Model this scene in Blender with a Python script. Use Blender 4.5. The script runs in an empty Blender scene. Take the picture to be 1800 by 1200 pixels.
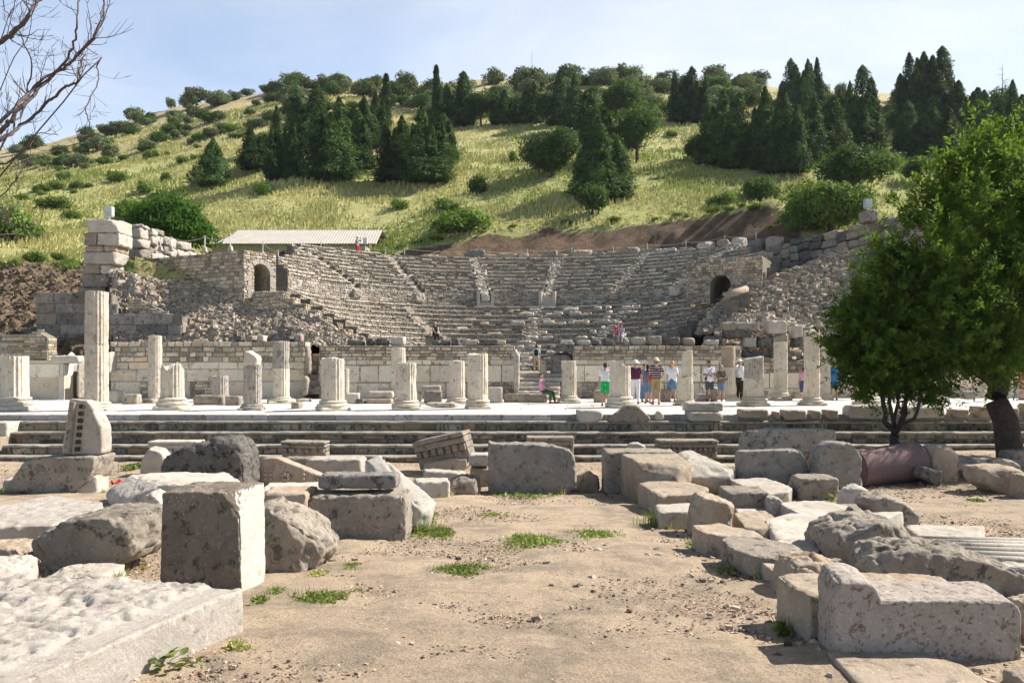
import bpy, bmesh, math, random
import numpy as np
from mathutils import Vector, Matrix
from math import radians as R_, sin, cos, pi
random.seed(7); rng = np.random.default_rng(11)
sc = bpy.context.scene
col = sc.collection
# ------------------------------------------------------------------ camera
F, CX, HY, EYE = 1350.0, 900.0, 638.0, 1.72
cam_d = bpy.data.cameras.new('camera'); cam = bpy.data.objects.new('camera', cam_d); col.objects.link(cam)
cam.location = (0, 0, EYE); cam.rotation_euler = (R_(90), 0, 0)
cam_d.sensor_width = 36; cam_d.lens = 27.0; cam_d.shift_y = 38/1800; cam_d.clip_end = 3000; cam_d.clip_start = .05
sc.camera = cam
# ------------------------------------------------------------------ sky, sun, exposure
SUN_EL, SUN_AZ = R_(43), R_(73)          # azimuth clockwise from +Y (right of and slightly behind the ruins)
wd = bpy.data.worlds.new('World'); sc.world = wd; wd.use_nodes = True
nt = wd.node_tree; N = nt.nodes; L = nt.links; N.clear()
out = N.new('ShaderNodeOutputWorld'); bg = N.new('ShaderNodeBackground'); bg.inputs[1].default_value = .072
sky = N.new('ShaderNodeTexSky'); sky.sky_type = 'NISHITA'; sky.sun_disc = False
sky.sun_elevation = SUN_EL; sky.sun_rotation = SUN_AZ; sky.air_density = 1.0; sky.dust_density = .4; sky.ozone_density = 3.0
tc = N.new('ShaderNodeTexCoord'); mp = N.new('ShaderNodeMapping'); mp.inputs['Scale'].default_value = (1.1, 1.1, 3.6)
mp.inputs['Location'].default_value = (.35, .2, .1)
n1 = N.new('ShaderNodeTexNoise'); n1.inputs['Scale'].default_value = 1.7; n1.inputs['Detail'].default_value = 7; n1.inputs['Roughness'].default_value = .52; n1.inputs['Distortion'].default_value = .5
hs = N.new('ShaderNodeHueSaturation'); hs.inputs['Saturation'].default_value = 1.12; hs.inputs['Value'].default_value = 1.55
rp = N.new('ShaderNodeValToRGB'); rp.color_ramp.elements[0].position = .42; rp.color_ramp.elements[1].position = .74
rp.color_ramp.elements[1].color = (.8, .8, .8, 1)
sx = N.new('ShaderNodeSeparateXYZ'); mr = N.new('ShaderNodeMapRange')
mr.inputs['From Min'].default_value = -.45; mr.inputs['From Max'].default_value = .5; mr.inputs['To Min'].default_value = .27; mr.inputs['To Max'].default_value = .78
mx0 = N.new('ShaderNodeMath'); mx0.operation = 'MULTIPLY_ADD'; mx0.inputs[1].default_value = .70; mx0.use_clamp = True
mix = N.new('ShaderNodeMix'); mix.data_type = 'RGBA'; mix.inputs[7].default_value = (7.6, 8.0, 8.6, 1)
L.new(tc.outputs['Generated'], mp.inputs[0]); L.new(mp.outputs[0], n1.inputs['Vector']); L.new(n1.outputs[0], rp.inputs[0])
L.new(tc.outputs['Generated'], sx.inputs[0]); L.new(sx.outputs[0], mr.inputs[0])
L.new(rp.outputs[0], mx0.inputs[0]); L.new(mr.outputs[0], mx0.inputs[2])
L.new(sky.outputs[0], hs.inputs['Color']); L.new(hs.outputs[0], mix.inputs[6])
mz = N.new('ShaderNodeMapRange'); mz.inputs['From Min'].default_value = .38; mz.inputs['From Max'].default_value = .75; mz.inputs['To Min'].default_value = 1.5; mz.inputs['To Max'].default_value = .55
L.new(sx.outputs[2], mz.inputs[0]); L.new(mz.outputs[0], hs.inputs['Value'])
ms_ = N.new('ShaderNodeMapRange'); ms_.inputs['From Min'].default_value = .38; ms_.inputs['From Max'].default_value = .6; ms_.inputs['To Min'].default_value = 1.15; ms_.inputs['To Max'].default_value = .5; L.new(sx.outputs[2], ms_.inputs[0]); L.new(ms_.outputs[0], hs.inputs['Saturation'])
my = N.new('ShaderNodeMapRange'); my.inputs['From Min'].default_value = -.3; my.inputs['From Max'].default_value = .5; my.inputs['To Min'].default_value = .1; my.inputs['To Max'].default_value = 1
mz2 = N.new('ShaderNodeMapRange'); mz2.inputs['From Min'].default_value = .38; mz2.inputs['From Max'].default_value = .7; mz2.inputs['To Min'].default_value = 1; mz2.inputs['To Max'].default_value = .12
mm1 = N.new('ShaderNodeMath'); mm1.operation = 'MULTIPLY'; mm2 = N.new('ShaderNodeMath'); mm2.operation = 'MULTIPLY'
L.new(sx.outputs[1], my.inputs[0]); L.new(sx.outputs[2], mz2.inputs[0]); L.new(mx0.outputs[0], mm1.inputs[0]); L.new(my.outputs[0], mm1.inputs[1]); L.new(mm1.outputs[0], mm2.inputs[0]); L.new(mz2.outputs[0], mm2.inputs[1]); L.new(mm2.outputs[0], mix.inputs[0]); L.new(mix.outputs[2], bg.inputs[0]); L.new(bg.outputs[0], out.inputs[0])
sd = bpy.data.lights.new('sun', 'SUN'); sd.energy = 5.0; sd.angle = R_(.5); sd.color = (1, .945, .87)
sun = bpy.data.objects.new('sun', sd); col.objects.link(sun)
sdir = Vector((sin(SUN_AZ)*cos(SUN_EL), cos(SUN_AZ)*cos(SUN_EL), sin(SUN_EL)))
sun.rotation_euler = sdir.to_track_quat('Z', 'Y').to_euler(); sun.location = sdir*60
sc.view_settings.view_transform = 'Standard'; sc.view_settings.look = 'None'; sc.view_settings.gamma = 1
sc.view_settings.exposure = 0.86
sc.render.resolution_x = 1024; sc.render.resolution_y = 682
# ------------------------------------------------------------------ noise
def _h(ix, iy, iz, s):
    n = (ix*374761393 + iy*668265263 + iz*2147483647 + s*144665) & 0xffffffff
    n = ((n ^ (n >> 13))*1274126177) & 0xffffffff
    n = ((n ^ (n >> 16))*2246822519) & 0xffffffff
    return ((n ^ (n >> 15)) & 0xffff)/65535.0
def vn(p, s=0):
    p = np.asarray(p, float); i = np.floor(p).astype(np.int64); f = p-i; f = f*f*(3-2*f)
    r = 0
    for dx in (0, 1):
        wx = f[:, 0] if dx else 1-f[:, 0]
        for dy in (0, 1):
            wy = f[:, 1] if dy else 1-f[:, 1]
            for dz in (0, 1):
                wz = f[:, 2] if dz else 1-f[:, 2]
                r = r + wx*wy*wz*_h(i[:, 0]+dx, i[:, 1]+dy, i[:, 2]+dz, s)
    return r*2-1
def fbm(p, o=4, s=0, g=.5, lac=2.03):
    p = np.asarray(p, float); a = 1; t = 0; r = 0
    for k in range(o):
        r = r+a*vn(p, s+k*17); t += a; a *= g; p = p*lac+3.7
    return r/t*1.6
# ------------------------------------------------------------------ ground
GP = [(-8, 0), (0, 0), (5, -.2), (8, -.5), (12, -.85), (18, -1.25), (24, -1.38), (60, -1.38)]
def gz(X, Y):
    X = np.asarray(X, float); Y = np.asarray(Y, float)
    z = np.interp(Y, [a for a, b in GP], [b for a, b in GP])
    rb = np.clip((X-8)/4, 0, 1)*np.clip((Y-15)/7, 0, 1)*.33
    return z+rb
def gzf(X, Y): return float(gz(X, Y))
def GY(px, py):
    lo, hi = 2.5, 26
    for _ in range(40):
        m = (lo+hi)/2
        y = HY+(EYE-gzf((px-CX)*m/F, m))*F/m
        if y > py: lo = m
        else: hi = m
    return (lo+hi)/2
def P(px, py, Y): return Vector(((px-CX)*Y/F, Y, EYE-(py-HY)*Y/F))
# ------------------------------------------------------------------ object helpers
def tag(o, label=None, cat=None, group=None, kind=None):
    if label: o['label'] = label
    if cat: o['category'] = cat
    if group: o['group'] = group
    if kind: o['kind'] = kind
    return o
def empty(name, loc, rz=0):
    o = bpy.data.objects.new(name, None); col.objects.link(o); o.location = loc; o.rotation_euler = (0, 0, rz); o.empty_display_size = .2
    return o
class MB:
    def __init__(s): s.V = []; s.Fa = []; s.T = []; s.n = 0
    def add(s, v, f, t=.5):
        v = np.asarray(v, float).reshape(-1, 3); s.V.append(v)
        n = s.n
        if isinstance(f, np.ndarray): s.Fa.append(f+n)
        else: s.Fa.append([[i+n for i in q] for q in f])
        s.T.append(np.full(len(v), t) if np.isscalar(t) else np.asarray(t, float)); s.n += len(v)
    def arrays(s): return np.concatenate(s.V) if s.V else np.zeros((0, 3))
    def mesh(s, name, mat, smooth=False, origin=None):
        V = s.arrays().copy()
        if origin is not None: V -= np.array(origin)
        T = np.concatenate(s.T)
        loops = []; tot = []
        for f in s.Fa:
            if isinstance(f, np.ndarray): loops.append(f.ravel()); tot.append(np.full(len(f), f.shape[1]))
            else:
                loops.append(np.array([i for q in f for i in q])); tot.append(np.array([len(q) for q in f]))
        loops = np.concatenate(loops).astype(np.int32); tot = np.concatenate(tot).astype(np.int32)
        me = bpy.data.meshes.new(name); me.vertices.add(len(V)); me.vertices.foreach_set('co', V.ravel())
        me.loops.add(len(loops)); me.loops.foreach_set('vertex_index', loops)
        me.polygons.add(len(tot)); me.polygons.foreach_set('loop_start', np.concatenate([[0], np.cumsum(tot)[:-1]]).astype(np.int32))
        me.polygons.foreach_set('loop_total', tot)
        me.update(calc_edges=True); me.validate()
        a = me.attributes.new('tint', 'FLOAT', 'POINT')
        if len(a.data) == len(T): a.data.foreach_set('value', T.astype(np.float32))
        me.polygons.foreach_set('use_smooth', np.full(len(me.polygons), smooth))
        if isinstance(mat, (list, tuple)):
            for m in mat: me.materials.append(m)
        else: me.materials.append(mat)
        return me
    def build(s, name, mat, parent=None, smooth=False, origin=None):
        o = bpy.data.objects.new(name, s.mesh(name, mat, smooth, origin)); col.objects.link(o)
        if parent is not None:
            o.parent = parent
            if origin is None: o.matrix_parent_inverse = Matrix.Identity(4)
        elif origin is not None: o.location = origin
        return o
def quads_grid(nu, nv, wrap_u=False):
    i, j = np.meshgrid(np.arange(nu if wrap_u else nu-1), np.arange(nv-1), indexing='ij')
    i = i.ravel(); j = j.ravel(); i2 = (i+1) % nu
    return np.stack([i*nv+j, i2*nv+j, i2*nv+j+1, i*nv+j+1], 1)
def box_vf(x0, x1, y0, y1, z0, z1):
    v = [(x0, y0, z0), (x1, y0, z0), (x1, y1, z0), (x0, y1, z0), (x0, y0, z1), (x1, y0, z1), (x1, y1, z1), (x0, y1, z1)]
    return v, [(0, 3, 2, 1), (4, 5, 6, 7), (0, 1, 5, 4), (1, 2, 6, 5), (2, 3, 7, 6), (3, 0, 4, 7)]
def tube(mb, pts, rad, n=7, t=.5, cap=True):
    pts = [Vector(p) for p in pts]; m = len(pts); vs = []
    up = Vector((.13, .31, .94))
    for i, p in enumerate(pts):
        d = (pts[min(i+1, m-1)]-pts[max(i-1, 0)])
        if d.length < 1e-6: d = Vector((0, 0, 1))
        d.normalize()
        a = d.cross(up)
        if a.length < .05: a = d.cross(Vector((1, 0, 0)))
        a.normalize(); b = d.cross(a)
        for k in range(n):
            w = 2*pi*k/n; vs.append(p+(a*cos(w)+b*sin(w))*rad[i])
    f = [(i*n+k, i*n+(k+1) % n, (i+1)*n+(k+1) % n, (i+1)*n+k) for i in range(m-1) for k in range(n)]
    if cap: f += [tuple(range(n))[::-1], tuple((m-1)*n+k for k in range(n))]
    mb.add([tuple(v) for v in vs], f, t)
# ------------------------------------------------------------------ materials
def newmat(name):
    m = bpy.data.materials.new(name); m.use_nodes = True; nt = m.node_tree; nt.nodes.clear()
    o = nt.nodes.new('ShaderNodeOutputMaterial'); b = nt.nodes.new('ShaderNodeBsdfPrincipled')
    nt.links.new(b.outputs[0], o.inputs[0]); b.inputs['Roughness'].default_value = .9
    b.inputs['Specular IOR Level'].default_value = .25
    return m, nt, b, o
def nd(nt, t, **k):
    n = nt.nodes.new('ShaderNode'+t)
    for a, v in k.items():
        if a.startswith('i_'): n.inputs[a[2:].replace('_', ' ')].default_value = v
        else: setattr(n, a, v)
    return n
def noise(nt, vec, scale, detail=6, rough=.6, dist=0):
    n = nd(nt, 'TexNoise', i_Scale=scale, i_Detail=detail, i_Roughness=rough, i_Distortion=dist); nt.links.new(vec, n.inputs['Vector']); return n.outputs[0]
def rng_(nt, v, a, b, c=0, d=1):
    n = nd(nt, 'MapRange'); n.inputs[1].default_value = a; n.inputs[2].default_value = b; n.inputs[3].default_value = c; n.inputs[4].default_value = d
    nt.links.new(v, n.inputs[0]); return n.outputs[0]
def mixc(nt, f, a, b, mode='MIX'):
    n = nd(nt, 'Mix', data_type='RGBA', blend_type=mode)
    for i, x in ((0, f), (6, a), (7, b)):
        if hasattr(x, 'is_linked'): nt.links.new(x, n.inputs[i])
        elif i == 0: n.inputs[0].default_value = x
        else: n.inputs[i].default_value = (*x, 1)
    return n.outputs[2]
def math_(nt, op, a, b=None, c=None):
    n = nd(nt, 'Math', operation=op)
    for i, x in enumerate((a, b, c)):
        if x is None: continue
        if hasattr(x, 'is_linked'): nt.links.new(x, n.inputs[i])
        else: n.inputs[i].default_value = x
    return n.outputs[0]
def coords(nt, rand=True):
    t = nd(nt, 'TexCoord')
    if not rand: return t.outputs['Object']
    oi = nd(nt, 'ObjectInfo'); m = math_(nt, 'MULTIPLY', oi.outputs['Random'], 61.0)
    a = nd(nt, 'VectorMath', operation='ADD'); nt.links.new(t.outputs['Object'], a.inputs[0]); nt.links.new(m, a.inputs[1])
    return a.outputs[0]
def stone_mat(name, c1, c2, dark, damt=.5, scale=1.5, bump=.6, tint=None, warm=None, fine=1.0, bdist=.03, orand=.12, pit=0):
    """weathered stone: two body tones, lichen/stain blotches, speckle, layered bump"""
    m, nt, b, o = newmat(name); L = nt.links
    v = coords(nt)
    a = noise(nt, v, scale, 8, .62, .4)
    c = mixc(nt, rng_(nt, a, .33, .67), c1, c2)
    if warm:
        w = noise(nt, v, scale*.9+.3, 5, .6, 1.0); c = mixc(nt, rng_(nt, w, .54, .70, 0, .75), c, warm)
    s = noise(nt, v, scale*3.1, 11, .74, .2)
    c = mixc(nt, rng_(nt, s, .61-.15*damt, .66-.15*damt, 0, min(1, damt+.35)), c, dark)
    md_ = noise(nt, v, 11*fine, 9, .78, .4); c = mixc(nt, rng_(nt, md_, .50, .60, 0, .12+.32*damt), c, mixc(nt, .35, dark, c2))
    md2 = noise(nt, v, scale*2.2+1, 10, .75, .8); c = mixc(nt, rng_(nt, md2, .56, .64, 0, .35), c, tuple(min(.8, x*1.25+.03) for x in c1))
    sp = noise(nt, v, 55*fine, 4, .7)
    c = mixc(nt, rng_(nt, sp, .35, .65, .0, .42), c, mixc(nt, .5, c, dark))
    sp2 = noise(nt, v, 22*fine, 3, .5); c = mixc(nt, rng_(nt, sp2, .62, .70, 0, .35), c, tuple(min(.85, x*1.5+.05) for x in c1))
    oi = nd(nt, 'ObjectInfo'); mul = rng_(nt, oi.outputs['Random'], 0, 1, 1-orand, 1+orand)
    if tint is not None:
        at = nd(nt, 'Attribute', attribute_name='tint'); tf = at.outputs['Fac']
        mul = math_(nt, 'MULTIPLY', mul, rng_(nt, tf, 0, 1, 1-tint, 1+tint))
        hue = math_(nt, 'FRACT', math_(nt, 'MULTIPLY', tf, 7.31))
        c = mixc(nt, rng_(nt, hue, .6, 1, 0, .6), c, warm if warm else c2)
    vm = nd(nt, 'VectorMath', operation='SCALE'); L.new(c, vm.inputs[0]); L.new(mul, vm.inputs[3])
    L.new(vm.outputs[0], b.inputs['Base Color'])
    h1 = noise(nt, v, 7*fine, 12, .72, .3); h2 = noise(nt, v, 45*fine, 6, .65)
    h = math_(nt, 'ADD', math_(nt, 'MULTIPLY', h1, 1.5), math_(nt, 'MULTIPLY', h2, .35))
    if pit:
        vo = nd(nt, 'TexVoronoi', i_Scale=pit); L.new(v, vo.inputs['Vector']); h = math_(nt, 'ADD', h, math_(nt, 'MULTIPLY', vo.outputs[0], .5))
    bp = nd(nt, 'Bump', i_Strength=bump, i_Distance=bdist); L.new(h, bp.inputs['Height']); L.new(bp.outputs[0], b.inputs['Normal'])
    b.inputs['Roughness'].default_value = .92
    return m
def plain_mat(name, c, rough=.8, var=.12, metal=0, sc_=20, bump=0):
    m, nt, b, o = newmat(name); v = coords(nt)
    n = noise(nt, v, sc_, 5, .6)
    nt.links.new(mixc(nt, rng_(nt, n, .3, .7), tuple(x*(1-var) for x in c), tuple(min(1, x*(1+var)) for x in c)), b.inputs['Base Color'])
    b.inputs['Roughness'].default_value = rough; b.inputs['Metallic'].default_value = metal
    if bump:
        bp = nd(nt, 'Bump', i_Strength=bump, i_Distance=.01); nt.links.new(n, bp.inputs['Height']); nt.links.new(bp.outputs[0], b.inputs['Normal'])
    return m
def leaf_mat(name, c1, c2, trans=.35, tint=.35, ns=.8):
    m, nt, b, o = newmat(name); L = nt.links; v = coords(nt)
    n = noise(nt, v, ns, 4, .6)
    c = mixc(nt, rng_(nt, n, .35, .65), c1, c2)
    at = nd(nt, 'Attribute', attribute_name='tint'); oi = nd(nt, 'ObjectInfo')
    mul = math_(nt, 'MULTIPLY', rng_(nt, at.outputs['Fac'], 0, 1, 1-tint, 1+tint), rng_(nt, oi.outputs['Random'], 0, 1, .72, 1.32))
    vm = nd(nt, 'VectorMath', operation='SCALE'); L.new(c, vm.inputs[0]); L.new(mul, vm.inputs[3])
    L.new(vm.outputs[0], b.inputs['Base Color']); b.inputs['Roughness'].default_value = .7; b.inputs['Specular IOR Level'].default_value = .12
    tr = nd(nt, 'BsdfTranslucent'); ms = nd(nt, 'MixShader'); ms.inputs[0].default_value = trans
    g = mixc(nt, .5, vm.outputs[0], (.25, .38, .03), 'MIX'); L.new(g, tr.inputs[0])
    L.new(b.outputs[0], ms.inputs[1]); L.new(tr.outputs[0], ms.inputs[2]); L.new(ms.outputs[0], o.inputs[0])
    return m
M = {}
M['pale'] = stone_mat('stone_pale', (.56, .50, .42), (.41, .365, .305), (.14, .125, .105), .27, 1.6, .55)
M['white'] = stone_mat('stone_white', (.56, .515, .44), (.46, .42, .355), (.24, .22, .19), .22, 1.4, .35)
M['grey'] = stone_mat('stone_grey', (.40, .345, .275), (.26, .22, .175), (.08, .068, .054), .48, 1.8, .8)
M['dark'] = stone_mat('stone_dark', (.22, .20, .175), (.125, .115, .10), (.04, .038, .034), .6, 2.0, .9)
M['warm'] = stone_mat('stone_warm', (.45, .375, .29), (.32, .25, .18), (.115, .09, .07), .30, 1.6, .6, warm=(.40, .24, .12))
M['lich'] = stone_mat('stone_lichen', (.30, .28, .25), (.19, .17, .15), (.07, .062, .055), .5, 2.2, .7, pit=9)
M['rough'] = stone_mat('stone_rough', (.47, .425, .37), (.37, .325, .275), (.16, .14, .12), .30, 3.2, .55, bdist=.03)
M['granite'] = stone_mat('granite_purple', (.25, .165, .15), (.19, .125, .118), (.09, .07, .065), .3, 1.0, .25, fine=1.6, orand=0)
M['chisel'] = stone_mat('stone_chiselled', (.35, .315, .265), (.25, .225, .19), (.10, .098, .095), .4, 2.0, 1.0, fine=.7, bdist=.05)
M['column'] = stone_mat('marble_column', (.68, .605, .49), (.55, .48, .385), (.20, .18, .15), .36, 1.7, .35, warm=(.58, .40, .22))
M['colgrey'] = stone_mat('marble_column_grey', (.46, .42, .36), (.36, .32, .27), (.11, .10, .09), .5, 2.2, .45, warm=(.46, .34, .2))
M['pave'] = stone_mat('marble_paving', (.74, .70, .63), (.66, .62, .55), (.36, .34, .31), .15, .8, .2, tint=.12)
M['ashlar'] = stone_mat('ashlar_cream', (.74, .67, .55), (.62, .55, .43), (.13, .12, .10), .34, 1.0, .35, tint=.16, warm=(.60, .44, .28))
M['ashdark'] = stone_mat('ashlar_dark', (.27, .245, .215), (.17, .155, .14), (.05, .05, .052), .5, 1.2, .6, tint=.35, warm=(.36, .29, .20))
M['rubble'] = stone_mat('rubble_masonry', (.52, .46, .36), (.36, .305, .235), (.085, .078, .065), .42, 2.2, .6, tint=.5, warm=(.44, .30, .16))
M['seats'] = stone_mat('rubble_seating', (.57, .52, .44), (.42, .375, .31), (.12, .105, .085), .40, .8, .8, tint=.42, warm=(.40, .29, .18), bdist=.05)
M['mortar'] = stone_mat('mortar', (.30, .26, .205), (.21, .18, .14), (.05, .043, .035), .4, 2.5, .9, bdist=.06)
M['step'] = stone_mat('step_tread', (.42, .38, .31), (.30, .27, .22), (.12, .105, .09), .45, 1.6, .6)
M['debris'] = stone_mat('broken_core', (.56, .49, .40), (.38, .325, .255), (.12, .10, .08), .36, 2.6, .9, tint=.42, warm=(.40, .27, .15), bdist=.06)
M['bark'] = stone_mat('bark', (.105, .08, .06), (.06, .045, .035), (.02, .016, .014), .4, 6, 1.2, fine=1.0, bdist=.04)
M['barebark'] = stone_mat('bare_bark', (.13, .10, .095), (.08, .062, .06), (.035, .028, .028), .3, 6, .4)
M['seatst'] = stone_mat('stone_seat', (.50, .44, .385), (.42, .365, .315), (.15, .10, .065), .50, 6.5, .6, fine=1.1)
M['riser'] = stone_mat('riser_rubble', (.33, .285, .22), (.20, .17, .13), (.05, .045, .036), .6, 2.0, .9, tint=.5, warm=(.34, .22, .12), bdist=.05)
M['dirtslope'] = stone_mat('stony_dirt', (.27, .21, .14), (.18, .135, .09), (.09, .065, .045), .4, 1.0, .9, tint=.45, warm=(.32, .20, .10), bdist=.08)
# ------------------------------------------------------------------ convex stone builder
def hull_planes(pts):
    bm = bmesh.new()
    for p in pts: bm.verts.new(p)
    r = bmesh.ops.convex_hull(bm, input=bm.verts)
    bmesh.ops.delete(bm, geom=[e for e in r['geom_interior'] if isinstance(e, bmesh.types.BMVert)], context='VERTS')
    bm.normal_update(); vs = np.array([v.co[:] for v in bm.verts]); c = vs.mean(0)
    Ns, Ds = [], []
    for f in bm.faces:
        if f.calc_area() < 1e-7: continue
        n = np.array(f.normal); d = float(n @ (np.array(f.verts[0].co)-c))
        if d < 0: n, d = -n, -d
        if any(abs(n @ m) > .9985 and (n @ m) > 0 and abs(d-e) < .01 for m, e in zip(Ns, Ds)): continue
        Ns.append(n); Ds.append(max(d, .004))
    bm.free(); return c, np.array(Ns), np.array(Ds), vs
def box_shell(lo, hi, sp):
    """grid on a box surface, welded: returns verts, quads"""
    n = [max(2, int(math.ceil((hi[k]-lo[k])/sp))) for k in range(3)]
    n = [min(q, 170) for q in n]
    ax = [np.linspace(lo[k], hi[k], n[k]+1) for k in range(3)]
    V, Q, off = [], [], 0
    for k in range(3):
        a, b = (k+1) % 3, (k+2) % 3
        A, B = np.meshgrid(ax[a], ax[b], indexing='ij')
        q = quads_grid(n[a]+1, n[b]+1)
        for side in (0, 1):
            v = np.zeros((A.size, 3)); v[:, a] = A.ravel(); v[:, b] = B.ravel(); v[:, k] = hi[k] if side else lo[k]
            V.append(v); Q.append((q if side else q[:, ::-1])+off); off += len(v)
    V = np.concatenate(V); Q = np.concatenate(Q)
    key = np.round((V-np.array(lo))/max(1e-6, sp)*500).astype(np.int64)
    _, idx, inv = np.unique(key, axis=0, return_index=True, return_inverse=True)
    return V[idx], inv.ravel()[Q]
def star(pts, sp, p=26, amp=.02, freq=2.2, chip=.03, cuts=3, cutd=.12, seed=0, gouge=0, tread=None):
    """rounded, chipped convex stone through the hull of pts"""
    rr = np.random.default_rng(seed)
    c, Ns, Ds, vs = hull_planes(pts)
    size = (vs.max(0)-vs.min(0)); md = float(np.sort(size)[1])
    ext = []
    for _ in range(cuts):
        v = vs[rr.integers(len(vs))]-c; n = v/size*(.6+.8*rr.random(3)); n[2] += .15; n /= np.linalg.norm(n)+1e-9
        h = ((vs-c) @ n).max(); ext.append((n, h-md*cutd*(.4+rr.random())))
    if ext:
        Ns = np.vstack([Ns]+[e[0] for e in ext]); Ds = np.append(Ds, [max(.02, e[1]) for e in ext])
    V, Q = box_shell(vs.min(0)-c, vs.max(0)-c, sp)
    d = V/np.linalg.norm(V, axis=1)[:, None]
    a = np.clip(d @ Ns.T, 0, None)/Ds[None]
    mxa = a.max(1, keepdims=True)
    s = ((a/mxa)**p); r = 1/(mxa[:, 0]*s.sum(1)**(1/p))
    w = s/s.sum(1, keepdims=True); nn = w @ Ns; nn /= np.linalg.norm(nn, axis=1)[:, None]+1e-9
    V = d*r[:, None]
    edge = 1-np.linalg.norm(w, axis=1)
    q = V*freq/max(.35, md)**.5+seed*1.37
    disp = amp*.6*fbm(q, 4, seed)+amp*.5*fbm(q*4.1+9, 3, seed+3)-amp*1.1*np.abs(fbm(q*2.3+17, 3, seed+11))+amp*.25*fbm(q*9.3, 2, seed+4)+amp*.4
    if gouge: disp = disp-gouge*np.clip(fbm(q*1.7+4, 3, seed+8)-.1, 0, 1)
    disp = disp-chip*np.clip(edge*3.2, 0, 1)*np.clip(fbm(q*2.6+31, 3, seed+5)+.25, 0, 1)*1.8
    V = V+nn*disp[:, None]
    return V+c, Q
SEED = [0]
def sp_for(Y): return max(.014, Y*.0026)
def rotz(V, a):
    ca, sa = cos(a), sin(a); V = np.array(V, float); x = V[:, 0]*ca-V[:, 1]*sa; y = V[:, 0]*sa+V[:, 1]*ca
    return np.stack([x, y, V[:, 2]], 1)
def S(label, Lx, Rx, T, B, depth, mat='pale', yaw=0, Y=None, rough=1.0, cuts=5, cutd=.1, name='stone_block', cat='stone block', tilt=(0, 0), taper=(1, 1), group='fallen stone blocks', zb=None, p=26, gouge=0, sink=.06, slope=0):
    p = 44 if p == 26 else p
    """box-like block from its silhouette: left/right/top/bottom px, front bottom edge on the ground unless Y,zb given"""
    SEED[0] += 1; sd_ = SEED[0]
    mid = (Lx+Rx)/2; Yf = Y if Y else GY(mid, B); a = R_(yaw)
    d = depth; pw = (Rx-Lx)*(Yf+d*.3)/F
    w = max(.15*pw, (pw-d*abs(sin(a)))/cos(a))
    zt = EYE-(T-HY)*(Yf+d*(.85 if T > HY else 0.1))/F
    zl = zb if zb is not None else (EYE-(B-HY)*Yf/F if Y else gzf((mid-CX)*Yf/F, Yf)-sink)
    if Y and zb is None and Y < 23.8: zl = min(zl, gzf((mid-CX)*Yf/F, Yf)-sink)
    h = max(.05, zt-zl)
    cxw = (mid-CX)*(Yf+d*.4)/F; cyw = Yf+(d*cos(a)+w*abs(sin(a)))/2
    cz_ = d*cos(a)/2+w*abs(sin(a))/2
    for _ in range(10):
        cs = [(cxw+sx*w/2*cos(a)-sy*d/2*sin(a), cyw+sx*w/2*sin(a)+sy*d/2*cos(a)) for sx in (-1, 1) for sy in (-1, 1)]
        px_ = [CX+F*x/y for x, y in cs]; l_, r_ = min(px_), max(px_); w = max(.1, w+((Rx-Lx)-(r_-l_))*Yf/F*.8); cxw += ((Rx+Lx)-(l_+r_))/2*Yf/F*.9
        tp = min(HY+(EYE-zt)*F/y for x, y in cs); zt += (tp-T)*Yf/F*.8
        if not Y: bp_ = max(HY+(EYE-gzf(x, y))*F/y for x, y in cs); cyw += (bp_-B)*Yf*Yf/(F*(EYE+.6))*.5
    h = max(.05, zt-zl)
    tx, ty = taper
    pts = [(sx*w/2, sy*d/2, 0) for sx in (-1, 1) for sy in (-1, 1)]+[(sx*w/2*tx, sy*d/2*ty, h+slope*sx*w/2) for sx in (-1, 1) for sy in (-1, 1)]
    k = min(1, (w*h)**.5/.9)
    V, Q = star(pts, sp_for(Yf), p, .018*rough*k, 2.2, .03*rough*k, cuts, cutd, sd_, gouge*k)
    m = MB(); m.add(V, Q)
    o = m.build(name, M[mat], smooth=True); o.location = (cxw, cyw, zl); o.rotation_euler = (R_(tilt[0]), R_(tilt[1]), a)
    return tag(o, label, cat, group)
def K(label, poly, Y, depth, mat='grey', front=.8, back=.75, rough=1.0, cuts=2, cutd=.1, name='stone_block', cat='stone block', group='fallen stone blocks', p=26, gouge=0, dz=0, lean=0, mid=.5, amp=None, chip=None, tops=None, rest=False):
    p = 40 if p == 26 else p; cuts = cuts+2 if cuts else 0
    """block from a silhouette polygon (px) at its middle depth, smaller faces in front and behind; real size and thickness"""
    SEED[0] += 1; sd_ = SEED[0]; Ym = Y+depth*mid
    pm = [P(x, y, Ym) for x, y in poly]; c = sum(pm, Vector())/len(pm)
    pts = [tuple(q) for q in pm]
    zmin = min(q.z for q in pm); gnd = gzf(c.x, Ym)-.05
    if Y < 23.8 and not rest and zmin > gnd:
        pm = [Vector((q.x, q.y, gnd)) if q.z-zmin < .05 else q for q in pm]; pts = [tuple(q) for q in pm]; zmin = gnd
    for sc_, yy in ((front, Y), (back, Y+depth)):
        for q in pm:
            v = c+(q-c)*sc_; v.y = yy+lean*(q.z-c.z); v.z = v.z+(dz if yy == Y else -dz)
            if q.z-zmin < .06: v.z = zmin
            pts.append(tuple(v))
    V, Q = star(pts, sp_for(Y), p, .02*rough if amp is None else amp, 2.4, .03*rough if chip is None else chip, cuts, cutd, sd_, gouge)
    og = (c.x, c.y, zmin)
    m = MB(); m.add(V, Q); o = m.build(name, M[mat], smooth=True, origin=og)
    return tag(o, label, cat, group)
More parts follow.
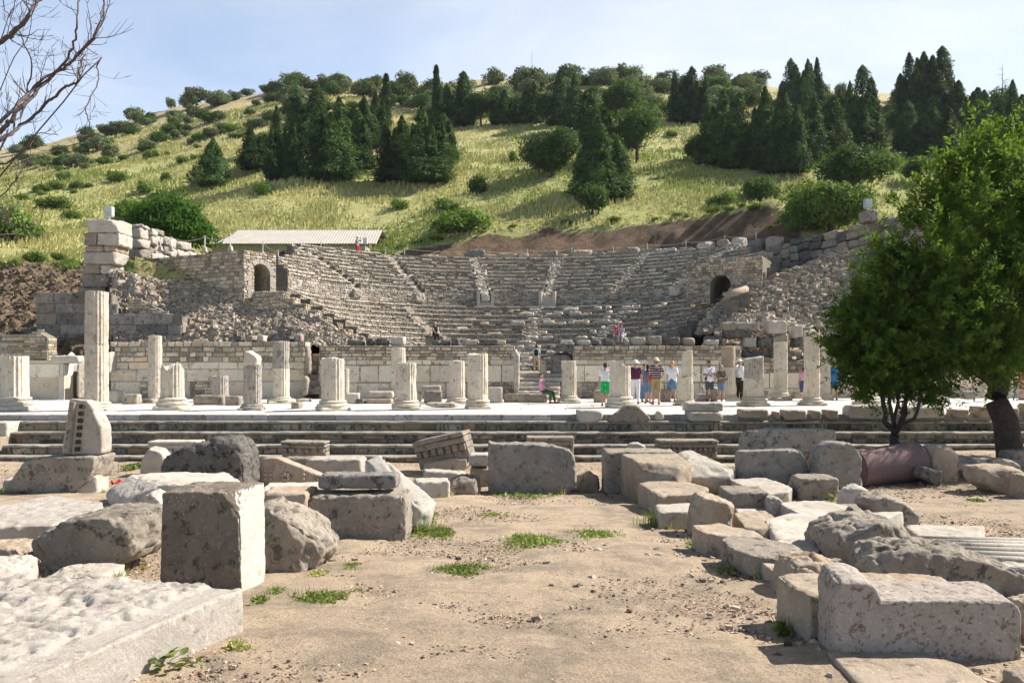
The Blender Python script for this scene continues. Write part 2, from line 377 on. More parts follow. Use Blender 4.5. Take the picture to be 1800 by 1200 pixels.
def TP(label, poly, ref, mat='pale', rough=1.0, cuts=3, cutd=.06, seat=None, name='stone_block', cat='stone block', group='fallen stone blocks', p=48, tilt=0, base=None):
    """block whose top outline is read off the photo: ref = (px, top y, foot y) of its nearest vertical edge gives the real height"""
    SEED[0] += 1; rx, rt, rb = ref; Yb = GY(rx, rb); zt = EYE-(rt-HY)*Yb/F; X0 = (rx-CX)*Yb/F
    top = []
    for x, y in poly: top.append(Vector(((x-CX)*(EYE-zt)/(y-HY), (EYE-zt)*F/(y-HY), zt+tilt*(((x-CX)*(EYE-zt)/(y-HY))-X0))))
    zl = base if base is not None else min(gzf(v.x, v.y) for v in top)-.06
    c = sum(top, Vector())/len(top); pts = [tuple(v) for v in top]+[(c.x+(v.x-c.x)*1.0, c.y+(v.y-c.y)*1.0, zl) for v in top]
    k = min(1, max(.3, (zt-zl)/.5))
    V, Q = star(pts, sp_for(Yb), p, .013*rough*k, 2.6, .022*rough*k, cuts, cutd, SEED[0]); m = MB(); m.add(V, Q)
    return tag(m.build(name, M[mat], smooth=True, origin=(c.x, c.y, zl)), label, cat, group)
# ------------------------------------------------------------------ masonry
def masonry(mb, mapf, s0, s1, t0, t1, ch=(.16, .28), sw=(.2, .5), gap=.014, dep=.04, jit=.25, seed=0, topf=None, skip=0, light=0):
    """irregular stones laid in wavy courses; mapf(s,t,d)->xyz, each stone has a raised chamfered face"""
    rr = random.Random(seed); t = t0; V = []; T = []
    while t < t1-.03:
        h = min(rr.uniform(*ch), t1-t)
        if t1-(t+h) < ch[0]*.5: h = t1-t
        s = s0-rr.random()*sw[0]
        while s < s1:
            w = rr.uniform(*sw)
            a, b = max(s, s0), min(s+w, s1); s += w
            if b-a < .04: continue
            if topf is not None and t+h*.6 > topf((a+b)/2): continue
            if rr.random() < skip: continue
            big = 2.4 if (jit < .15 and rr.random() < .35) else 1
            j = lambda m: (rr.random()-.5)*jit*m*(big if rr.random() < .4 else 1)
            g2 = gap/2; e = min(h, b-a)
            c = [(a+g2+abs(j(e))*.6, t+g2+abs(j(e))*.6), (b-g2-abs(j(e))*.6, t+g2+abs(j(e))*.6), (b-g2-abs(j(e))*.6, t+h-g2-abs(j(e))*.5), (a+g2+abs(j(e))*.6, t+h-g2-abs(j(e))*.5)]
            d = dep*rr.uniform(.3, 1.2); ins = min(.028, e*.16); cs = sum(q[0] for q in c)/4; ct = sum(q[1] for q in c)/4
            L0 = [(q[0], q[1], -.05) for q in c]; L1 = [(q[0], q[1], d*.55) for q in c]
            L2 = [(q[0]+(ins if q[0] < cs else -ins), q[1]+(ins if q[1] < ct else -ins), d*rr.uniform(.85, 1.2)) for q in c]
            V += L0+L1+L2; T += [rr.random()*(1-light)+light]*12
        t += h
    if not V: return
    V = np.array(V); n = len(V)//12
    base = []
    for k in range(4):
        k2 = (k+1) % 4
        base += [(k, k2, 4+k2, 4+k), (4+k, 4+k2, 8+k2, 8+k)]
    base += [(8, 9, 10, 11)]
    base = np.array(base); Q = (base[None]+(np.arange(n)*12)[:, None, None]).reshape(-1, 4)
    wob = fbm(np.stack([V[:, 0]*1.3, V[:, 1]*1.3, np.full(len(V), seed*.7)], 1), 2, seed)*.02
    V[:, 1] += wob
    mb.add(mapf(V[:, 0], V[:, 1], V[:, 2]), Q, np.array(T))
def flat_map(o, u, n):
    o = np.array(o, float); u = np.array(u, float); u /= np.linalg.norm(u); n = np.array(n, float); n /= np.linalg.norm(n)
    return lambda s, t, d: o[None]+u[None]*s[:, None]+n[None]*d[:, None]+np.stack([0*t, 0*t, t], 1)
def wall(name, x0, y0, x1, y1, z0, z1, thick, label=None, cat=None, parent=None, ch=(.16, .28), sw=(.2, .5), mat='rubble', back='mortar', topf=None, jit=.25, gap=.014, dep=.04, seed=1, bands=None, ends=True, group=None):
    """straight wall from (x0,y0) to (x1,y1), its stone face on the right-hand side (towards -Y when built left to right)"""
    u = np.array([x1-x0, y1-y0, 0.]); Ln = np.linalg.norm(u); u /= Ln; n = np.array([u[1], -u[0], 0.])
    if parent is None: e = empty(name, ((x0+x1)/2, (y0+y1)/2, z0)); tag(e, label, cat, group)
    else: e = parent
    og = (0, 0, 0) if parent else e.location[:]
    mp_ = flat_map((x0, y0, 0), u, n)
    for bi, (b0, b1, bch, bsw, bmat, bdep, bjit) in enumerate(bands or [(z0, z1, ch, sw, mat, dep, jit)]):
        m = MB(); big_ = bmat == 'ashlar' and bjit >= .09
        masonry(m, mp_, 0, Ln, b0, b1, bch, bsw, gap*(1.6 if big_ else 1), bdep, bjit, seed+bi*31, topf, skip=.07 if big_ else 0)
        if big_:
            m9 = MB(); masonry(m9, flat_map((x0, y0, 0), u, n), 0, Ln, b0, b1, (.1, .2), (.12, .4), .014, .016, .5, seed+bi*37, topf)
            ob9 = m9.build('rubble_packing', M['rubble'], e); ob9.location = tuple(-q for q in og)
        if ends:
            for (ox, oy, uu, nn) in ((x0-n[0]*thick, y0-n[1]*thick, n, -u), (x1, y1, -n, u)):
                masonry(m, flat_map((ox, oy, 0), uu, nn), 0, thick, b0, b1, bch, (min(bsw[0], .3), min(bsw[1], thick)), gap, bdep, bjit, seed+7+bi,
                        (lambda s, k=(0 if ox != x1 else Ln): topf(k)) if topf else None)
        ob = m.build('stone_facing', M[bmat], e)
        ob.location = tuple(-q for q in og)
    # core
    k = max(2, int(Ln/.5)); s = np.linspace(0, Ln, k+1)
    tz = np.array([min(z1, topf(q)) if topf else z1 for q in s])-.02
    f = np.array([x0, y0])[None]+u[None, :2]*s[:, None]; b = f-n[None, :2]*thick
    V = np.concatenate([np.column_stack([f, np.full(k+1, z0)]), np.column_stack([f, tz]), np.column_stack([b, tz]), np.column_stack([b, np.full(k+1, z0)])])
    q = []
    for i in range(k):
        for r in range(4):
            r2 = (r+1) % 4; q.append((r*(k+1)+i, r*(k+1)+i+1, r2*(k+1)+i+1, r2*(k+1)+i))
    q += [(0, k+1, 2*(k+1), 3*(k+1)), (k, 3*(k+1)+k, 2*(k+1)+k, k+1+k)]
    m = MB(); m.add(V, q); ob = m.build('core', M[back], e); ob.location = tuple(-q for q in og)
    return e
def patch(mb, c00, c10, c01, c11, nu, nv, amp, fr, seed, stones=0, ssize=(.08, .25), tint=.5, bulge=0):
    """rubble slope: displaced bilinear patch (c00 bottom-left, c10 bottom-right, c01 top-left, c11 top-right) and loose stones lying on it"""
    U, W = np.meshgrid(np.linspace(0, 1, nu), np.linspace(0, 1, nv), indexing='ij')
    def surf(u, w):
        u = u[:, None]; w = w[:, None]
        p = (1-u)*(1-w)*np.array(c00)+u*(1-w)*np.array(c10)+(1-u)*w*np.array(c01)+u*w*np.array(c11)
        p = p.copy(); p[:, 2] += bulge*np.sin(pi*w[:, 0])+amp*fbm(p*fr, 5, seed, .6)+amp*.6*np.abs(fbm(p*fr*2.7, 3, seed+4))
        p[:, 1] += amp*.4*fbm(p*fr*1.3+5, 3, seed+9)
        return p
    V = surf(U.ravel(), W.ravel())
    mb.add(V, quads_grid(nu, nv), np.clip(.30+.3*fbm(V*1.7, 3, seed+2), 0, .7))
    rr = np.random.default_rng(seed)
    if stones:
        u = rr.random(stones); w = rr.random(stones); stones = int(stones*2.2); u = rr.random(stones); w = rr.random(stones); C = surf(u, w)
        scatter_rocks(mb, C, rr.uniform(ssize[0], ssize[1], stones)*(.5+.8*rr.random(stones)), rr, tint=.15+.7*rr.random(stones))
_oct = np.array([(1, 1, 1), (-1, 1, 1), (-1, -1, 1), (1, -1, 1), (1, 1, -1), (-1, 1, -1), (-1, -1, -1), (1, -1, -1)])*.577
_of = np.array([(0, 1, 2, 3), (7, 6, 5, 4), (0, 4, 5, 1), (1, 5, 6, 2), (2, 6, 7, 3), (3, 7, 4, 0)])
def scatter_rocks(mb, C, size, rr, tint=None, flat=.7):
    n = len(C); V = _oct[None].repeat(n, 0)*(1+.55*(rr.random((n, 8, 3))-.5))
    V *= (size[:, None, None]*np.stack([1+.5*rr.random(n), .7+.5*rr.random(n), np.full(n, flat)*(.6+.5*rr.random(n))], 1)[:, None, :])
    a = rr.random(n)*2*pi; t = (rr.random(n)-.5)*.8
    ca, sa, ct, st = np.cos(a)[:, None], np.sin(a)[:, None], np.cos(t)[:, None], np.sin(t)[:, None]
    x, y, z = V[..., 0], V[..., 1], V[..., 2]
    x, z = x*ct-z*st, x*st+z*ct; x, y = x*ca-y*sa, x*sa+y*ca
    V = np.stack([x, y, z], -1)+C[:, None, :]
    Q = (_of[None]+(np.arange(n)*8)[:, None, None]).reshape(-1, 4)
    mb.add(V.reshape(-1, 3), Q, np.repeat(rr.random(n) if tint is None else tint, 8))
# ------------------------------------------------------------------ ground
def ground_mat():
    m, nt, b, o = newmat('packed_earth'); L = nt.links; v = coords(nt, False)
    a = noise(nt, v, .35, 6, .6, .3); c = mixc(nt, rng_(nt, a, .35, .65), (.53, .405, .275), (.42, .32, .225))
    a2 = noise(nt, v, 1.6, 9, .68, .3); c = mixc(nt, rng_(nt, a2, .46, .60, 0, .85), c, (.27, .215, .155))
    a3 = noise(nt, v, 5.5, 8, .7); c = mixc(nt, rng_(nt, a3, .52, .70, 0, .6), c, (.54, .43, .31))
    g = noise(nt, v, 42, 5, .75); c = mixc(nt, rng_(nt, g, .50, .64, 0, .7), c, (.17, .135, .11))
    g3 = noise(nt, v, 16, 7, .75); c = mixc(nt, rng_(nt, g3, .53, .62, 0, .45), c, (.22, .175, .13)); g2 = noise(nt, v, 75, 3, .6); c = mixc(nt, rng_(nt, g2, .61, .68, 0, .6), c, (.56, .50, .44))
    L.new(c, b.inputs['Base Color'])
    h = math_(nt, 'ADD', noise(nt, v, 6, 12, .75), math_(nt, 'MULTIPLY', g, .35))
    bp = nd(nt, 'Bump', i_Strength=1.0, i_Distance=.05); L.new(h, bp.inputs['Height']); L.new(bp.outputs[0], b.inputs['Normal'])
    b.inputs['Roughness'].default_value = .95
    return m
M['earth'] = ground_mat()
ys = np.concatenate([np.linspace(-8, 3, 12), 3.05*1.0105**np.arange(0, 216)]); ys = ys[ys < 29]
xs = np.unique(np.concatenate([np.linspace(-80, -14, 34), np.linspace(-14, 14, 500), np.linspace(14, 80, 34)]))
XX, YY = np.meshgrid(xs, ys, indexing='ij'); Z = gz(XX, YY)
pp = np.stack([XX.ravel(), YY.ravel(), 0*XX.ravel()], 1)
Z = Z.ravel()+.045*fbm(pp*.7, 3, 2)+.016*fbm(pp*4, 4, 5)
m = MB(); m.add(np.stack([pp[:, 0], pp[:, 1], Z], 1), quads_grid(len(xs), len(ys)))
tag(m.build('ground', M['earth'], smooth=True), kind='structure')
# far lower ground sheet that carries everything to the horizon
m = MB(); m.add([(-900, -300, -1.6), (900, -300, -1.6), (900, 900, -1.6), (-900, 900, -1.6)], [(0, 1, 2, 3)])
tag(m.build('terrain', M['earth']), kind='structure')
# gravel
rr = np.random.default_rng(5)
m = MB(); n = 90000
Yp = 3.6*np.exp(rr.random(n)*math.log(23.5/3.6)); Xp = (rr.random(n)*2100-150-CX)/F*Yp
keep = fbm(np.stack([Xp, Yp, 0*Xp], 1)*.9, 3, 3)+.9*rr.random(n) > .25; Xp, Yp = Xp[keep], Yp[keep]; n = len(Xp)
s = .0038+.013*rr.random(n)**5+.00045*Yp
scatter_rocks(m, np.stack([Xp, Yp, gz(Xp, Yp)+s*.25], 1), s, rr)
# stony streaks across the path
for (px, py, k, rad) in ((1010, 960, 50, .9), (1080, 965, 60, .7), (960, 975, 40, .6), (700, 990, 50, .8), (1190, 985, 45, .5), (820, 900, 50, .9), (1260, 1010, 40, .4), (1310, 1090, 40, .4), (1440, 1160, 60, .35), (1000, 1050, 40, 1.0), (1700, 900, 90, 1.6), (1640, 870, 90, 1.5), (60, 820, 60, 1.5), (60, 850, 60, 1.2)):
    Y0 = GY(px, py); X0 = (px-CX)*Y0/F; a = rr.random(k)*2*pi; r = rad*np.sqrt(rr.random(k)); x = X0+r*np.cos(a); y = Y0+r*np.sin(a)*1.2; s = .010+.035*rr.random(k)**2.5
    scatter_rocks(m, np.stack([x, y, gz(x, y)+s*.3], 1), s, rr)
M['gravel'] = stone_mat('gravel', (.46, .39, .31), (.28, .22, .17), (.14, .11, .09), .3, 3, .2, tint=.8, warm=(.42, .22, .12))
tag(m.build('gravel', M['gravel']), 'loose pale and brown gravel scattered over the dirt', 'gravel', kind='stuff')
# ------------------------------------------------------------------ stage platform and its steps
def paving(mb, x0, x1, y0, y1, z, seed, sx=(.8, 1.9), sy=(.7, 1.1), th=.12, tf=None):
    r = random.Random(seed); y = y0
    while y < y1-.05:
        h = min(r.uniform(*sy), y1-y); x = x0
        while x < x1-.05:
            w = min(r.uniform(*sx), x1-x); g = .008; dz = r.uniform(-.008, .008); b = .015
            a0, a1, b0, b1 = x+g, x+w-g, y+g, y+h-g
            v = [(a0, b0, z-th), (a1, b0, z-th), (a1, b1, z-th), (a0, b1, z-th), (a0, b0, z+dz-b), (a1, b0, z+dz-b), (a1, b1, z+dz-b), (a0, b1, z+dz-b),
                 (a0+b, b0+b, z+dz), (a1-b, b0+b, z+dz), (a1-b, b1-b, z+dz), (a0+b, b1-b, z+dz)]
            f = [(0, 1, 5, 4), (1, 2, 6, 5), (2, 3, 7, 6), (3, 0, 4, 7), (4, 5, 9, 8), (5, 6, 10, 9), (6, 7, 11, 10), (7, 4, 8, 11), (8, 9, 10, 11)]
            mb.add(v, f, r.random()); x += w
        y += h
PX0, PX1 = -27.0, 30.0
m = MB(); paving(m, PX0, PX1, 25.9, 37.6, 0, 3)
e = tag(empty('stage_platform', (0, 26, 0)), 'long low platform paved with pale marble slabs in front of the ruined wall', 'platform')
o = m.build('paving', M['pave'], e); o.location = (0, -26, 0)
m = MB(); paving(m, PX0-.02, PX1, 25.62, 25.9, .0, 9, (1.6, 3.2), (.3, .3), .2)
M['edge'] = stone_mat('platform_edge', (.50, .46, .42), (.34, .30, .27), (.12, .11, .10), .45, 1.3, .5, tint=.3)
o = m.build('edge_course', M['edge'], e); o.location = (0, -26, 0)
m = MB(); v, f = box_vf(PX0, PX1, 25.75, 37.9, -1.4, -.13); m.add(v, f); o = m.build('fill', M['mortar'], e); o.location = (0, -26, 0)
e = tag(empty('stone_steps', (0, 25, -1.3)), 'four long steps with dark rubble risers and worn pale treads below the platform', 'steps')
ST = [(25.35, -.20, -.52), (24.92, -.52, -.89), (24.45, -.89, -1.19), (24.0, -1.19, -1.6)]
for i, (yf, zt, zb) in enumerate(ST):
    m = MB(); yb = (25.75 if i == 0 else ST[i-1][0]+.03)
    nx = 420; xs = np.linspace(PX0, PX1, nx); mm = []
    masonry(m, flat_map((PX0, yf+.06, 0), (1, 0, 0), (0, -1, 0)), 0, PX1-PX0, zb-.03, zt-.075, (.12, .34), (.10, .75), .012, .06, .5, 50+i)
    fo = m.build('riser', M['riser'], e); fo.location = (0, -25, 1.3)
    m = MB()
    prof = [(yf+.10, zt-.09), (yf+.0, zt-.085), (yf-.03, zt-.05), (yf-.02, zt-.01), (yf+.03, zt), (yf+.12, zt+.003), ((yf+yb)/2, zt+.004), (yb+.02, zt+.006)]
    V = np.array([[x, y, z] for x in xs for (y, z) in prof]); nz = fbm(V*np.array([2.2, 3, 3]), 4, 60+i)
    seg = vn(np.stack([np.floor(V[:, 0]/.9+.31*i), 0*V[:, 0], 0*V[:, 0]+i], 1)+.01, 5)
    w = np.tile([0, .6, 1.3, 1.5, 1.2, .7, .4, 0], nx)
    V[:, 1] -= w*(.045*nz+.03*seg); V[:, 2] += w*.022*fbm(V*3.1, 3, 70+i)
    m.add(V, quads_grid(nx, len(prof))); o = m.build('tread', M['step'], e, smooth=True); o.location = (0, -25, 1.3)
    m = MB(); v, f = box_vf(PX0, PX1, yf+.05, yb+.02, -1.7, zt-.02); m.add(v, f); o = m.build('core', M['mortar'], e); o.location = (0, -25, 1.3)
# ------------------------------------------------------------------ stage wall
YW = 37.6
def wz(py, Y=YW): return EYE-(py-HY)*Y/F
def wx(px, Y=YW): return (px-CX)*Y/F
BZ = [(-.05, wz(672), (.55, .62), (.7, 1.7), 'ashlar', .055, .10), (wz(672), wz(641), (.6, .9), (.8, 1.6), 'ashlar', .055, .10), (wz(641), wz(632), (.24, .3), (.4, .9), 'ashlar', .03, .12), (wz(632), 2.58, (.12, .22), (.16, .55), 'rubble', .055, .6)]
wall('stage_wall', wx(562), YW, wx(903), YW, -.05, 2.58, 1.0, 'masonry wall between the dark side doorway and the central stairs, rubble above cream blocks', 'wall', bands=BZ, seed=3)
wall('stage_wall', wx(1010), YW, wx(1302), YW, -.05, 2.58, 1.0, 'masonry wall right of the central stairs with the tour group in front', 'wall', bands=BZ, seed=43)
BL = [(-.05, wz(670), (.6, .7), (.9, 1.7), 'ashlar', .055, .10), (wz(670), wz(636), (.5, .9), (.8, 1.6), 'ashlar', .055, .10), (wz(636), wz(600), (.14, .28), (.25, .7), 'rubble', .055, .5)]
wall('stage_wall', wx(195), YW, wx(536), YW, -.05, wz(600), 1.0, 'darker masonry wall behind the tall column, left of the side doorway', 'wall', bands=BL, seed=83)
wall('stage_wall', wx(1302), YW+.5, wx(1840), YW+.5, -.05, wz(628), .9, 'low ruined wall of cream blocks running behind the leafy tree', 'wall', bands=[(-.05, wz(655), (.5, .6), (.8, 1.6), 'ashlar', .055, .10), (wz(655), wz(628), (.14, .22), (.2, .5), 'rubble', .055, .5)], seed=123, topf=lambda s: wz(630)-.18*(s > 6)-.25*(s > 9)+.1*sin(s*1.7))
# pale low wall at far left with its coping and a ragged rubble stub on top
wall('marble_wall', wx(-60), YW-1.2, wx(137), YW-1.2, -.05, wz(633, YW-1.2), .8, 'low pale marble wall behind the leftmost column', 'wall', bands=[(-.05, wz(663, YW-1.2), (.75, .8), (1.2, 2.2), 'ashlar', .02, .03), (wz(663, YW-1.2), wz(639, YW-1.2), (.7, .8), (1., 2.2), 'ashlar', .02, .03), (wz(639, YW-1.2), wz(633, YW-1.2), (.2, .3), (1., 2.2), 'ashlar', .05, .03)], seed=11)
wall('rubble_stub', wx(8), YW-.9, wx(104), YW-.9, wz(634, YW-.9), wz(580), .7, 'ragged brown rubble stub on top of the low marble wall', 'wall', ch=(.1, .17), sw=(.2, .6), seed=21, topf=lambda s: wz(600)+.45*min(1, s/1.4)+.12*sin(s*3)-.4*(s > 2.45))
# ashlar analemma at left
def dark_wall(name, label, px0, px1, pt, pb, Y, th, seed, topf=None, ch=(.5, .62), mat='ashdark', dy=0):
    return wall(name, wx(px0, Y), Y, wx(px1, Y+dy), Y+dy, wz(pb, Y), wz(pt, Y), th, label, 'wall', ch=ch, sw=(.7, 1.7), mat=mat, seed=seed, topf=topf, gap=.02, dep=.05, jit=.10, back='mortar')
dark_wall('ashlar_wall', 'dark grey ashlar wall with a stepped right end behind the tall column', 64, 320, 514, 606, 39.6, 1.1, 31, topf=lambda s: wz(514, 39.6)-.62*(s > 1.9)*0-1.2*(s > 3.85))
for k, (a, b) in enumerate(((150, 212), (148, 212), (150, 208), (148, 200), (148, 190), (147, 180))):
    pass
SG = 'loose stone blocks on the stage walls'
# stacked courses of the tall corner pier
ep = tag(empty('ashlar_pier', (wx(180, 42), 42, wz(514, 42))), 'tall ragged pier of stacked grey blocks carrying the left floodlight', 'ruined pier')
def stone_in(parent, name, x0, x1, y0, y1, z0, z1, mat, seed, yaw=0, rough=1, sp=.06, cutd=.14):
    SEED[0] += 1
    w, d, h = x1-x0, y1-y0, z1-z0
    pts = [(sx*w/2, sy*d/2, sz) for sx in (-1, 1) for sy in (-1, 1) for sz in (0, h)]
    V, Q = star(pts, sp, 24, .03*rough, 2, .05*rough, 3, cutd, seed); V = rotz(V, R_(yaw))
    V = V+np.array([(x0+x1)/2, (y0+y1)/2, z0]); mb = MB(); mb.add(V-np.array(parent.location[:]), Q)
    return mb.build(name, M[mat], parent, smooth=True)
rows = [(386, 410, 152, 211, 'pale'), (410, 432, 151, 212, 'grey'), (432, 443, 151, 205, 'warm'), (443, 465, 149, 206, 'pale'), (465, 482, 150, 196, 'warm'), (482, 506, 147, 192, 'grey'), (506, 516, 140, 185, 'grey')]
for k, (t, b, l, r, mt) in enumerate(rows):
    x0, x1 = wx(l, 42), wx(r, 42); z1, z0 = wz(t, 42), wz(b, 42)
    cut = x0+(x1-x0)*(.35 if k % 2 else .62)
    if k in (1, 2, 4): 
        stone_in(ep, 'block', x0, cut-.01, 41.8, 43.4, z0, z1-.01, mt, 200+k); stone_in(ep, 'block', cut, x1, 41.85, 43.4, z0, z1-.01, 'pale' if k != 2 else 'warm', 220+k)
    else: stone_in(ep, 'block', x0, x1, 41.8, 43.4, z0, z1-.01, mt, 200+k)
# outer ring wall of the cavea: big weathered blocks on circle radius 23
CC = np.array([.3, 46.5])
def ring_xy(r, th): return CC[0]+r*np.sin(th), CC[1]+r*np.cos(th)
def ring_map(r):
    def f(s, t, d):
        th = s/r; x, y = ring_xy(r-d, th); return np.stack([x, y, t], 1)
    return f
def ring_blocks(name, label, th0, th1, r, zb, ztf, seed, mats=('pale', 'grey', 'ashdark'), bh=(.45, .7), bw=(.7, 1.3)):
    e = empty(name, (*ring_xy(r, R_((th0+th1)/2)), zb)); tag(e, label, 'wall'); q = random.Random(seed); i = 0
    t = R_(th0)
    while t < R_(th1):
        w = q.uniform(*bw); dt = w/r; tm = t+dt/2; zt = ztf(math.degrees(tm)); z = zb
        while z < zt-.15:
            h = min(q.uniform(*bh), zt-z)
            if zt-z-h < .2: h = zt-z
            x, y = ring_xy(r, tm); i += 1; j = q.uniform(-.08, .08); dd = q.uniform(.75, 1.0)
            pts = [(sx*(w/2-.01), sy*dd/2+j, sz) for sx in (-1, 1) for sy in (-1, 1) for sz in (0, h-.02)]
            V, Q = star(pts, .11, 20, .05, 1.8, .07, 3, .2, seed*100+i); V = rotz(V, -tm)+np.array([x, y, z])-np.array(e.location[:])
            mb = MB(); mb.add(V, Q); mb.build('block', M[q.choice(mats)], e, smooth=True); z += h
        t += dt
    return e
ring_blocks('outer_wall', 'curving wall of weathered blocks dropping away right of the left pier', -91, -66, 22.9, 8.0, lambda a: 10.25-.05*(a+91)+.15*sin(a*1.9), 5, mats=('pale', 'pale', 'grey'))
ring_blocks('outer_wall', 'massive curving wall of grey and orange blocks under the right floodlight', 48, 99, 23.0, 7.4, lambda a: 10.75+.12*sin(a*1.3)-.25*(a < 60)-.12*max(0, a-86), 8, mats=('grey', 'warm', 'dark', 'grey'), bh=(.5, .75), bw=(.7, 1.4))
# ------------------------------------------------------------------ seating
es = tag(empty('theatre_seating', (CC[0], CC[1], 1.2)), 'semicircular stone seating of the ancient theatre climbing the hillside', 'seating')
eo = es.location[:]
def child(mb, name, mat, smooth=False):
    o = mb.build(name, M[mat], es, smooth=smooth); o.location = tuple(-q for q in eo); return o
def row(mb_r, mb_t, mb_c, r0, r1, z0, z1, a0, a1, seed, skip=.0, tcourse=.12, ruin=0):
    s0, s1 = R_(a0)*r0, R_(a1)*r0
    masonry(mb_r, ring_map(r0+.06), s0, s1, z0-.02, z1-tcourse, (.075, .135), (.08, .26), .016, .06, .65, seed, skip=.05)
    masonry(mb_r, ring_map(r0+.02), s0, s1, z1-tcourse, z1, (tcourse-.005, tcourse), (.18, .7), .014, .06, .4, seed+500, skip=.07+ruin, light=.25)
    n = max(3, int((s1-s0)/.35)); th = np.linspace(R_(a0), R_(a1), n)
    V = []
    for r in (r0+.02, r0+(r1-r0)*.5, r1+.1):
        x, y = ring_xy(r, th); V.append(np.stack([x, y, np.full(n, z1-.01)], 1))
    V = np.concatenate(V).reshape(3, n, 3); V[..., 2] += .035*fbm(V.reshape(-1, 3)*2.3, 3, seed).reshape(3, n)-.01
    mb_t.add(V.reshape(-1, 3), quads_grid(3, n)[:, ::-1], np.clip(.5+.5*fbm(V.reshape(-1, 3)*1.1, 3, seed+1), 0, 1))
    V = []
    for r, z in ((r0+.05, z0-.6), (r0+.05, z1-.03), (r1+.2, z1-.03), (r1+.2, z0-.6)):
        x, y = ring_xy(r, th); V.append(np.stack([x, y, np.full(n, z)], 1))
    V = np.concatenate(V); q = [tuple(x) for x in quads_grid(4, n)]+[(0, n, 2*n, 3*n), (n-1, 4*n-1, 3*n-1, 2*n-1)]
    mb_c.add(V, q)
Rm, Tm, Cm = MB(), MB(), MB()
NL = 13; r_in, r_d = 5.6, 14.0; zo = 1.2; zd = 6.13
for i in range(NL):
    r0 = r_in+i*(r_d-r_in)/NL; r1 = r_in+(i+1)*(r_d-r_in)/NL; z0 = zo+i*(zd-zo)/NL; z1 = zo+(i+1)*(zd-zo)/NL
    row(Rm, Tm, Cm, r0, r1 if i < NL-1 else 14.9, z0, z1, -101-3*sin(i*2.1), 97+5*sin(i*1.3+1), 300+i, ruin=.1 if i < 5 else 0)
child(Rm, 'lower_tier', 'seats'); child(Tm, 'lower_treads', 'step'); 
Ru, Tu = MB(), MB()
m = MB(); masonry(m, ring_map(14.86), R_(-80)*14.86, R_(92)*14.86, zd, 7.2, (.12, .2), (.2, .5), .014, .05, .3, 900)
child(m, 'podium_wall', 'seats')
def arc_of(i):
    lo = -51.8 if i > 7 else (-54-3.2*(8-i)-1.5*sin(i*5)); hi = 50+(9-i)*4.2+2*sin(i*3)
    return (lo, hi)
NU = 10
V0 = 14.86
for i in range(NU):
    r0 = V0+i*.72; z0 = 7.2+i*.38; z1 = z0+.38; lo, hi = arc_of(i); cut = [lo]; hw = math.degrees(.42/r0)
    for a in (-51.5, -30, -9.7, 10, 30.8, 51.5):
        if lo < a-hw and a+hw < hi: cut += [a-hw, a+hw]
    cut.append(hi)
    for k in range(0, len(cut), 2): row(Ru, Tu, Cm, r0, r0+.72 if i < 9 else r0+1.5, z0 if i else z0-1.0, z1, cut[k], cut[k+1], 400+i+k*20, ruin=.12)
child(Ru, 'upper_tier', 'seats'); child(Tu, 'upper_treads', 'step')
child(Cm, 'core', 'mortar')
# lower edge of the podium core already in Cm; stairways
def stairway(a, r0, r1, z0, z1, w, mat, seed, n, lift=.12, name='stairway'):
    """flight of small steps projecting from the slope along a radius, with ragged cheek stones"""
    q = random.Random(seed); mb = MB()
    for k in range(n):
        ra = r0+(r1-r0)*k/n; rb = r0+(r1-r0)*(k+1)/n; z = z0+(z1-z0)*(k+1)/n+lift*q.uniform(.2, 1)
        ww = w*q.uniform(.85, 1.1); h = (z1-z0)/n*1.8
        pts = [(sx*ww/2, ry, zz) for sx in (-1, 1) for ry in (ra-.12, rb+.1) for zz in (z-h-.3, z)]
        V, Q = star([(x, y, zz) for x, y, zz in pts], .16, 18, .035, 2, .06, 2, .2, seed*50+k)
        V = rotz(V, -R_(a))+np.array([CC[0], CC[1], 0]); mb.add(V, Q, .2+.5*q.random())
        for sgn in (-1, 1):
            if q.random() < .6:
                u = q.uniform(.14, .26); c = np.array([sgn*(ww/2+.08), (ra+rb)/2, z+.02]); c = rotz(c[None], -R_(a))[0]+np.array([CC[0], CC[1], 0])
                scatter_rocks(mb, c[None], np.array([u]), np.random.default_rng(seed*9+k), .5)
    o = mb.build(name, M[mat], es, smooth=False); o.location = tuple(-v for v in eo)
for j, a in enumerate((-51.5, -30, -9.7, 10, 30.8, 51.5)):
    stairway(a, 14.7 if j not in (2,) else 14.2, 22, 7.0, 11.0, .75 if j < 5 else 1.1, 'seats', 60+j, 20, lift=-.22 if j < 2 else .05)
# lower flights cutting the podium wall
for j, a in enumerate((-9.7, 10)):
    mb = MB(); q = random.Random(j)
    for k in range(6):
        z = zd+1.1*(k+1)/6; rr0 = 14.15+k*.12
        v, f = box_vf(-.42, .42, rr0, 15.1, z-.3, z); v = rotz(np.array(v), -R_(a))+np.array([CC[0], CC[1], 0]); mb.add(v, f)
    for sg in (-1, 1):
        v, f = box_vf(sg*.55-.12, sg*.55+.12, 14.15, 15.1, zd, zd+1.25); v = rotz(np.array(v), -R_(a))+np.array([CC[0], CC[1], 0]); mb.add(v, f)
    o = mb.build('podium_steps', M['white'], es); o.location = tuple(-v for v in eo)
for j, a in enumerate((-38, 6.5, 40)):
    stairway(a, 5.4, 14, 1.15, 6.1, .9, 'seats', 90+j, 20, lift=.1)
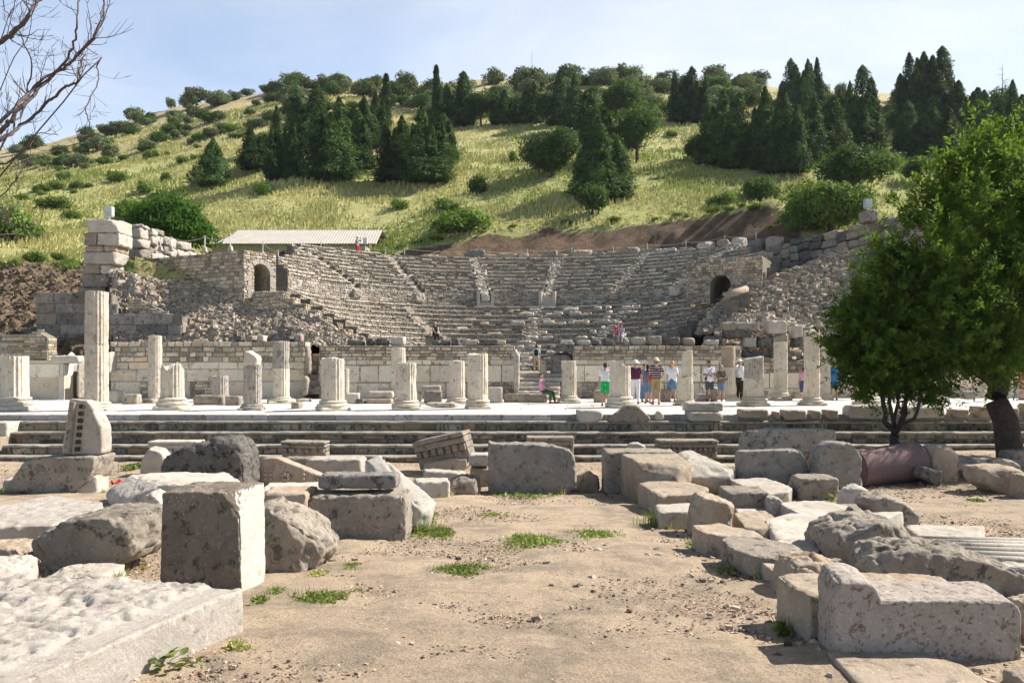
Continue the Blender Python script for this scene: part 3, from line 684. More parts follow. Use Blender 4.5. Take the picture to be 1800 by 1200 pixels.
# broken white seat slabs lying on the lower rows
q = random.Random(3)
for k in range(98):
    a = q.uniform(-25, 75) if k % 3 else q.uniform(-5, 45); i = q.randrange(0, 12); r0 = r_in+i*(r_d-r_in)/NL; z1 = zo+(i+1)*(zd-zo)/NL
    w, d, h = q.uniform(.3, 1.1), q.uniform(.25, .5), q.uniform(.08, .26)
    V, Q = star([(sx*w/2, sy*d/2, sz) for sx in (-1, 1) for sy in (-1, 1) for sz in (-.03, h)], .13, 20, .03, 2, .05, 2, .2, 7000+k)
    V = rotz(V, R_(q.uniform(-8, 8))); V[:, 1] += r0+.2+q.uniform(-.05, .2); V = rotz(V, -R_(a))+np.array([CC[0], CC[1], z1]); mb = MB(); mb.add(V, Q, .6+.4*q.random()); child(mb, 'seat_slab', 'seats' if k % 3 else 'pale', True)
# orchestra floor
m = MB(); th = np.linspace(0, 2*pi, 60, endpoint=False); V = [(CC[0], CC[1], 1.2)]+[(CC[0]+6*cos(t), CC[1]+6*sin(t), 1.2) for t in th]
m.add(V, [(0, k+1, (k+1) % 60+1) for k in range(60)]); v, f = box_vf(-13, 14, 38.55, 46, -1, 1.1); m.add(v, f)
tag(m.build('orchestra_floor', M['step']), kind='structure')
# broad entrance steps through the central gap
e = tag(empty('entrance_steps', (wx(948), 37, 0)), 'broad worn steps leading up through the central gap in the wall', 'steps')
for k in range(6):
    z = .2*(k+1); y = 35.9+k*.42
    wl, wr = (wx(908, y), wx(985, y)) if k < 4 else (wx(904, y), wx(1000, y))
    V, Q = star([(x, yy, zz) for x in (wl, wr) for yy in (y, y+.55) for zz in (z-.2, z)], .07, 30, .012, 2, .04, 2, .1, 800+k)
    mb = MB(); mb.add(V-np.array(e.location[:]), Q); mb.build('step', M['pale'], e, smooth=True)
v, f = box_vf(wx(904), wx(1008), 38.0, 38.8, -.5, 1.2); mb = MB(); mb.add(np.array(v)-np.array(e.location[:]), f); mb.build('landing', M['step'], e)
# ------------------------------------------------------------------ vaulted entrances
def arch(name, label, x, y, zb, w, hs, az, Wt, Ht, depth, seed, leftw=None):
    """masonry block with a vaulted passage; faces direction az (radians, normal), opening w wide, spring at hs"""
    e = tag(empty(name, (x, y, zb), 0), label, 'vaulted entrance')
    n = np.array([cos(az), sin(az), 0]); u = np.array([-n[1], n[0], 0])*1.0   # u: to the right as seen from the face is -u
    u = -u
    r = w/2; lw = leftw if leftw is not None else Wt/2; rw = Wt-lw
    def mp_(s, t, d): return u[None]*s[:, None]+n[None]*d[:, None]+np.stack([0*t, 0*t, t], 1)
    m = MB(); tmp = MB(); masonry(tmp, lambda s, t, d: np.stack([s, t, d], 1), -lw, rw, 0, Ht, (.12, .2), (.18, .42), .014, .05, .3, seed)
    V = tmp.arrays(); k = len(V)//12; Q = tmp.Fa[0][:9] if False else np.concatenate(tmp.Fa)
    cc = V.reshape(k, 12, 3).mean(1); inside = (np.abs(cc[:, 0]) < r+.20) & (cc[:, 1] < hs) | (np.hypot(cc[:, 0], cc[:, 1]-hs) < r+.26)
    Vk = V.reshape(k, 12, 3)[~inside]; kk = len(Vk); base = Q[:9]
    Q2 = (base[None]+(np.arange(kk)*12)[:, None, None]).reshape(-1, 4); Vf = Vk.reshape(-1, 3)
    m.add(mp_(Vf[:, 0], Vf[:, 1], Vf[:, 2]), Q2, np.repeat(np.random.default_rng(seed).random(kk), 12)); m.build('stone_facing', M['rubble'], e)
    # voussoirs and jambs
    m = MB(); q = random.Random(seed); nv = 15
    for i in range(nv):
        a0 = pi*i/nv+.012; a1 = pi*(i+1)/nv-.012; ro = r+q.uniform(.24, .34)
        c = [(r*cos(a0), hs+r*sin(a0)), (ro*cos(a0), hs+ro*sin(a0)), (ro*cos(a1), hs+ro*sin(a1)), (r*cos(a1), hs+r*sin(a1))]; d = q.uniform(.03, .07)
        P8 = np.array([(a, b, z) for z in (-.3, d) for a, b in c]); m.add(mp_(P8[:, 0], P8[:, 1], P8[:, 2]), [(0, 1, 2, 3), (7, 6, 5, 4), (0, 4, 5, 1), (1, 5, 6, 2), (2, 6, 7, 3), (3, 7, 4, 0)], q.random())
    t = 0
    while t < hs-.05:
        h = min(q.uniform(.18, .3), hs-t)
        for sg in (-1, 1):
            wv = q.uniform(.2, .36); x0, x1 = (r, r+wv) if sg > 0 else (-r-wv, -r)
            P8 = np.array([(a, b, z) for z in (-.3, q.uniform(.03, .07)) for a, b in ((x0, t+.01), (x1, t+.01), (x1, t+h), (x0, t+h))]); m.add(mp_(P8[:, 0], P8[:, 1], P8[:, 2]), [(0, 1, 2, 3), (7, 6, 5, 4), (0, 4, 5, 1), (1, 5, 6, 2), (2, 6, 7, 3), (3, 7, 4, 0)], q.random())
        t += h
    m.build('voussoirs', M['pale' if leftw < 2 else 'rubble'], e)
    # vault lining and solid core around it
    th = np.linspace(0, pi, 17); prof = [(r, 0)]+[(r*cos(a), hs+r*sin(a)) for a in th]+[(-r, 0)]; k = len(prof)
    outp = [(rw, 0)]+[((r+.3)*cos(a)*((rw if cos(a) > 0 else lw)/(r+.3)), Ht) for a in th]+[(-lw, 0)]
    V = np.array([(a, b, z) for z in (-.02, -depth) for a, b in prof]); m = MB(); m.add(mp_(V[:, 0], V[:, 1], V[:, 2]), quads_grid(2, k)[:, ::-1]); m.build('vault', M['rubble'], e)
    V = np.array([(a, b, -.02) for a, b in prof]+[(a, b, -.02) for a, b in outp]); m = MB(); m.add(mp_(V[:, 0], V[:, 1], V[:, 2]), quads_grid(2, k))
    ring = [(rw, 0), (rw, Ht), (-lw, Ht), (-lw, 0)]; V = np.array([(a, b, z) for z in (-.02, -depth) for a, b in ring]); m.add(mp_(V[:, 0], V[:, 1], V[:, 2]), quads_grid(2, 4))
    V = np.array([(-r-.1, 0, -depth+.02), (r+.1, 0, -depth+.02), (r+.1, hs+r+.1, -depth+.02), (-r-.1, hs+r+.1, -depth+.02)]); m.add(mp_(V[:, 0], V[:, 1], V[:, 2]), [(0, 1, 2, 3)])
    m.build('core', M['mortar'], e)
    return e
arch('vaulted_entrance', 'small stone arch at the left end of the seating, seen at a slant', -13.95, 42.6, 5.2, 1.2, 1.42, R_(-38), 2.05, 2.66, 3.2, 7, leftw=1.0)
arch('vaulted_entrance', 'dark stone arch at the right end of the seating', 12.75, 47.0, 5.35, 1.22, 1.15, R_(-118), 4.6, 2.75, 3.0, 9, leftw=2.5)
wall('retaining_wall', wx(262, 45.2), 45.2, -14.62, 41.74, 4.6, wz(441, 42), .8, 'flat-topped rubble retaining wall running into the left arch', 'wall', seed=17, ch=(.15, .26), sw=(.2, .6))
# ------------------------------------------------------------------ hillside
def lut(t): return (lambda px: np.interp(px, [a for a, b in t], [b for a, b in t]))
hb = lut([(-900, 14), (0, 13.0), (150, 12.6), (350, 11.9), (660, 12.0), (900, 13.5), (1180, 14.7), (1390, 15.4), (1560, 15.6), (1800, 15.5), (2800, 15)])
sk = lut([(-900, 420), (-200, 300), (0, 262), (100, 242), (200, 218), (300, 192), (400, 166), (500, 152), (600, 146), (700, 146), (900, 140), (1100, 138), (1300, 142), (1400, 150), (1560, 166), (1800, 176), (2100, 190), (2800, 260)])
YR = 190.0
def Hs(X, Y):
    X = np.asarray(X, float); Y = np.asarray(Y, float); px = CX+F*X/np.maximum(Y, 20)
    b = hb(px); r = EYE+(HY-sk(px))*YR/F
    t = (Y-72)/(YR-72)
    up = b+(r-b)*(np.clip(t, 0, 1)+.10*np.sin(np.clip(t, 0, 1)*pi)*0)
    z = np.where(t > 1, r-(Y-YR)*.18-((Y-YR)/40.)**2*.5, up)
    lowz = 2.4+(b-2.4)*np.clip((Y-40)/(32-8*np.clip((px-960)/200, 0, 1)*np.clip((1560-px)/200, 0, 1)), 0, 1)
    z = np.where(Y < 72, lowz, z)
    p = np.stack([X, Y, 0*X], -1).reshape(-1, 3); nn = fbm(p*.045, 4, 21).reshape(X.shape)*1.1+fbm(p*.35, 3, 22).reshape(X.shape)*.22
    amp = np.clip((Y-66)/12, .12, 1)
    z = z+nn*amp
    rho = np.hypot(X-CC[0], Y-CC[1]); inb = (Y > 40)
    k = np.clip((rho-23.2)/(27.5-23.2), 0, 1); rim = z+(10.6-z)*np.clip((Y-52)/8, 0, 1)
    zz = rim+(z-rim)*k**.75+.35*fbm(p*.9, 4, 31).reshape(X.shape)*(1-np.abs(2*k-1))
    z = np.where((rho < 27.5) & (Y > 44), zz, z)
    s = np.clip((rho-22.6)/.5, 0, 1); z = np.where(rho < 23.1, z*s+(-1.2)*(1-s), z)
    return z
def soil(X, Y):
    rho = np.hypot(X-CC[0], Y-CC[1]); p = np.stack([X, Y, 0*X], -1).reshape(-1, 3); nn = fbm(p*.6, 3, 41).reshape(X.shape)*.8
    a = np.clip((27.3+nn*.6-rho)/.5, 0, 1)*(Y > 50); px = CX+F*X/np.maximum(Y, 20); a = a*np.clip((1420-px)/25, 0, 1)
    b = np.clip((57.5+nn*2.5-Y)/1.5, 0, 1)
    return np.maximum(a, b)
def hill_mat():
    m, nt, b, o = newmat('hill_grass'); L = nt.links; v = coords(nt, False)
    mpn = nd(nt, 'Mapping'); mpn.inputs['Scale'].default_value = (1, 1, 2.2); L.new(v, mpn.inputs[0]); w = mpn.outputs[0]
    a = noise(nt, w, .05, 5, .6, .6); c = mixc(nt, rng_(nt, a, .42, .62), (.49, .45, .19), (.31, .34, .115))
    a2 = noise(nt, w, .35, 8, .7, .3); c = mixc(nt, rng_(nt, a2, .42, .62, 0, .75), c, (.27, .31, .085))
    a3 = noise(nt, w, 1.7, 8, .75); c = mixc(nt, rng_(nt, a3, .45, .65, 0, .6), c, (.60, .54, .26))
    sp = nd(nt, 'SeparateXYZ'); L.new(v, sp.inputs[0])
    dry = rng_(nt, math_(nt, 'ADD', sp.outputs[2], math_(nt, 'MULTIPLY', a2, 26)), 42, 62, 0, .75); c = mixc(nt, dry, c, (.56, .44, .25))
    rk = noise(nt, w, .22, 6, .65, .5); rkm = math_(nt, 'MULTIPLY', rng_(nt, rk, .56, .60), rng_(nt, sp.outputs[2], 40, 52)); c = mixc(nt, rkm, c, mixc(nt, rng_(nt, noise(nt, w, 1.5, 8, .8), .4, .6), (.16, .15, .14), (.42, .40, .37)))
    at = nd(nt, 'Attribute', attribute_name='tint')
    s1 = noise(nt, v, 1.1, 8, .7); sc_ = mixc(nt, rng_(nt, s1, .38, .62), (.11, .068, .042), (.22, .145, .09)); s2 = noise(nt, v, 6, 6, .7); sc_ = mixc(nt, rng_(nt, s2, .58, .72, 0, .7), sc_, (.42, .36, .30)); 
    c = mixc(nt, rng_(nt, math_(nt, 'ADD', at.outputs['Fac'], math_(nt, 'MULTIPLY', math_(nt, 'SUBTRACT', s2, .5), 1.0)), .4, .6), c, sc_)
    L.new(c, b.inputs['Base Color']); b.inputs['Roughness'].default_value = .95
    h = math_(nt, 'ADD', noise(nt, v, 1.2, 10, .75), noise(nt, v, 5, 8, .8)); bp = nd(nt, 'Bump', i_Strength=.8, i_Distance=.35); L.new(h, bp.inputs['Height']); L.new(bp.outputs[0], b.inputs['Normal'])
    return m
M['hill'] = hill_mat()
xs = np.arange(-90, 90.1, .45); ys = np.arange(39, 80.1, .45)
X, Y = np.meshgrid(xs, ys, indexing='ij'); m = MB(); Zt = Hs(X, Y)
m.add(np.stack([X.ravel(), Y.ravel(), Zt.ravel()], 1), quads_grid(len(xs), len(ys)), soil(X, Y).ravel())
tag(m.build('hill_foot', M['hill'], smooth=True), kind='structure')
pxs = np.arange(-900, 2800, 9.); ys = np.concatenate([np.arange(79.6, 120, .7), np.arange(120, 200, 1.1), np.arange(200, 330, 6)])
PXg, Yg = np.meshgrid(pxs, ys, indexing='ij'); Xg = (PXg-CX)/F*Yg; Zt = Hs(Xg, Yg)
m = MB(); m.add(np.stack([Xg.ravel(), Yg.ravel(), Zt.ravel()], 1), quads_grid(len(pxs), len(ys)), soil(Xg, Yg).ravel()*0)
tag(m.build('hillside', M['hill'], smooth=True), kind='structure')
_Y = np.arange(58, 200, .25)
def hit(px, py, ymin=58):
    Yq = _Y[_Y >= ymin]; X = (px-CX)/F*Yq; z = Hs(X, Yq); rz = EYE-(py-HY)*Yq/F
    k = np.nonzero(z >= rz)[0]
    i = k[0] if len(k) else int(np.argmin(rz-z)); return float(X[i]), float(Yq[i]), float(z[i])
# dry grass
rr = np.random.default_rng(9); n = 130000
Yp = 58+(165-58)*rr.random(n)**1.5; pxp = rr.random(n)*2000-100; Xp = (pxp-CX)/F*Yp
kp = (soil(Xp, Yp) < .4) & (np.hypot(Xp-CC[0], Yp-CC[1]) > 27.2) & (fbm(np.stack([Xp, Yp, 0*Xp], 1)*.25, 3, 6)+rr.random(n)*1.3 > .35)
Xp, Yp = Xp[kp], Yp[kp]; n = len(Xp); Zp = Hs(Xp, Yp)
h = (.22+.38*rr.random(n))*(1+.5*fbm(np.stack([Xp, Yp, 0*Xp], 1)*.15, 2, 8)); w = .05+.09*rr.random(n)+Yp*.0006; a = rr.random(n)*pi; lx = (rr.random(n)-.5)*.3; ly = (rr.random(n)-.5)*.3
V = np.stack([np.stack([Xp-w*np.cos(a), Yp-w*np.sin(a), Zp-.05], 1), np.stack([Xp+w*np.cos(a), Yp+w*np.sin(a), Zp-.05], 1), np.stack([Xp+lx+w*.4, Yp+ly, Zp+h], 1), np.stack([Xp+lx-w*.4, Yp+ly, Zp+h*.9], 1)], 1)
gt = np.clip(.5+.75*fbm(np.stack([Xp, Yp, 0*Xp], 1)*.09, 4, 12)+.5*(rr.random(n)-.5), 0, 1)
def grass_mat(name, ca, cb):
    m, nt, b, o = newmat(name); at = nd(nt, 'Attribute', attribute_name='tint'); c = mixc(nt, at.outputs['Fac'], ca, cb); nt.links.new(c, b.inputs['Base Color'])
    tr = nd(nt, 'BsdfTranslucent'); nt.links.new(c, tr.inputs[0]); ms = nd(nt, 'MixShader'); ms.inputs[0].default_value = .35
    nt.links.new(b.outputs[0], ms.inputs[1]); nt.links.new(tr.outputs[0], ms.inputs[2]); nt.links.new(ms.outputs[0], o.inputs[0]); return m
M['grass'] = grass_mat('dry_grass', (.30, .35, .10), (.59, .54, .24))
m = MB(); m.add(V.reshape(-1, 3), np.arange(n*4).reshape(-1, 4), np.repeat(gt, 4))
tag(m.build('grass', M['grass']), 'tall dry and green grass covering the hillside', 'grass', kind='stuff')
# ------------------------------------------------------------------ broken masonry slopes beside the seating
def slope(name, label, c00, c10, c01, c11, nu, nv, amp, fr, seed, stones, ss, mat='debris', bulge=0, cat='rubble slope'):
    m = MB(); patch(m, c00, c10, c01, c11, nu, nv, amp, fr, seed, stones, ss, bulge=bulge)
    return tag(m.build(name, M[mat], origin=tuple(c00)), label, cat)
slope('rubble_slope', 'bright broken masonry slope spilling right from the left pier', P(200, 612, 38.9), P(648, 606, 39.6), P(205, 480, 43.2), P(452, 514, 42.6), 150, 70, .24, .8, 5, 1500, (.05, .20))
slope('rubble_slope', 'ragged mound of broken masonry below the foot of the left pier', P(196, 604, 40.2), P(330, 606, 40), P(196, 470, 42.4), P(262, 500, 42.4), 50, 50, .22, 1.1, 15, 300, (.08, .28), mat='debris')
slope('earth_slope', 'brown earth bank with grass in front of the retaining wall', P(232, 515, 42.9), P(452, 530, 41.9), P(238, 452, 44.9), P(440, 512, 42.5), 60, 26, .1, .7, 25, 60, (.03, .1), mat='earthbank' if 'earthbank' in M else 'hill', cat='earth bank')
slope('rubble_slope', 'pale grey broken masonry slope right of the right arch', P(1222, 585, 43.2), P(1500, 570, 42.0), P(1284, 512, 46.0), P(1490, 438, 47.5), 90, 60, .2, .9, 35, 900, (.06, .26))
slope('rubble_slope', 'lower shelf of broken brown masonry behind the right part of the wall', P(1230, 618, 39.6), P(1500, 640, 39.2), P(1290, 556, 43.6), P(1500, 560, 42.4), 90, 50, .26, 1.0, 45, 700, (.08, .3))
slope('rubble_slope', 'earth and rubble slope behind the right outer wall beside the leafy tree', P(1480, 650, 39.4), P(1950, 660, 39.0), P(1480, 470, 46.5), P(1950, 440, 52), 70, 50, .4, .7, 55, 300, (.08, .35))
slope('rubble_slope', 'heap of small orange and grey stones behind the wall beside the side doorway', P(520, 612, 38.7), P(650, 610, 38.9), P(505, 560, 40.2), P(630, 590, 40.0), 40, 24, .2, 1.4, 65, 260, (.05, .16), mat='debris')
slope('rubble_slope', 'stony dirt slope at the far left edge behind the marble wall', P(-120, 640, 38.4), P(210, 612, 38.6), P(-160, 462, 58), P(150, 470, 56), 120, 120, .55, .5, 75, 1100, (.05, .26), mat='dirtslope')
wall('rubble_wall', wx(226, 40.3), 40.3, wx(345, 40.3), 40.5, wz(606, 40.3), wz(522, 40.3), .5, 'low brown coursed rubble wall below the bright slope, right of the tallest column', 'wall', ch=(.09, .16), sw=(.15, .5), seed=29, topf=lambda s: wz(522, 40.3)-.28*s-.25*(s > 1.2)+.08*sin(s*5))
# jagged stepped ends of the lower rows at left
e = tag(empty('stepped_masonry', (-9.5, 41.5, 1)), 'ragged stair-like end of dark rubble masonry descending to the right below the left arch', 'ruined masonry')
for k in range(9):
    a = P(476+k*19, 512+k*11.0, 41.6); x1 = a.x+.75; z1 = a.z
    mb = MB(); masonry(mb, flat_map((a.x-.9, 41.45, 0), (1, 0, 0), (0, -1, 0)), 0, x1-a.x+.9, z1-1.0, z1, (.11, .18), (.16, .4), .014, .06, .35, 600+k)
    masonry(mb, flat_map((x1, 41.45, 0), (0, 1, 0), (1, 0, 0)), 0, 1.0, z1-.6, z1, (.11, .18), (.16, .4), .014, .06, .35, 640+k)
    V = mb.arrays()-np.array(e.location[:]); m2 = MB(); m2.add(V, np.concatenate(mb.Fa), np.concatenate(mb.T)); m2.build('stone_facing', M['rubble'], e)
    v, f = box_vf(a.x-.9, x1-.01, 41.46, 42.6, z1-2.2, z1-.02); m2 = MB(); m2.add(np.array(v)-np.array(e.location[:]), f); m2.build('core', M['mortar'], e)
# loose blocks along the rim of the seating
q = random.Random(4); px = 700; k = 0
GR = 'broken blocks standing in a row on the rim of the seating'
while px < 1400:
    w = q.uniform(20, 40)*(1 if px < 1200 else .85); h = q.uniform(14, 24); xm = px+w/2
    th = math.degrees(math.atan((xm-905)/1350*68/22.6)); th = np.interp(xm, [560, 750, 905, 1060, 1230, 1400], [-40, -17, 0, 17, 37, 60])
    x, y = ring_xy(23.2, R_(th)); ww = w*y/F*.96; hh = h*y/F*(.75 if px < 760 else 1)
    big = 1010 < xm < 1035
    if big: hh = 1.6
    if not (px < 790 and q.random() < .4):
        pts = [(sx*ww/2, sy*.35, sz) for sx in (-1, 1) for sy in (-1, 1) for sz in (-.5, hh*q.uniform(.85, 1.05))]
        V, Q = star(pts, .12, 20, .05, 1.9, .07, 3, .22, 3300+k); m = MB(); m.add(V, Q)
        o = m.build('rim_block', M['pale' if big else q.choice(['grey', 'warm', 'warm', 'lich', 'pale'])], smooth=True); o.location = (x, y, 10.75); o.rotation_euler = (0, 0, -R_(th)+q.uniform(-.1, .1))
        tag(o, 'tallest pale upright block on the rim of the seating' if big else 'weathered block on the rim of the seating, '+('left of the first white podium steps' if xm < 850 else 'between the two white podium steps' if xm < 962 else 'left of the tallest pale block' if xm < 1020 else 'just right of the tallest pale block' if xm < 1120 else 'above the stairs left of the right arch' if xm < 1230 else 'above and right of the right arch'), 'stone block', None if big else GR); k += 1
    px += w+q.uniform(0, 3)
# ------------------------------------------------------------------ columns
def shaft_mesh(R0, R1, z0, z1, flutes=20, seed=0, brk=(0, 0, 0), plain=False, er=.01, ends=True):
    """brk=(slope_x, slope_y, noise): broken top surface"""
    mb = MB(); na = flutes*6; nz = max(6, int((z1-z0)/.08)); th = np.arange(na)*2*pi/na
    u = np.linspace(0, 1, nz+1); TH, U = np.meshgrid(th, u, indexing='ij'); Rr = R0+(R1-R0)*U
    fl = 0 if plain else .085*np.sqrt(np.clip(1-(2*((TH*flutes/2/pi) % 1)-1)**2, 0, 1))
    r = Rr*(1-fl)
    def top(x, y): return z1+brk[0]*x+brk[1]*y+brk[2]*fbm(np.stack([x*3.1, y*3.1, 0*x+seed], 1), 4, seed)
    tx = top((R1*np.cos(th)), (R1*np.sin(th))); Z_ = z0+(tx[:, None]-z0)*U
    X_, Y_ = r*np.cos(TH), r*np.sin(TH); p = np.stack([X_.ravel(), Y_.ravel(), Z_.ravel()], 1)
    dd = er*fbm(p*4+seed, 4, seed)-er*4*np.clip(fbm(p*2.3+seed*3, 3, seed+2)-.35, 0, 1)
    p[:, 0] += dd*np.cos(TH).ravel(); p[:, 1] += dd*np.sin(TH).ravel()
    mb.add(p, quads_grid(na, nz+1, True))
    V = [p.reshape(na, nz+1, 3)[:, -1]]
    for f in (.93, .75, .5, .25):
        x = R1*.95*f*np.cos(th); y = R1*.95*f*np.sin(th); V.append(np.stack([x, y, top(x, y)+.008], 1))
    V = np.stack(V, 1).reshape(-1, 3); k = 5
    c = np.array([[0, 0, float(top(np.zeros(1), np.zeros(1))[0])]])
    mb.add(np.concatenate([V, c]), [tuple(x) for x in quads_grid(na, k, True)]+[(i*k+4, ((i+1) % na)*k+4, na*k) for i in range(na)])
    return mb
def lathe(mb, prof, n=40, sq=None, er=.006, seed=0):
    th = np.arange(n)*2*pi/n; V = np.array([[(r*cos(t)), (r*sin(t)), z] for t in th for r, z in prof]); V += er*fbm(V*5+seed, 3, seed)[:, None]
    mb.add(V, [tuple(x) for x in quads_grid(n, len(prof), True)]+[tuple(i*len(prof)+len(prof)-1 for i in range(n))])
def column(label, px, ptop, w, pbot, pbase, joints=(), brk=(0, 0, .02), mat='column', topmat=None, taper=.97, plain_top=False, name='fluted_column', row='front', wb=None, lean=0, seed=None, er=.012, cap=None):
    SEED[0] += 1; sd_ = seed or SEED[0]
    Y = EYE*F/(pbase-HY) if pbase else (31 if row == 'front' else 34)
    X = (px-CX)*Y/F; z = lambda py: EYE-(py-HY)*Y/F
    R0 = w*Y/F/2*1.04; zb = max(.02, z(pbot)); zt = z(ptop)
    e = empty(name, (X, Y, 0), random.Random(sd_).random()*.5); tag(e, label, 'column', 'broken marble columns on the platform')
    zs = [zb]+sorted(z(j) for j in joints)+[zt]
    for i in range(len(zs)-1):
        a, b = zs[i], zs[i+1]; last = i == len(zs)-2
        ra = R0*(1-(1-taper)*(a-zb)/max(.5, zt-zb)); rb = R0*(1-(1-taper)*(b-zb)/max(.5, zt-zb))
        mm = topmat if (last and topmat) else mat
        sm = shaft_mesh(ra, rb, a+.004, b-(.006 if not last else 0), 20, sd_*3+i, brk if last else (0, 0, .003), plain=(plain_top and last), er=er)
        o = sm.build('drum' if len(zs) > 2 else 'shaft', M[mm], e, smooth=True)
    mb = MB(); Rb = (wb*Y/F/2 if wb else R0*1.38)
    if zb > .1:
        pl = zb*.34; sp_ = zb-pl; prof = [(Rb*.99, pl), (Rb*1.0, pl+sp_*.06)]
        for k in range(7): a = -pi/2+pi*k/6; prof.append((Rb*.93+Rb*.06*cos(a), pl+sp_*.28+sp_*.2*sin(a)))
        for k in range(5): a = pi*k/4; prof.append((R0*1.18-R0*.06*sin(a), pl+sp_*(.5+.16*k/4)))
        for k in range(7): a = -pi/2+pi*k/6; prof.append((R0*1.12+R0*.07*cos(a), pl+sp_*.80+sp_*.13*sin(a)))
        prof.append((R0*1.02, zb+.004))
        lathe(mb, prof, 44, seed=sd_, er=.01); o = mb.build('base', M[mat], e, smooth=True)
        a = Rb*.97; V, Q = star([(sx*a, sy*a, zz) for sx in (-1, 1) for sy in (-1, 1) for zz in (0, pl+.01)], .06, 34, .01, 2, .03, 2, .1, sd_*7)
        mb = MB(); mb.add(V, Q); mb.build('plinth', M[mat], e, smooth=True)
    return e
col_specs = [
 ('short fluted column at the left edge of the photo on a grey base', 25, 626, 44, 697, 721, (), (0, 0, .01), {}),
 ('tallest fluted column, two joined drums, left of the dark ashlar wall', 170, 513, 37, 706, 721, (605,), (0, 0, .01), {}),
 ('short stubby column with a rounded broken top on a wide base', 303, 646, 38, 698, 720, (), (.15, 0, .16), dict(wb=54)),
 ('column with a tilted pale broken slab top and three stacked drums', 444, 640, 30, 710, 720, (671,), (-.1, 0, .06), dict(mat='colgrey')),
 ('golden fluted column with a notched top right of the side doorway', 585, 631, 39, 703, 721, (), (-.08, 0, .05), {}),
 ('fluted column with a flat top, cracked near its foot, left of the lying shaft', 714, 638, 36, 703, 720, (), (0, 0, .01), {}),
 ('thick pale column with a worn unfluted top beside the slimmer column', 840, 622, 35, 702, 718, (), (0, 0, .05), dict(wb=43)),
 ('fat column with a grey sloping broken top behind the green-shorts man', 1090, 640, 36, 696, 716, (), (-.28, 0, .10), dict(wb=48)),
 ('two-piece column, slender upper drum set back on a wider lower drum', 1204, 664, 28, 704, 712, (), (0, 0, .02), dict(wb=36)),
 ('column with blackened flutes above an oblique crack, touched by the white-capped man', 1325, 629, 33, 697, 713, (664,), (.12, 0, .04), dict(topmat='colgrey', wb=46)),
 ('tall two-drum column just left of the woman in the blue dress', 1427, 582, 26, 698, 712, (632,), (.1, 0, .08), dict(wb=41)),
 ('slim tall column in the rear row behind the stubby rounded column', 273, 590, 22, 700, 707, (661,), (0, 0, .03), {}),
 ('small blackened column stump behind the lying block', 386, 661, 29, 694, 705, (), (0, 0, .04), dict(mat='colgrey')),
 ('grey-topped column of two drums left of the side doorway', 494, 600, 28, 697, 708, (647,), (0, 0, .02), dict(topmat='colgrey', wb=48)),
 ('narrow plain shaft peeking out behind the golden fluted column', 607, 648, 13, 700, 705, (), (0, 0, .01), {}),
 ('taller rear column behind the flat-topped cracked one', 700, 611, 25, 698, 706, (), (0, 0, .01), {}),
 ('slim column left of the thick pale column with worn flutes', 803, 634, 27, 698, 709, (), (0, 0, .02), dict(wb=36)),
 ('pale fluted column right of the central steps', 1000, 634, 26, 695, 708, (), (0, 0, .01), dict(wb=40)),
 ('tall stained column with a smooth upper drum behind the couple', 1280, 609, 24, 694, 704, (645,), (0, 0, .02), dict(plain_top=True, topmat='warm')),
 ('two-drum rear column between the black-topped column and the tallest right one', 1372, 602, 23, 690, 703, (650,), (0, 0, .02), dict(wb=34)),
 ('slanted-top column half hidden by the leaves beside the blue dress', 1452, 612, 15, 692, 703, (650,), (-.4, 0, .02), {}),
 ('low column foot with a wide base under the tree branches', 1527, 684, 30, 697, 711, (), (0, 0, .06), dict(wb=44)),
]
for lb, px, pt, w, pb, pbase, j, bk, kw in col_specs: column(lb, px, pt, w, pb, pbase, joints=j, brk=bk, **kw)
# upper pieces that sit on columns: set back drum, tilted slab
Yc = EYE*F/(712-HY); e2 = shaft_mesh(20/2*Yc/F, 19/2*Yc/F, 0, (664-617)*Yc/F, 18, 77, (.35, 0, .05)); o = e2.build('column_drum', M['column'], smooth=True); o.location = ((1208-CX)*Yc/F, Yc, EYE-(664-HY)*Yc/F+.002); tag(o, 'slender slant-topped drum standing on the wider lower drum', 'column drum')
Yc = EYE*F/(720-HY); K('pale broken curved slab leaning on top of the three-drum column', [(431, 617), (441, 615), (449, 624), (459, 627), (458, 643), (430, 643)], Yc-.3, .6, 'column', name='column_fragment', cat='column fragment', group=None)
K('lying fluted shaft fragment on the platform by the thick pale column', [(745, 708), (748, 713), (808, 718), (807, 708), (750, 706)], 29.6, .45, 'colgrey', name='column_fragment', cat='column fragment', group=None, dz=0)
K('leaning fluted pillar forming the left jamb of the central stairs', [(902, 615), (907, 611), (914, 622), (913, 690), (903, 691)], 36.6, .5, 'colgrey', name='door_jamb', cat='pillar', group=None, cuts=0)
e2 = shaft_mesh(.17, .16, 0, .62, 12, 79, (0, 0, .02)); o = e2.build('column_stump', M['colgrey'], smooth=True); o.location = (wx(955, 38.2), 38.2, 1.2); tag(o, 'thin dark fluted stump at the top right of the central steps', 'column stump')
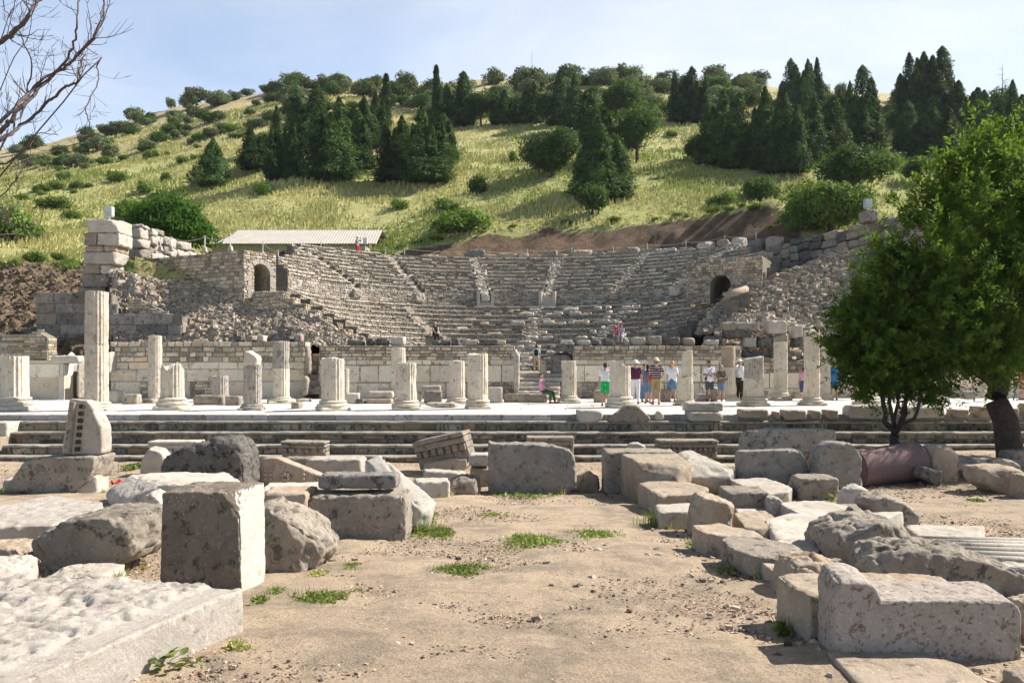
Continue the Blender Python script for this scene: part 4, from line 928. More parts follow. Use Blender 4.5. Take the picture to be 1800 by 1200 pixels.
# side doorway left of the golden column: jambs, threshold steps
for lb, poly, Yd in (('upper dark jamb stone of the side doorway', [(537, 604), (545, 606), (549, 655), (541, 657)], 37.0), ('curved grey jamb stone low in the side doorway', [(533, 662), (541, 658), (545, 664), (542, 694), (533, 694)], 36.7)):
    K(lb, poly, Yd, .6, 'grey', name='door_jamb', cat='door jamb', group=None)
for k, (t, b) in enumerate(((658, 667), (667, 678), (678, 690))):
    S(('top', 'middle', 'bottom')[k]+' step in the dark side doorway', 543, 568, t, b, .7, 'grey', Y=38.0-k*.35, name='doorway_step', cat='step', group=None, zb=wz(b+3, 38-k*.35))
wall('doorway_back', wx(536, 38.6), 38.7, wx(566, 38.6), 38.7, 0, 2.2, .5, 'rubble wall filling the back of the side doorway', 'wall', seed=61)
# ------------------------------------------------------------------ foreground stones, left side
GS = None
def custom(name, label, cat, mat, parts, parent=None, smooth=False, group=None):
    """several convex pieces joined into one mesh: parts = list of (pts, amp, chip, cuts)"""
    mb = MB()
    for pts, amp, chip, cuts, sp, p in parts:
        SEED[0] += 1; V, Q = star([tuple(q) for q in pts], sp, p, amp, 2.2, chip, cuts, .1, SEED[0]); mb.add(V, Q)
    A = mb.arrays(); og = (float(A[:, 0].mean()), float(A[:, 1].mean()), float(A[:, 2].min()))
    return tag(mb.build(name, M[mat], smooth=True, origin=og), label, cat, group)
def PZ(px, py, z):
    Y = (EYE-z)*F/(py-HY); return Vector(((px-CX)*Y/F, Y, z))
# L1 big flat slab with dressed edge, rough pitted top
zt = .09
top = [PZ(432, 1030, zt), PZ(30, 1203, zt), Vector((-2.9, 3.3, zt)), Vector((-5.2, 3.6, zt)), PZ(-160, 1022, zt), PZ(60, 1008, zt)]
pts = [tuple(v) for v in top]+[(v.x, v.y, zt-.62) for v in top]
V, Q = star(pts, .019, 60, .006, 1.5, .01, 0, .1, 5)
c = np.array([(top[0]+top[1])[:]])/2; u = np.array((top[0]-top[1])[:2]); ln = np.linalg.norm(u); u /= ln; nrm = np.array([u[1], -u[0]])
dist = -((V[:, :2]-np.array(top[1][:2])) @ nrm); tm = V[:, 2] > zt-.05
ins = np.clip((dist-.26)/.06, 0, 1)*tm
p3 = V*np.array([1, 1, 1]); bumpy = .008*fbm(p3*4, 4, 77)+.018*fbm(p3*13, 3, 78)-.085*np.clip(fbm(p3*np.array([8, 15, 9])+9, 3, 79)-.10, 0, .6)-.004
V[:, 2] += ins*(bumpy+.015)+(1-ins)*tm*(-.012*np.clip((.2-dist)/.03, 0, 1)*0)
V[:, 2] -= tm*.018*np.clip((dist-.05)/.02, 0, 1)*(1-ins)
m = MB(); og = (-3.2, 4.6, zt-.62); m.add(V, Q); tag(m.build('stone_slab', M['rough'], smooth=True, origin=og), 'huge flat pale slab with pitted top and smooth dressed edge in the bottom left corner', 'stone slab')
# L2 standing block
a = P(285, 868, 7.1); zt2 = .56; zb2 = -.52
fr = [(-3.23, 7.02), (-2.505, 7.05), (-2.455, 7.62), (-3.2, 7.66)]
pts = [(x, y, z) for x, y in fr for z in (zb2, zt2-.02)]; pts.remove((-2.505, 7.05, zt2-.02)); pts += [(-2.50, 7.06, zt2-.24), (-2.70, 7.03, zt2-.01), (-2.49, 7.22, zt2-.01), (-3.10, 7.3, zt2+.02), (-2.6, 7.5, zt2+.015)]; pts = [(x+(.035 if x < -3 and z > 0 else 0), y, z) for x, y, z in pts]
V, Q = star(pts, .011, 60, .006, 3, .012, 3, .05, 12); m = MB(); m.add(V, Q)
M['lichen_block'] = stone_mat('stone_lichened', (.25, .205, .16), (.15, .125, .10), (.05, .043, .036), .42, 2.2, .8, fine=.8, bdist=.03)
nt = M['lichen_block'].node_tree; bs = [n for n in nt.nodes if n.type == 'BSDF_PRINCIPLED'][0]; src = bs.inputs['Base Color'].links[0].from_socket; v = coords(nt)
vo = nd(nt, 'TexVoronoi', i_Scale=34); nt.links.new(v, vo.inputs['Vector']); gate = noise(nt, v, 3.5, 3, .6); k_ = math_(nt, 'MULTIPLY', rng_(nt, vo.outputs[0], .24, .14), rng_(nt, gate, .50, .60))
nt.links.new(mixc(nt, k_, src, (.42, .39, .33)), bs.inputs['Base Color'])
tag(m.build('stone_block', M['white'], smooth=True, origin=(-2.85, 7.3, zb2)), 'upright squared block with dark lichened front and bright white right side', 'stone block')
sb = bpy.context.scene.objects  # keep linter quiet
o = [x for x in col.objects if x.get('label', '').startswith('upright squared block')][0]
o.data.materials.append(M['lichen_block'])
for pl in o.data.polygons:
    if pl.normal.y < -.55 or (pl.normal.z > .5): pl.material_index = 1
# generic ones
K('large tilted dark boulder leaning left of the upright squared block', [(80, 950), (92, 932), (130, 905), (215, 884), (284, 892), (290, 955), (272, 975), (118, 1003), (95, 985)], 8.1, 1.1, 'grey', front=.86, back=.8, gouge=.02, rough=1.3)
TP('broad block with sunlit speckled top at the left edge behind the tilted boulder', [(-60, 900), (20, 885), (90, 868), (182, 882), (178, 896), (92, 922), (-60, 925)], (90, 921, 962), 'rough', rough=1.4, cuts=4)
TP('long thick slab lying across behind the upright block, top brightly lit', [(183, 838), (285, 829), (400, 829), (424, 845), (410, 853), (225, 850)], (226, 849, 892), 'pale', rough=1.4, cuts=4, cutd=.1)
K('small pyramid-shaped stone between the long slab and the upright block', [(243, 890), (262, 862), (278, 857), (300, 885), (300, 897)], 13.8, .5, 'pale')
S('low slanting lit stone left of the long thick slab', 130, 192, 829, 868, .9, 'pale', yaw=12, slope=.2)
K('rounded pale boulder half out of frame above the flat pitted slab', [(-45, 985), (5, 980), (35, 990), (46, 1010), (42, 1032), (-45, 1035)], 6.9, .6, 'rough', rough=1.2)
K('low pale stone peeking out between the pitted slab and the tilted boulder', [(76, 1018), (90, 1003), (150, 990), (212, 992), (216, 1018)], 7.5, .5, 'pale')
K('flat stone under the tilted boulder at the left edge', [(-40, 955), (0, 950), (62, 952), (72, 962), (40, 978), (-40, 975)], 8.6, .5, 'warm')
# L8/L9 cornice pieces
Yc = 17.0
K('upside-down molded cornice block carrying the upright carved fragment', [(64, 805), (100, 797), (189, 797), (188, 815), (180, 838), (140, 864), (50, 860), (33, 850)], Yc, 1.0, 'grey', front=.97, back=.95, cuts=0, name='cornice_block', cat='cornice block', rough=.6)
ec = K('upright broken carved fragment with a column of square holes shown as dark boxes', [(132, 699), (166, 702), (166, 729), (178, 738), (189, 752), (190, 796), (117, 797)], Yc+.25, .5, 'pale', front=.97, back=.9, cuts=0, rest=True, name='carved_fragment', cat='carved fragment', rough=.5)
mb = MB()
for k in range(7):
    q0 = P(144.5-k*1.3, 714+k*12.5, Yc+.235); r = .045
    v, f = box_vf(q0.x-r, q0.x+r, q0.y-.05, q0.y+.03, q0.z-r, q0.z+r); mb.add(np.array(v)-np.array(ec.location[:]), f)
mb.build('hole_shade_boxes', plain_mat('hole_shade', (.05, .035, .022)), ec)  # dark boxes set on the face; their colour stands in for the holes' shade
mb = MB(); q0 = P(124, 700, Yc+.2); q1 = P(117, 796, Yc+.2)
tube(mb, [P(129, 706, Yc+.24)-ec.location, P(119, 795, Yc+.24)-ec.location], [.07, .08], 8); mb.build('molding', M['grey'], ec)
K('small pale stone on the ground at the far left below the steps', [(9, 852), (14, 840), (36, 839), (38, 855)], 17.5, .4, 'pale')
S('top sawn block at the left end of the steps', -20, 40, 739, 767, .8, 'pale', Y=24.7, zb=-.72, cuts=0, name='stone_block')
S('lower sawn block at the left end of the steps', -30, 22, 765, 790, .8, 'warm', Y=24.2, zb=-1.08, cuts=0)
# dentil cornice helper
def dentil(label, p0, p1, h, d, nd_, mat='grey', thick=.5, zup=True, tilt=0):
    """cornice lying between two px points (front lower edge): slab above, row of dentils in front, plain bed below"""
    e = empty('cornice_fragment', ((p0+p1)/2)[:]); tag(e, label, 'cornice fragment'); u = (p1-p0); Ln = u.length; u.normalize(); up = Vector((0, 0, 1)); n = u.cross(up); n.normalize(); up = n.cross(u)*-1
    up = u.cross(n)*-1
    if up.z < 0: up = -up
    c = Vector(e.location)
    def pc(a, b, y0, y1, z0, z1, seed, amp=.008, sp=.05):
        pts = [p0+u*s-n*(-y)+up*z - c for s in (a, b) for y in (y0, y1) for z in (z0, z1)]
        return star([tuple(q) for q in pts], sp, 36, amp, 3, .02, 0, .1, seed)
    mb = MB()
    for k, (y0, y1, z0, z1) in enumerate(((-thick, -.06, 0, h*.42), (-thick, .10, h*.62, h*.84), (-thick, .16, h*.84, h))):
        V, Q = pc(0, Ln, y0, y1, z0, z1, 900+k); mb.add(V, Q)
    V, Q = pc(0, Ln, -thick, -.02, h*.4, h*.64, 905); mb.add(V, Q); mb.build('cornice_body', M[mat], e, smooth=True)
    mb = MB(); w = Ln/nd_
    for k in range(nd_):
        V, Q = pc(k*w+w*.14, k*w+w*.80, -.05, .07, h*.38, h*.62, 910+k, .004, .04); mb.add(V, Q)
    mb.build('dentils', M[mat], e, smooth=True)
    return e
dentil('dentilled cornice piece with pale molding behind the big dark craggy rock', P(262, 809, 23.3), P(350, 809, 23.3), .59, .5, 8, 'pale')
K('triangular broken end of the dentilled cornice left of the craggy rock', [(252, 826), (254, 808), (268, 782), (300, 790), (305, 828)], 20.6, .7, 'pale')
K('big dark craggy rock rising behind the long slabs', [(298, 848), (302, 800), (318, 790), (352, 789), (360, 779), (375, 768), (398, 762), (420, 766), (436, 765), (455, 790), (459, 850)], 17.4, 1.6, 'dark', front=.9, back=.7, gouge=.05, rough=2.4, p=26, cuts=5)
ef = K('slanting fragment carved with a relief band and small white flower', [(459, 850), (459, 806), (472, 801), (490, 802), (545, 824), (597, 846), (596, 852)], 18.3, .45, 'warm', front=.99, back=.9, cuts=0, name='carved_fragment', cat='carved fragment', rough=.5)
mb = MB(); rr_ = random.Random(4)
for k in range(7):
    q0 = P(502+6*cos(k*.9), 839+5*sin(k*.9), 18.27)-ef.location; V, Q = star([(q0.x+a, q0.y+b, q0.z+c_) for a in (-.03, .03) for b in (-.03, .03) for c_ in (-.045, .045)], .03, 10, 0, 2, 0, 0, .1, k); mb.add(V, Q)
for x in (466, 476, 533): 
    for k in range(3):
        q0 = P(x, 826+k*8, 18.27)-ef.location; V, Q = star([(q0.x+a, q0.y+b, q0.z+c_) for a in (-.04, .04) for b in (-.02, .02) for c_ in (-.03, .03)], .03, 10, 0, 2, 0, 0, .1, k); mb.add(V, Q)
mb.build('flower_relief', M['pale'], ef, smooth=True)
dentil('dark dentilled fragment on the lowest step behind the relief slab', P(494, 807, 23.4), P(573, 808, 23.4), .56, .5, 6, 'grey')
S('dark thin slab in front of the dentilled fragment', 497, 556, 801, 818, .5, 'grey', Y=21.4)
S('molded pale slab lying behind the leaning white slab', 535, 645, 801, 825, .8, 'pale', Y=20.3, cuts=1)
S('flat pale slab leading to the upright block from behind', 452, 600, 846, 866, .9, 'white', Y=12.6, zb=-.85, yaw=5)
S('brown-shadowed block between the upright block and the long front block', 455, 560, 853, 895, .7, 'warm', Y=10.6, zb=-.75)
S('dark narrow beam resting on top of the long front block', 559, 704, 828, 858, .42, 'lich', Y=10.9, zb=EYE-(859-HY)*10.9/F, cuts=1, p=34)
S('long grey block with a rough right end in the middle left', 528, 727, 856, 948, .8, 'grey', cuts=2, rough=1.1, taper=(.98, .9))
K('rounded broken boulder with a smooth hollow right of the upright block', [(452, 985), (455, 880), (480, 868), (530, 893), (575, 915), (596, 950), (588, 985), (548, 1003), (500, 1005)], 8.2, .9, 'grey', front=.8, back=.8, rough=1.2, gouge=.03, p=16)
# leaning white slab
Ya = 11.2
c4 = [P(641, 808, 13.3), P(668, 797, 13.4), P(771, 884, 11.7), P(742, 900, 11.35)]
lo = [P(700, 905, 11.9), P(726, 925, 11.3), P(756, 912, 11.5), P(640, 850, 13.2)]; lo += [Vector((v.x, v.y, gzf(v.x, v.y)-.05)) for v in lo[:3]]
V, Q = star([tuple(v) for v in c4+lo], .03, 44, .008, 2, .02, 1, .06, 33); m = MB(); m.add(V, Q)
tag(m.build('stone_slab', M['white'], smooth=True, origin=(-1.9, 12, -1)), 'brilliant white slab leaning diagonally down to the right, brightest of the left pile', 'stone slab')
S('small pale block tucked right of the leaning white slab', 728, 791, 838, 876, .6, 'pale', yaw=10)
K('toothed molding scrap beside the tilted cornice', [(738, 838), (744, 824), (770, 826), (820, 828), (830, 838)], 19.4, .5, 'pale', name='cornice_fragment', cat='cornice fragment')
K('dark rough stone between the small pale block and the large upright slab', [(788, 866), (792, 842), (812, 833), (842, 836), (846, 866)], 16.8, .8, 'grey', rough=1.3)
# tilted cornice
e21 = dentil('tilted cornice piece with dentils, raised at its right end', P(737, 827, 21.2), P(826, 809, 20.9), .82, .5, 7, 'grey', thick=.7)
K('dark lump of rock under the tilted cornice', [(740, 832), (745, 812), (800, 800), (826, 800), (828, 820), (800, 836)], 20.9, .5, 'warm', group=None)
S('stepped pale block between the tilted cornice and the large upright slab', 824, 862, 794, 818, .6, 'pale', Y=18.3, zb=EYE-(819-HY)*18.3/F, cuts=0)
S('plain lower block under the stepped pale one', 826, 864, 817, 858, .7, 'warm', cuts=0)
# big upright slab
e23 = K('large upright chiselled slab with a raised left rim in the centre', [(858, 871), (858, 776), (880, 777), (960, 778), (1000, 788), (1011, 805), (1011, 862), (1000, 873)], 17.2, .55, 'chisel', front=.98, back=.95, cuts=1, cutd=.05, amp=.03, chip=.02, p=34)
mb = MB(); pr = [P(858, 872, 17.2), P(868, 872, 17.15), P(869, 782, 17.2), P(858, 776, 17.25)]
V, Q = star([tuple(v-e23.location) for v in pr]+[tuple(v-e23.location+Vector((0, .5, 0))) for v in pr], .03, 30, .006, 3, .01, 0, .1, 3); mb.add(V, Q); mb.build('rim', M['chisel'], e23, smooth=True)
dentil('dentilled cornice behind the large upright slab, right end showing', P(925, 808, 23.3), P(1009, 808, 23.3), .70, .5, 9, 'grey')
K('small dark rock in the gap right of the large upright slab', [(1010, 858), (1014, 836), (1035, 826), (1052, 832), (1055, 855)], 17.6, .6, 'warm')
# ------------------------------------------------------------------ right row
S('dark block at the back of the pair right of the gap', 1057, 1190, 787, 868, .8, 'grey', yaw=0, cuts=1, rough=.8, Y=17.2)
TP('big squared block with a chipped lit front corner right of the gap', [(1089, 796), (1187, 793), (1216, 816), (1190, 822), (1125, 815)], (1125, 814, 882), 'warm', cuts=4, cutd=.1)
V, Q = star([tuple(v) for v in (P(1180, 793, 18), P(1215, 790, 18.4), P(1291, 822, 17), P(1288, 840, 16.8), P(1205, 838, 16.6), P(1185, 850, 17), P(1300, 850, 17.4), P(1190, 800, 17.2), Vector((4.0, 17.3, -1.3)), Vector((4.9, 17.0, -1.3)), Vector((4.2, 18.2, -1.3)))], .045, 36, .012, 2, .03, 1, .1, 41); m = MB(); m.add(V, Q)
tag(m.build('stone_slab', M['pale'], smooth=True, origin=(4.3, 17, -1.2)), 'smooth pale slab sloping down to the right behind the squared block', 'stone slab')
dentil('dentilled cornice with a dark broken end on the lowest step, right of centre', P(1155, 806, 23.3), P(1262, 806, 23.3), .57, .5, 12, 'grey')
K('round broken stone on top of the steps edge right of centre', [(1098, 790), (1102, 779), (1118, 775), (1135, 783), (1134, 798)], 24.1, .4, 'pale')
S('largest upright grey slab at the back right with a mottled face', 1297, 1470, 752, 832, .55, 'grey', cuts=2, Y=18.6, yaw=2, rough=.8)
K('smooth grey slab leaning against the mottled slab, corner cut off', [(1290, 850), (1293, 790), (1398, 787), (1410, 800), (1426, 845), (1420, 852)], 17.2, .45, 'chisel', front=.97, back=.95, cuts=0, amp=.01, p=34)
K('thick chiselled slab leaning on its edge left of the purple column', [(1425, 840), (1427, 785), (1448, 773), (1494, 775), (1506, 790), (1507, 850), (1470, 845)], 16.8, .6, 'chisel', front=.97, back=.9, cuts=1, amp=.025, p=34)
# purple granite column drum
a, b = P(1503, 812, 18.7), P(1611, 800, 19.1); ax = (b-a); Lc = ax.length; rC = .46
mb = MB(); th = np.arange(56)*2*pi/56; na, nz = 56, 30
U = np.linspace(0, Lc, nz); V = np.array([[rC*cos(t)*(1+.03*(z/Lc)), rC*sin(t)*(1+.03*(z/Lc)), z] for t in th for z in U]); V += (.012*fbm(V*2, 4, 3))[:, None]
mb.add(V, quads_grid(na, nz, True))
for zz, fl in ((0, 1), (Lc, 0)):
    rings = [np.array([[rC*f*cos(t), rC*f*sin(t), zz+(.03*(1-f) if zz else -.03*(1-f))] for t in th]) for f in (1, .7, .35)]; W = np.stack(rings, 1).reshape(-1, 3); W[:, 2] += .02*fbm(W*4, 3, 5)
    q = [tuple(x) for x in quads_grid(na, 3, True)]; 
    mb.add(np.concatenate([W, [[0, 0, zz]]]), q+[(i*3+2, ((i+1) % na)*3+2, na*3) for i in range(na)])
o = mb.build('column_drum', M['granite'], smooth=True); o.location = (a.x, a.y, gzf(a.x, a.y)+rC-.05); o.rotation_euler = ax.to_track_quat('Z', 'Y').to_euler(); tag(o, 'thick purple granite column drum lying on its side', 'column drum')
K('upright broken stump, ochre on its left and grey fluted right, beside the purple drum', [(1621, 820), (1622, 785), (1640, 778), (1662, 780), (1676, 795), (1674, 818)], 18.6, .7, 'warm', cuts=2)
K('small dark molded fragment on the ground right of the purple drum', [(1604, 834), (1612, 818), (1655, 826), (1650, 838)], 18.2, .4, 'dark')
K('wide flat grey rock under the large leafy tree', [(1650, 825), (1652, 808), (1690, 800), (1720, 797), (1770, 806), (1785, 815), (1780, 830)], 18.6, 1.0, 'grey')
K('angular brown-sided rock at the right edge in front of the wide flat one', [(1702, 845), (1703, 818), (1750, 814), (1780, 820), (1796, 832), (1796, 852), (1740, 852)], 16.6, 1.0, 'warm', rough=.8)
K('grey block touching the trunk of the large tree', [(1760, 812), (1760, 792), (1800, 788), (1840, 792), (1840, 815)], 19.6, .7, 'grey')
K('small block cut off by the right edge below the tree', [(1783, 858), (1784, 832), (1830, 830), (1830, 860)], 15.8, .6, 'warm')
TP('thick block with sunlit top in the right row, third from the gap', [(1121, 848), (1140, 845), (1208, 844), (1247, 856), (1232, 868), (1158, 870)], (1157, 869, 906), 'warm')
TP('lower sunlit slab under the third block of the right row', [(1150, 886), (1213, 883), (1218, 897), (1158, 900)], (1157, 899, 929), 'pale')
K('dark peaked rock standing between the low slabs of the right row', [(1206, 934), (1212, 882), (1225, 864), (1255, 868), (1286, 882), (1285, 905), (1275, 925)], 11.0, .7, 'warm', rough=1.3, front=.85)
S('speckled grey block with a bright top behind the dark peaked rock', 1262, 1352, 852, 898, .8, 'grey', yaw=-6, Y=13.2, zb=-1.0)
TP('pale rounded slab behind the speckled grey block', [(1282, 842), (1340, 838), (1394, 852), (1388, 864), (1350, 866), (1300, 852)], (1386, 865, 886), 'pale', p=30)
TP('pale flat slab right of the sloping one, lying on the ground', [(1214, 840), (1252, 833), (1294, 843), (1272, 857), (1232, 857)], (1234, 856, 868), 'pale')
S('dark-faced squared block near the green weed, top sunlit', 1385, 1475, 831, 880, .8, 'grey', yaw=-5, cutd=.14)
TP('thin level slab with cream top in front of the dark-faced block', [(1368, 882), (1440, 877), (1506, 891), (1490, 899), (1402, 902)], (1402, 901, 926), 'pale')
K('small pale stone wedged between the speckled block and the cream slab', [(1343, 896), (1346, 873), (1360, 869), (1374, 878), (1373, 896)], 12.9, .4, 'pale')
TP('flat broken slab filling the gap below the speckled grey block', [(1280, 880), (1330, 876), (1372, 884), (1366, 899), (1300, 902)], (1300, 901, 915), 'pale')
TP('thin grey slab between the big angular block and the cream slab', [(1440, 886), (1500, 884), (1560, 892), (1540, 906), (1450, 905)], (1452, 904, 918), 'grey')
TP('low stone filling the row left of the large relief rock', [(1430, 985), (1470, 978), (1500, 990), (1496, 1010), (1440, 1010)], (1440, 1008, 1040), 'grey')
K('pale chipped stone right of the dark-faced squared block', [(1474, 884), (1478, 858), (1500, 848), (1526, 860), (1530, 872), (1510, 885)], 13.8, .6, 'pale')
K('dark grey tapering slab pointing right, behind the broken relief rock', [(1498, 880), (1508, 865), (1545, 862), (1580, 878), (1610, 905), (1600, 918), (1560, 922)], 12.0, .7, 'grey', rough=1.1)
TP('long pale slab with a broken step crossing the right row', [(1286, 897), (1345, 896), (1372, 915), (1350, 932), (1310, 926)], (1340, 930, 952), 'warm', cuts=4, cutd=.14)
TP('second long pale slab butted against the broken one', [(1345, 913), (1402, 899), (1590, 903), (1520, 930), (1445, 950), (1364, 948)], (1364, 946, 964), 'pale', tilt=.02)
TP('low stone with a dark ochre left end at the edge of the path', [(1215, 922), (1262, 918), (1354, 939), (1354, 950), (1300, 946), (1238, 937)], (1238, 936, 974), 'warm', cuts=4, cutd=.12)
TP('long low stone with a black-mottled front edge beside the path', [(1267, 944), (1290, 940), (1335, 941), (1420, 964), (1432, 982), (1385, 984), (1328, 978), (1285, 964)], (1327, 976, 1014), 'grey', cuts=4, cutd=.1)
TP('pale flat stone lying behind the low mottled stone', [(1354, 950), (1400, 945), (1440, 953), (1440, 968), (1388, 964)], (1388, 963, 984), 'pale')
K('big angular block with a lit split face in the middle of the right row', [(1431, 985), (1432, 925), (1470, 905), (1535, 898), (1572, 915), (1592, 945), (1585, 985), (1475, 1003)], 8.5, 1.1, 'grey', front=.88, back=.85, rough=1.3, cuts=3)
K('large dark carved rock with worn relief on the right', [(1490, 1020), (1490, 962), (1535, 945), (1600, 943), (1680, 956), (1760, 985), (1815, 1015), (1815, 1050), (1700, 1052), (1560, 1030)], 7.0, .9, 'grey', front=.9, back=.8, gouge=.03, rough=1.5, p=24, cuts=4)
S('small wedge stone low at the path edge', 1338, 1382, 988, 1030, .4, 'warm')
K('dark pitted rock overlapping the wedge stone', [(1342, 1058), (1356, 1010), (1372, 978), (1420, 970), (1455, 978), (1472, 1000), (1460, 1060)], 6.9, .6, 'warm', rough=1.3, front=.88)
TP('long squared block behind the notched seat stone, ochre underside', [(1364, 1008), (1500, 1004), (1640, 1006), (1705, 1040), (1426, 1046), (1392, 1032)], (1426, 1044, 1124), 'warm')
# notched seat stone
zs0 = gzf(2.6, 4.9)-.08
def sp3(px, py, Y): return P(px, py, Y)
parts = []
fY, bY = 4.95, 5.42
def prism(poly, y0, y1):
    pr = [P(x, y, y0) for x, y in poly]; return [tuple(v) for v in pr]+[(v.x+.09, y1, v.z) for v in pr]
parts.append((prism([(1466, 1185), (1468, 1056), (1778, 1056), (1795, 1070), (1797, 1175)], fY, bY), .006, .016, 1, .014, 60))
parts.append((prism([(1465, 1182), (1464, 1042), (1476, 1022), (1512, 1020), (1538, 1030), (1552, 1056), (1510, 1180)], fY-.006, bY+.006), .006, .016, 0, .014, 44))
custom('seat_stone', 'long grey seat stone with a raised left arm and brown-stained face, bottom right', 'seat stone', 'seatst' if 'seatst' in M else 'pale', parts)
S('cracked flat slab in the bottom right corner in front of the seat stone', 1452, 1800, 1141, 1240, .8, 'warm', yaw=-3, cuts=3, Y=4.15, zb=-.2, cutd=.14)
K('rounded stone cut off by the right edge beside the seat stone', [(1792, 1075), (1796, 1055), (1840, 1050), (1840, 1110), (1795, 1105)], 5.4, .4, 'warm')
K('pinkish stone at the very bottom right corner', [(1775, 1205), (1780, 1190), (1800, 1180), (1850, 1180), (1850, 1230), (1775, 1230)], 4.2, .3, 'warm')
K('small rounded pebble-like stone by the foot of the seat stone', [(1432, 1150), (1434, 1136), (1444, 1133), (1449, 1142), (1447, 1152)], 5.1, .07, 'pale', group=None)
# molded long slabs at right
for k, (a0, b0, a1, b1, y0, lb) in enumerate(((1590, 921, 1730, 945, 10.6, 'flat slab with a ragged front edge at the back of the molded pair'), (1588, 944, 1850, 972, 9.4, 'long molded slab with parallel grooves running to the right edge'), (1640, 960, 1860, 1000, 8.2, 'pale molded slab curving at its end at the right edge'))):
    pr = [P(a0, b0, y0+1.0), P(a1, b0+(4 if k else 2), y0+.8), P(a1, b1, y0), P(a0+20, b1-(8 if k else 4), y0+.2)]
    pts = [tuple(v) for v in pr]+[(v.x, v.y, v.z-.22) for v in pr]
    V, Q = star(pts, .03, 34, .012, 2, .03, 1, .1, 71+k); m = MB(); m.add(V, Q)
    if k:
        d0 = pr[0]; d1 = pr[1]
        for j in range(3):
            s_ = (j+1)/4.2; A = pr[0].lerp(pr[3], s_)+Vector((.1, 0, .012)); B = pr[1].lerp(pr[2], s_)+Vector((0, 0, .012)); tube(m, [A, A.lerp(B, .5), B], [.045, .045, .045], 8)
    og = tuple(pr[3]-Vector((0, 0, .22))); tag(m.build('molded_slab', M['pale'], smooth=True, origin=og), lb, 'stone slab')
# small stones on the dirt
for lb, poly, Y, d, mt in (('dark elongated stone lying on the path', [(897, 966), (908, 960), (925, 962), (942, 974), (938, 980), (915, 974)], 10.3, .15, 'grey'),
    ('flat whitish stone flush with the path near the green patch', [(1010, 960), (1040, 953), (1080, 958), (1082, 966), (1040, 970)], 10.6, .3, 'white'),
    ('flat pale stone in the path right of the whitish one', [(985, 960), (1000, 950), (1040, 951), (1030, 962)], 11.0, .25, 'pale'),
    ('small brown brick fragment on the dirt near the right row', [(1305, 1065), (1308, 1060), (1316, 1061), (1315, 1067)], 6.9, .07, 'brick'),
    ('orange brick chip on the dirt by the pitted slab', [(412, 1150), (415, 1141), (432, 1143), (437, 1151), (425, 1153)], 5.2, .08, 'brick'),
    ('round brown stone beside the grass tuft on the path', [(783, 943), (786, 934), (797, 933), (800, 943)], 11.6, .12, 'warm'),
    ('flat white stone alone on the lower path', [(750, 1107), (756, 1102), (768, 1104), (764, 1109)], 5.9, .07, 'white')):
    if mt == 'brick' and 'brick' not in M: M['brick'] = stone_mat('brick_chip', (.46, .20, .10), (.38, .17, .09), (.2, .1, .07), .2, 3, .4)
    K(lb, poly, Y, d, mt, group=None, name='loose_stone', cat='stone', amp=.004, chip=.006, cuts=1)
# ------------------------------------------------------------------ stones on the platform edge and behind the columns
GPm = 'stone blocks lying on the platform'
K('white angular block overhanging the platform edge below the green-shorts man', [(1011, 739), (1011, 719), (1040, 716), (1060, 719), (1061, 736), (1048, 741)], 25.3, .7, 'white', group=GPm)
K('pointed pyramid-like rock on the platform edge', [(1064, 738), (1085, 720), (1100, 709), (1118, 710), (1125, 722), (1145, 736), (1140, 740)], 25.2, .8, 'grey', group=GPm, front=.9)
K('small pointed white stone right of the pyramid-like rock', [(1148, 737), (1152, 724), (1158, 720), (1166, 728), (1165, 738)], 25.5, .3, 'white', group=GPm)
S('upper of two stacked slabs on the platform edge', 1199, 1273, 706, 723, .7, 'pale', Y=25.4, zb=EYE-(723-HY)*25.4/F, group=GPm)
S('lower of two stacked slabs on the platform edge', 1203, 1272, 722, 739, .8, 'pale', Y=25.2, zb=EYE-(740-HY)*25.2/F, group=GPm)
edge_row = [(1294, 1352, 718, 733), (1356, 1370, 722, 735), (1368, 1418, 719, 736), (1418, 1444, 720, 735), (1443, 1474, 719, 734), (1480, 1572, 711, 734), (1574, 1662, 713, 733), (1662, 1704, 718, 732), (1704, 1750, 713, 732), (1748, 1792, 716, 732), (1788, 1830, 708, 730)]
nm = ['long chipped edge block right of the stacked slabs', 'smallest stone in the row on the platform edge', 'rounded tan block in the platform edge row', 'squat round stone in the platform edge row', 'tan block left of the longest edge blocks', 'longest pale block on the platform edge, left of the forked trunks', 'second long pale block on the platform edge, behind the forked trunks', 'orange-bottomed rough stone on the platform edge', 'hollowed boulder on the platform edge left of the big trunk', 'boulder on the platform edge right behind the big trunk', 'dark upright stone on the platform edge at the right border']
for (a, b, t, bt), lb in zip(edge_row, nm): S(lb, a, b, t, bt, .6, 'warm' if (b-a) < 60 else 'pale', Y=25.35, zb=EYE-(bt+2-HY)*25.35/F, group=GPm, rough=1.4)
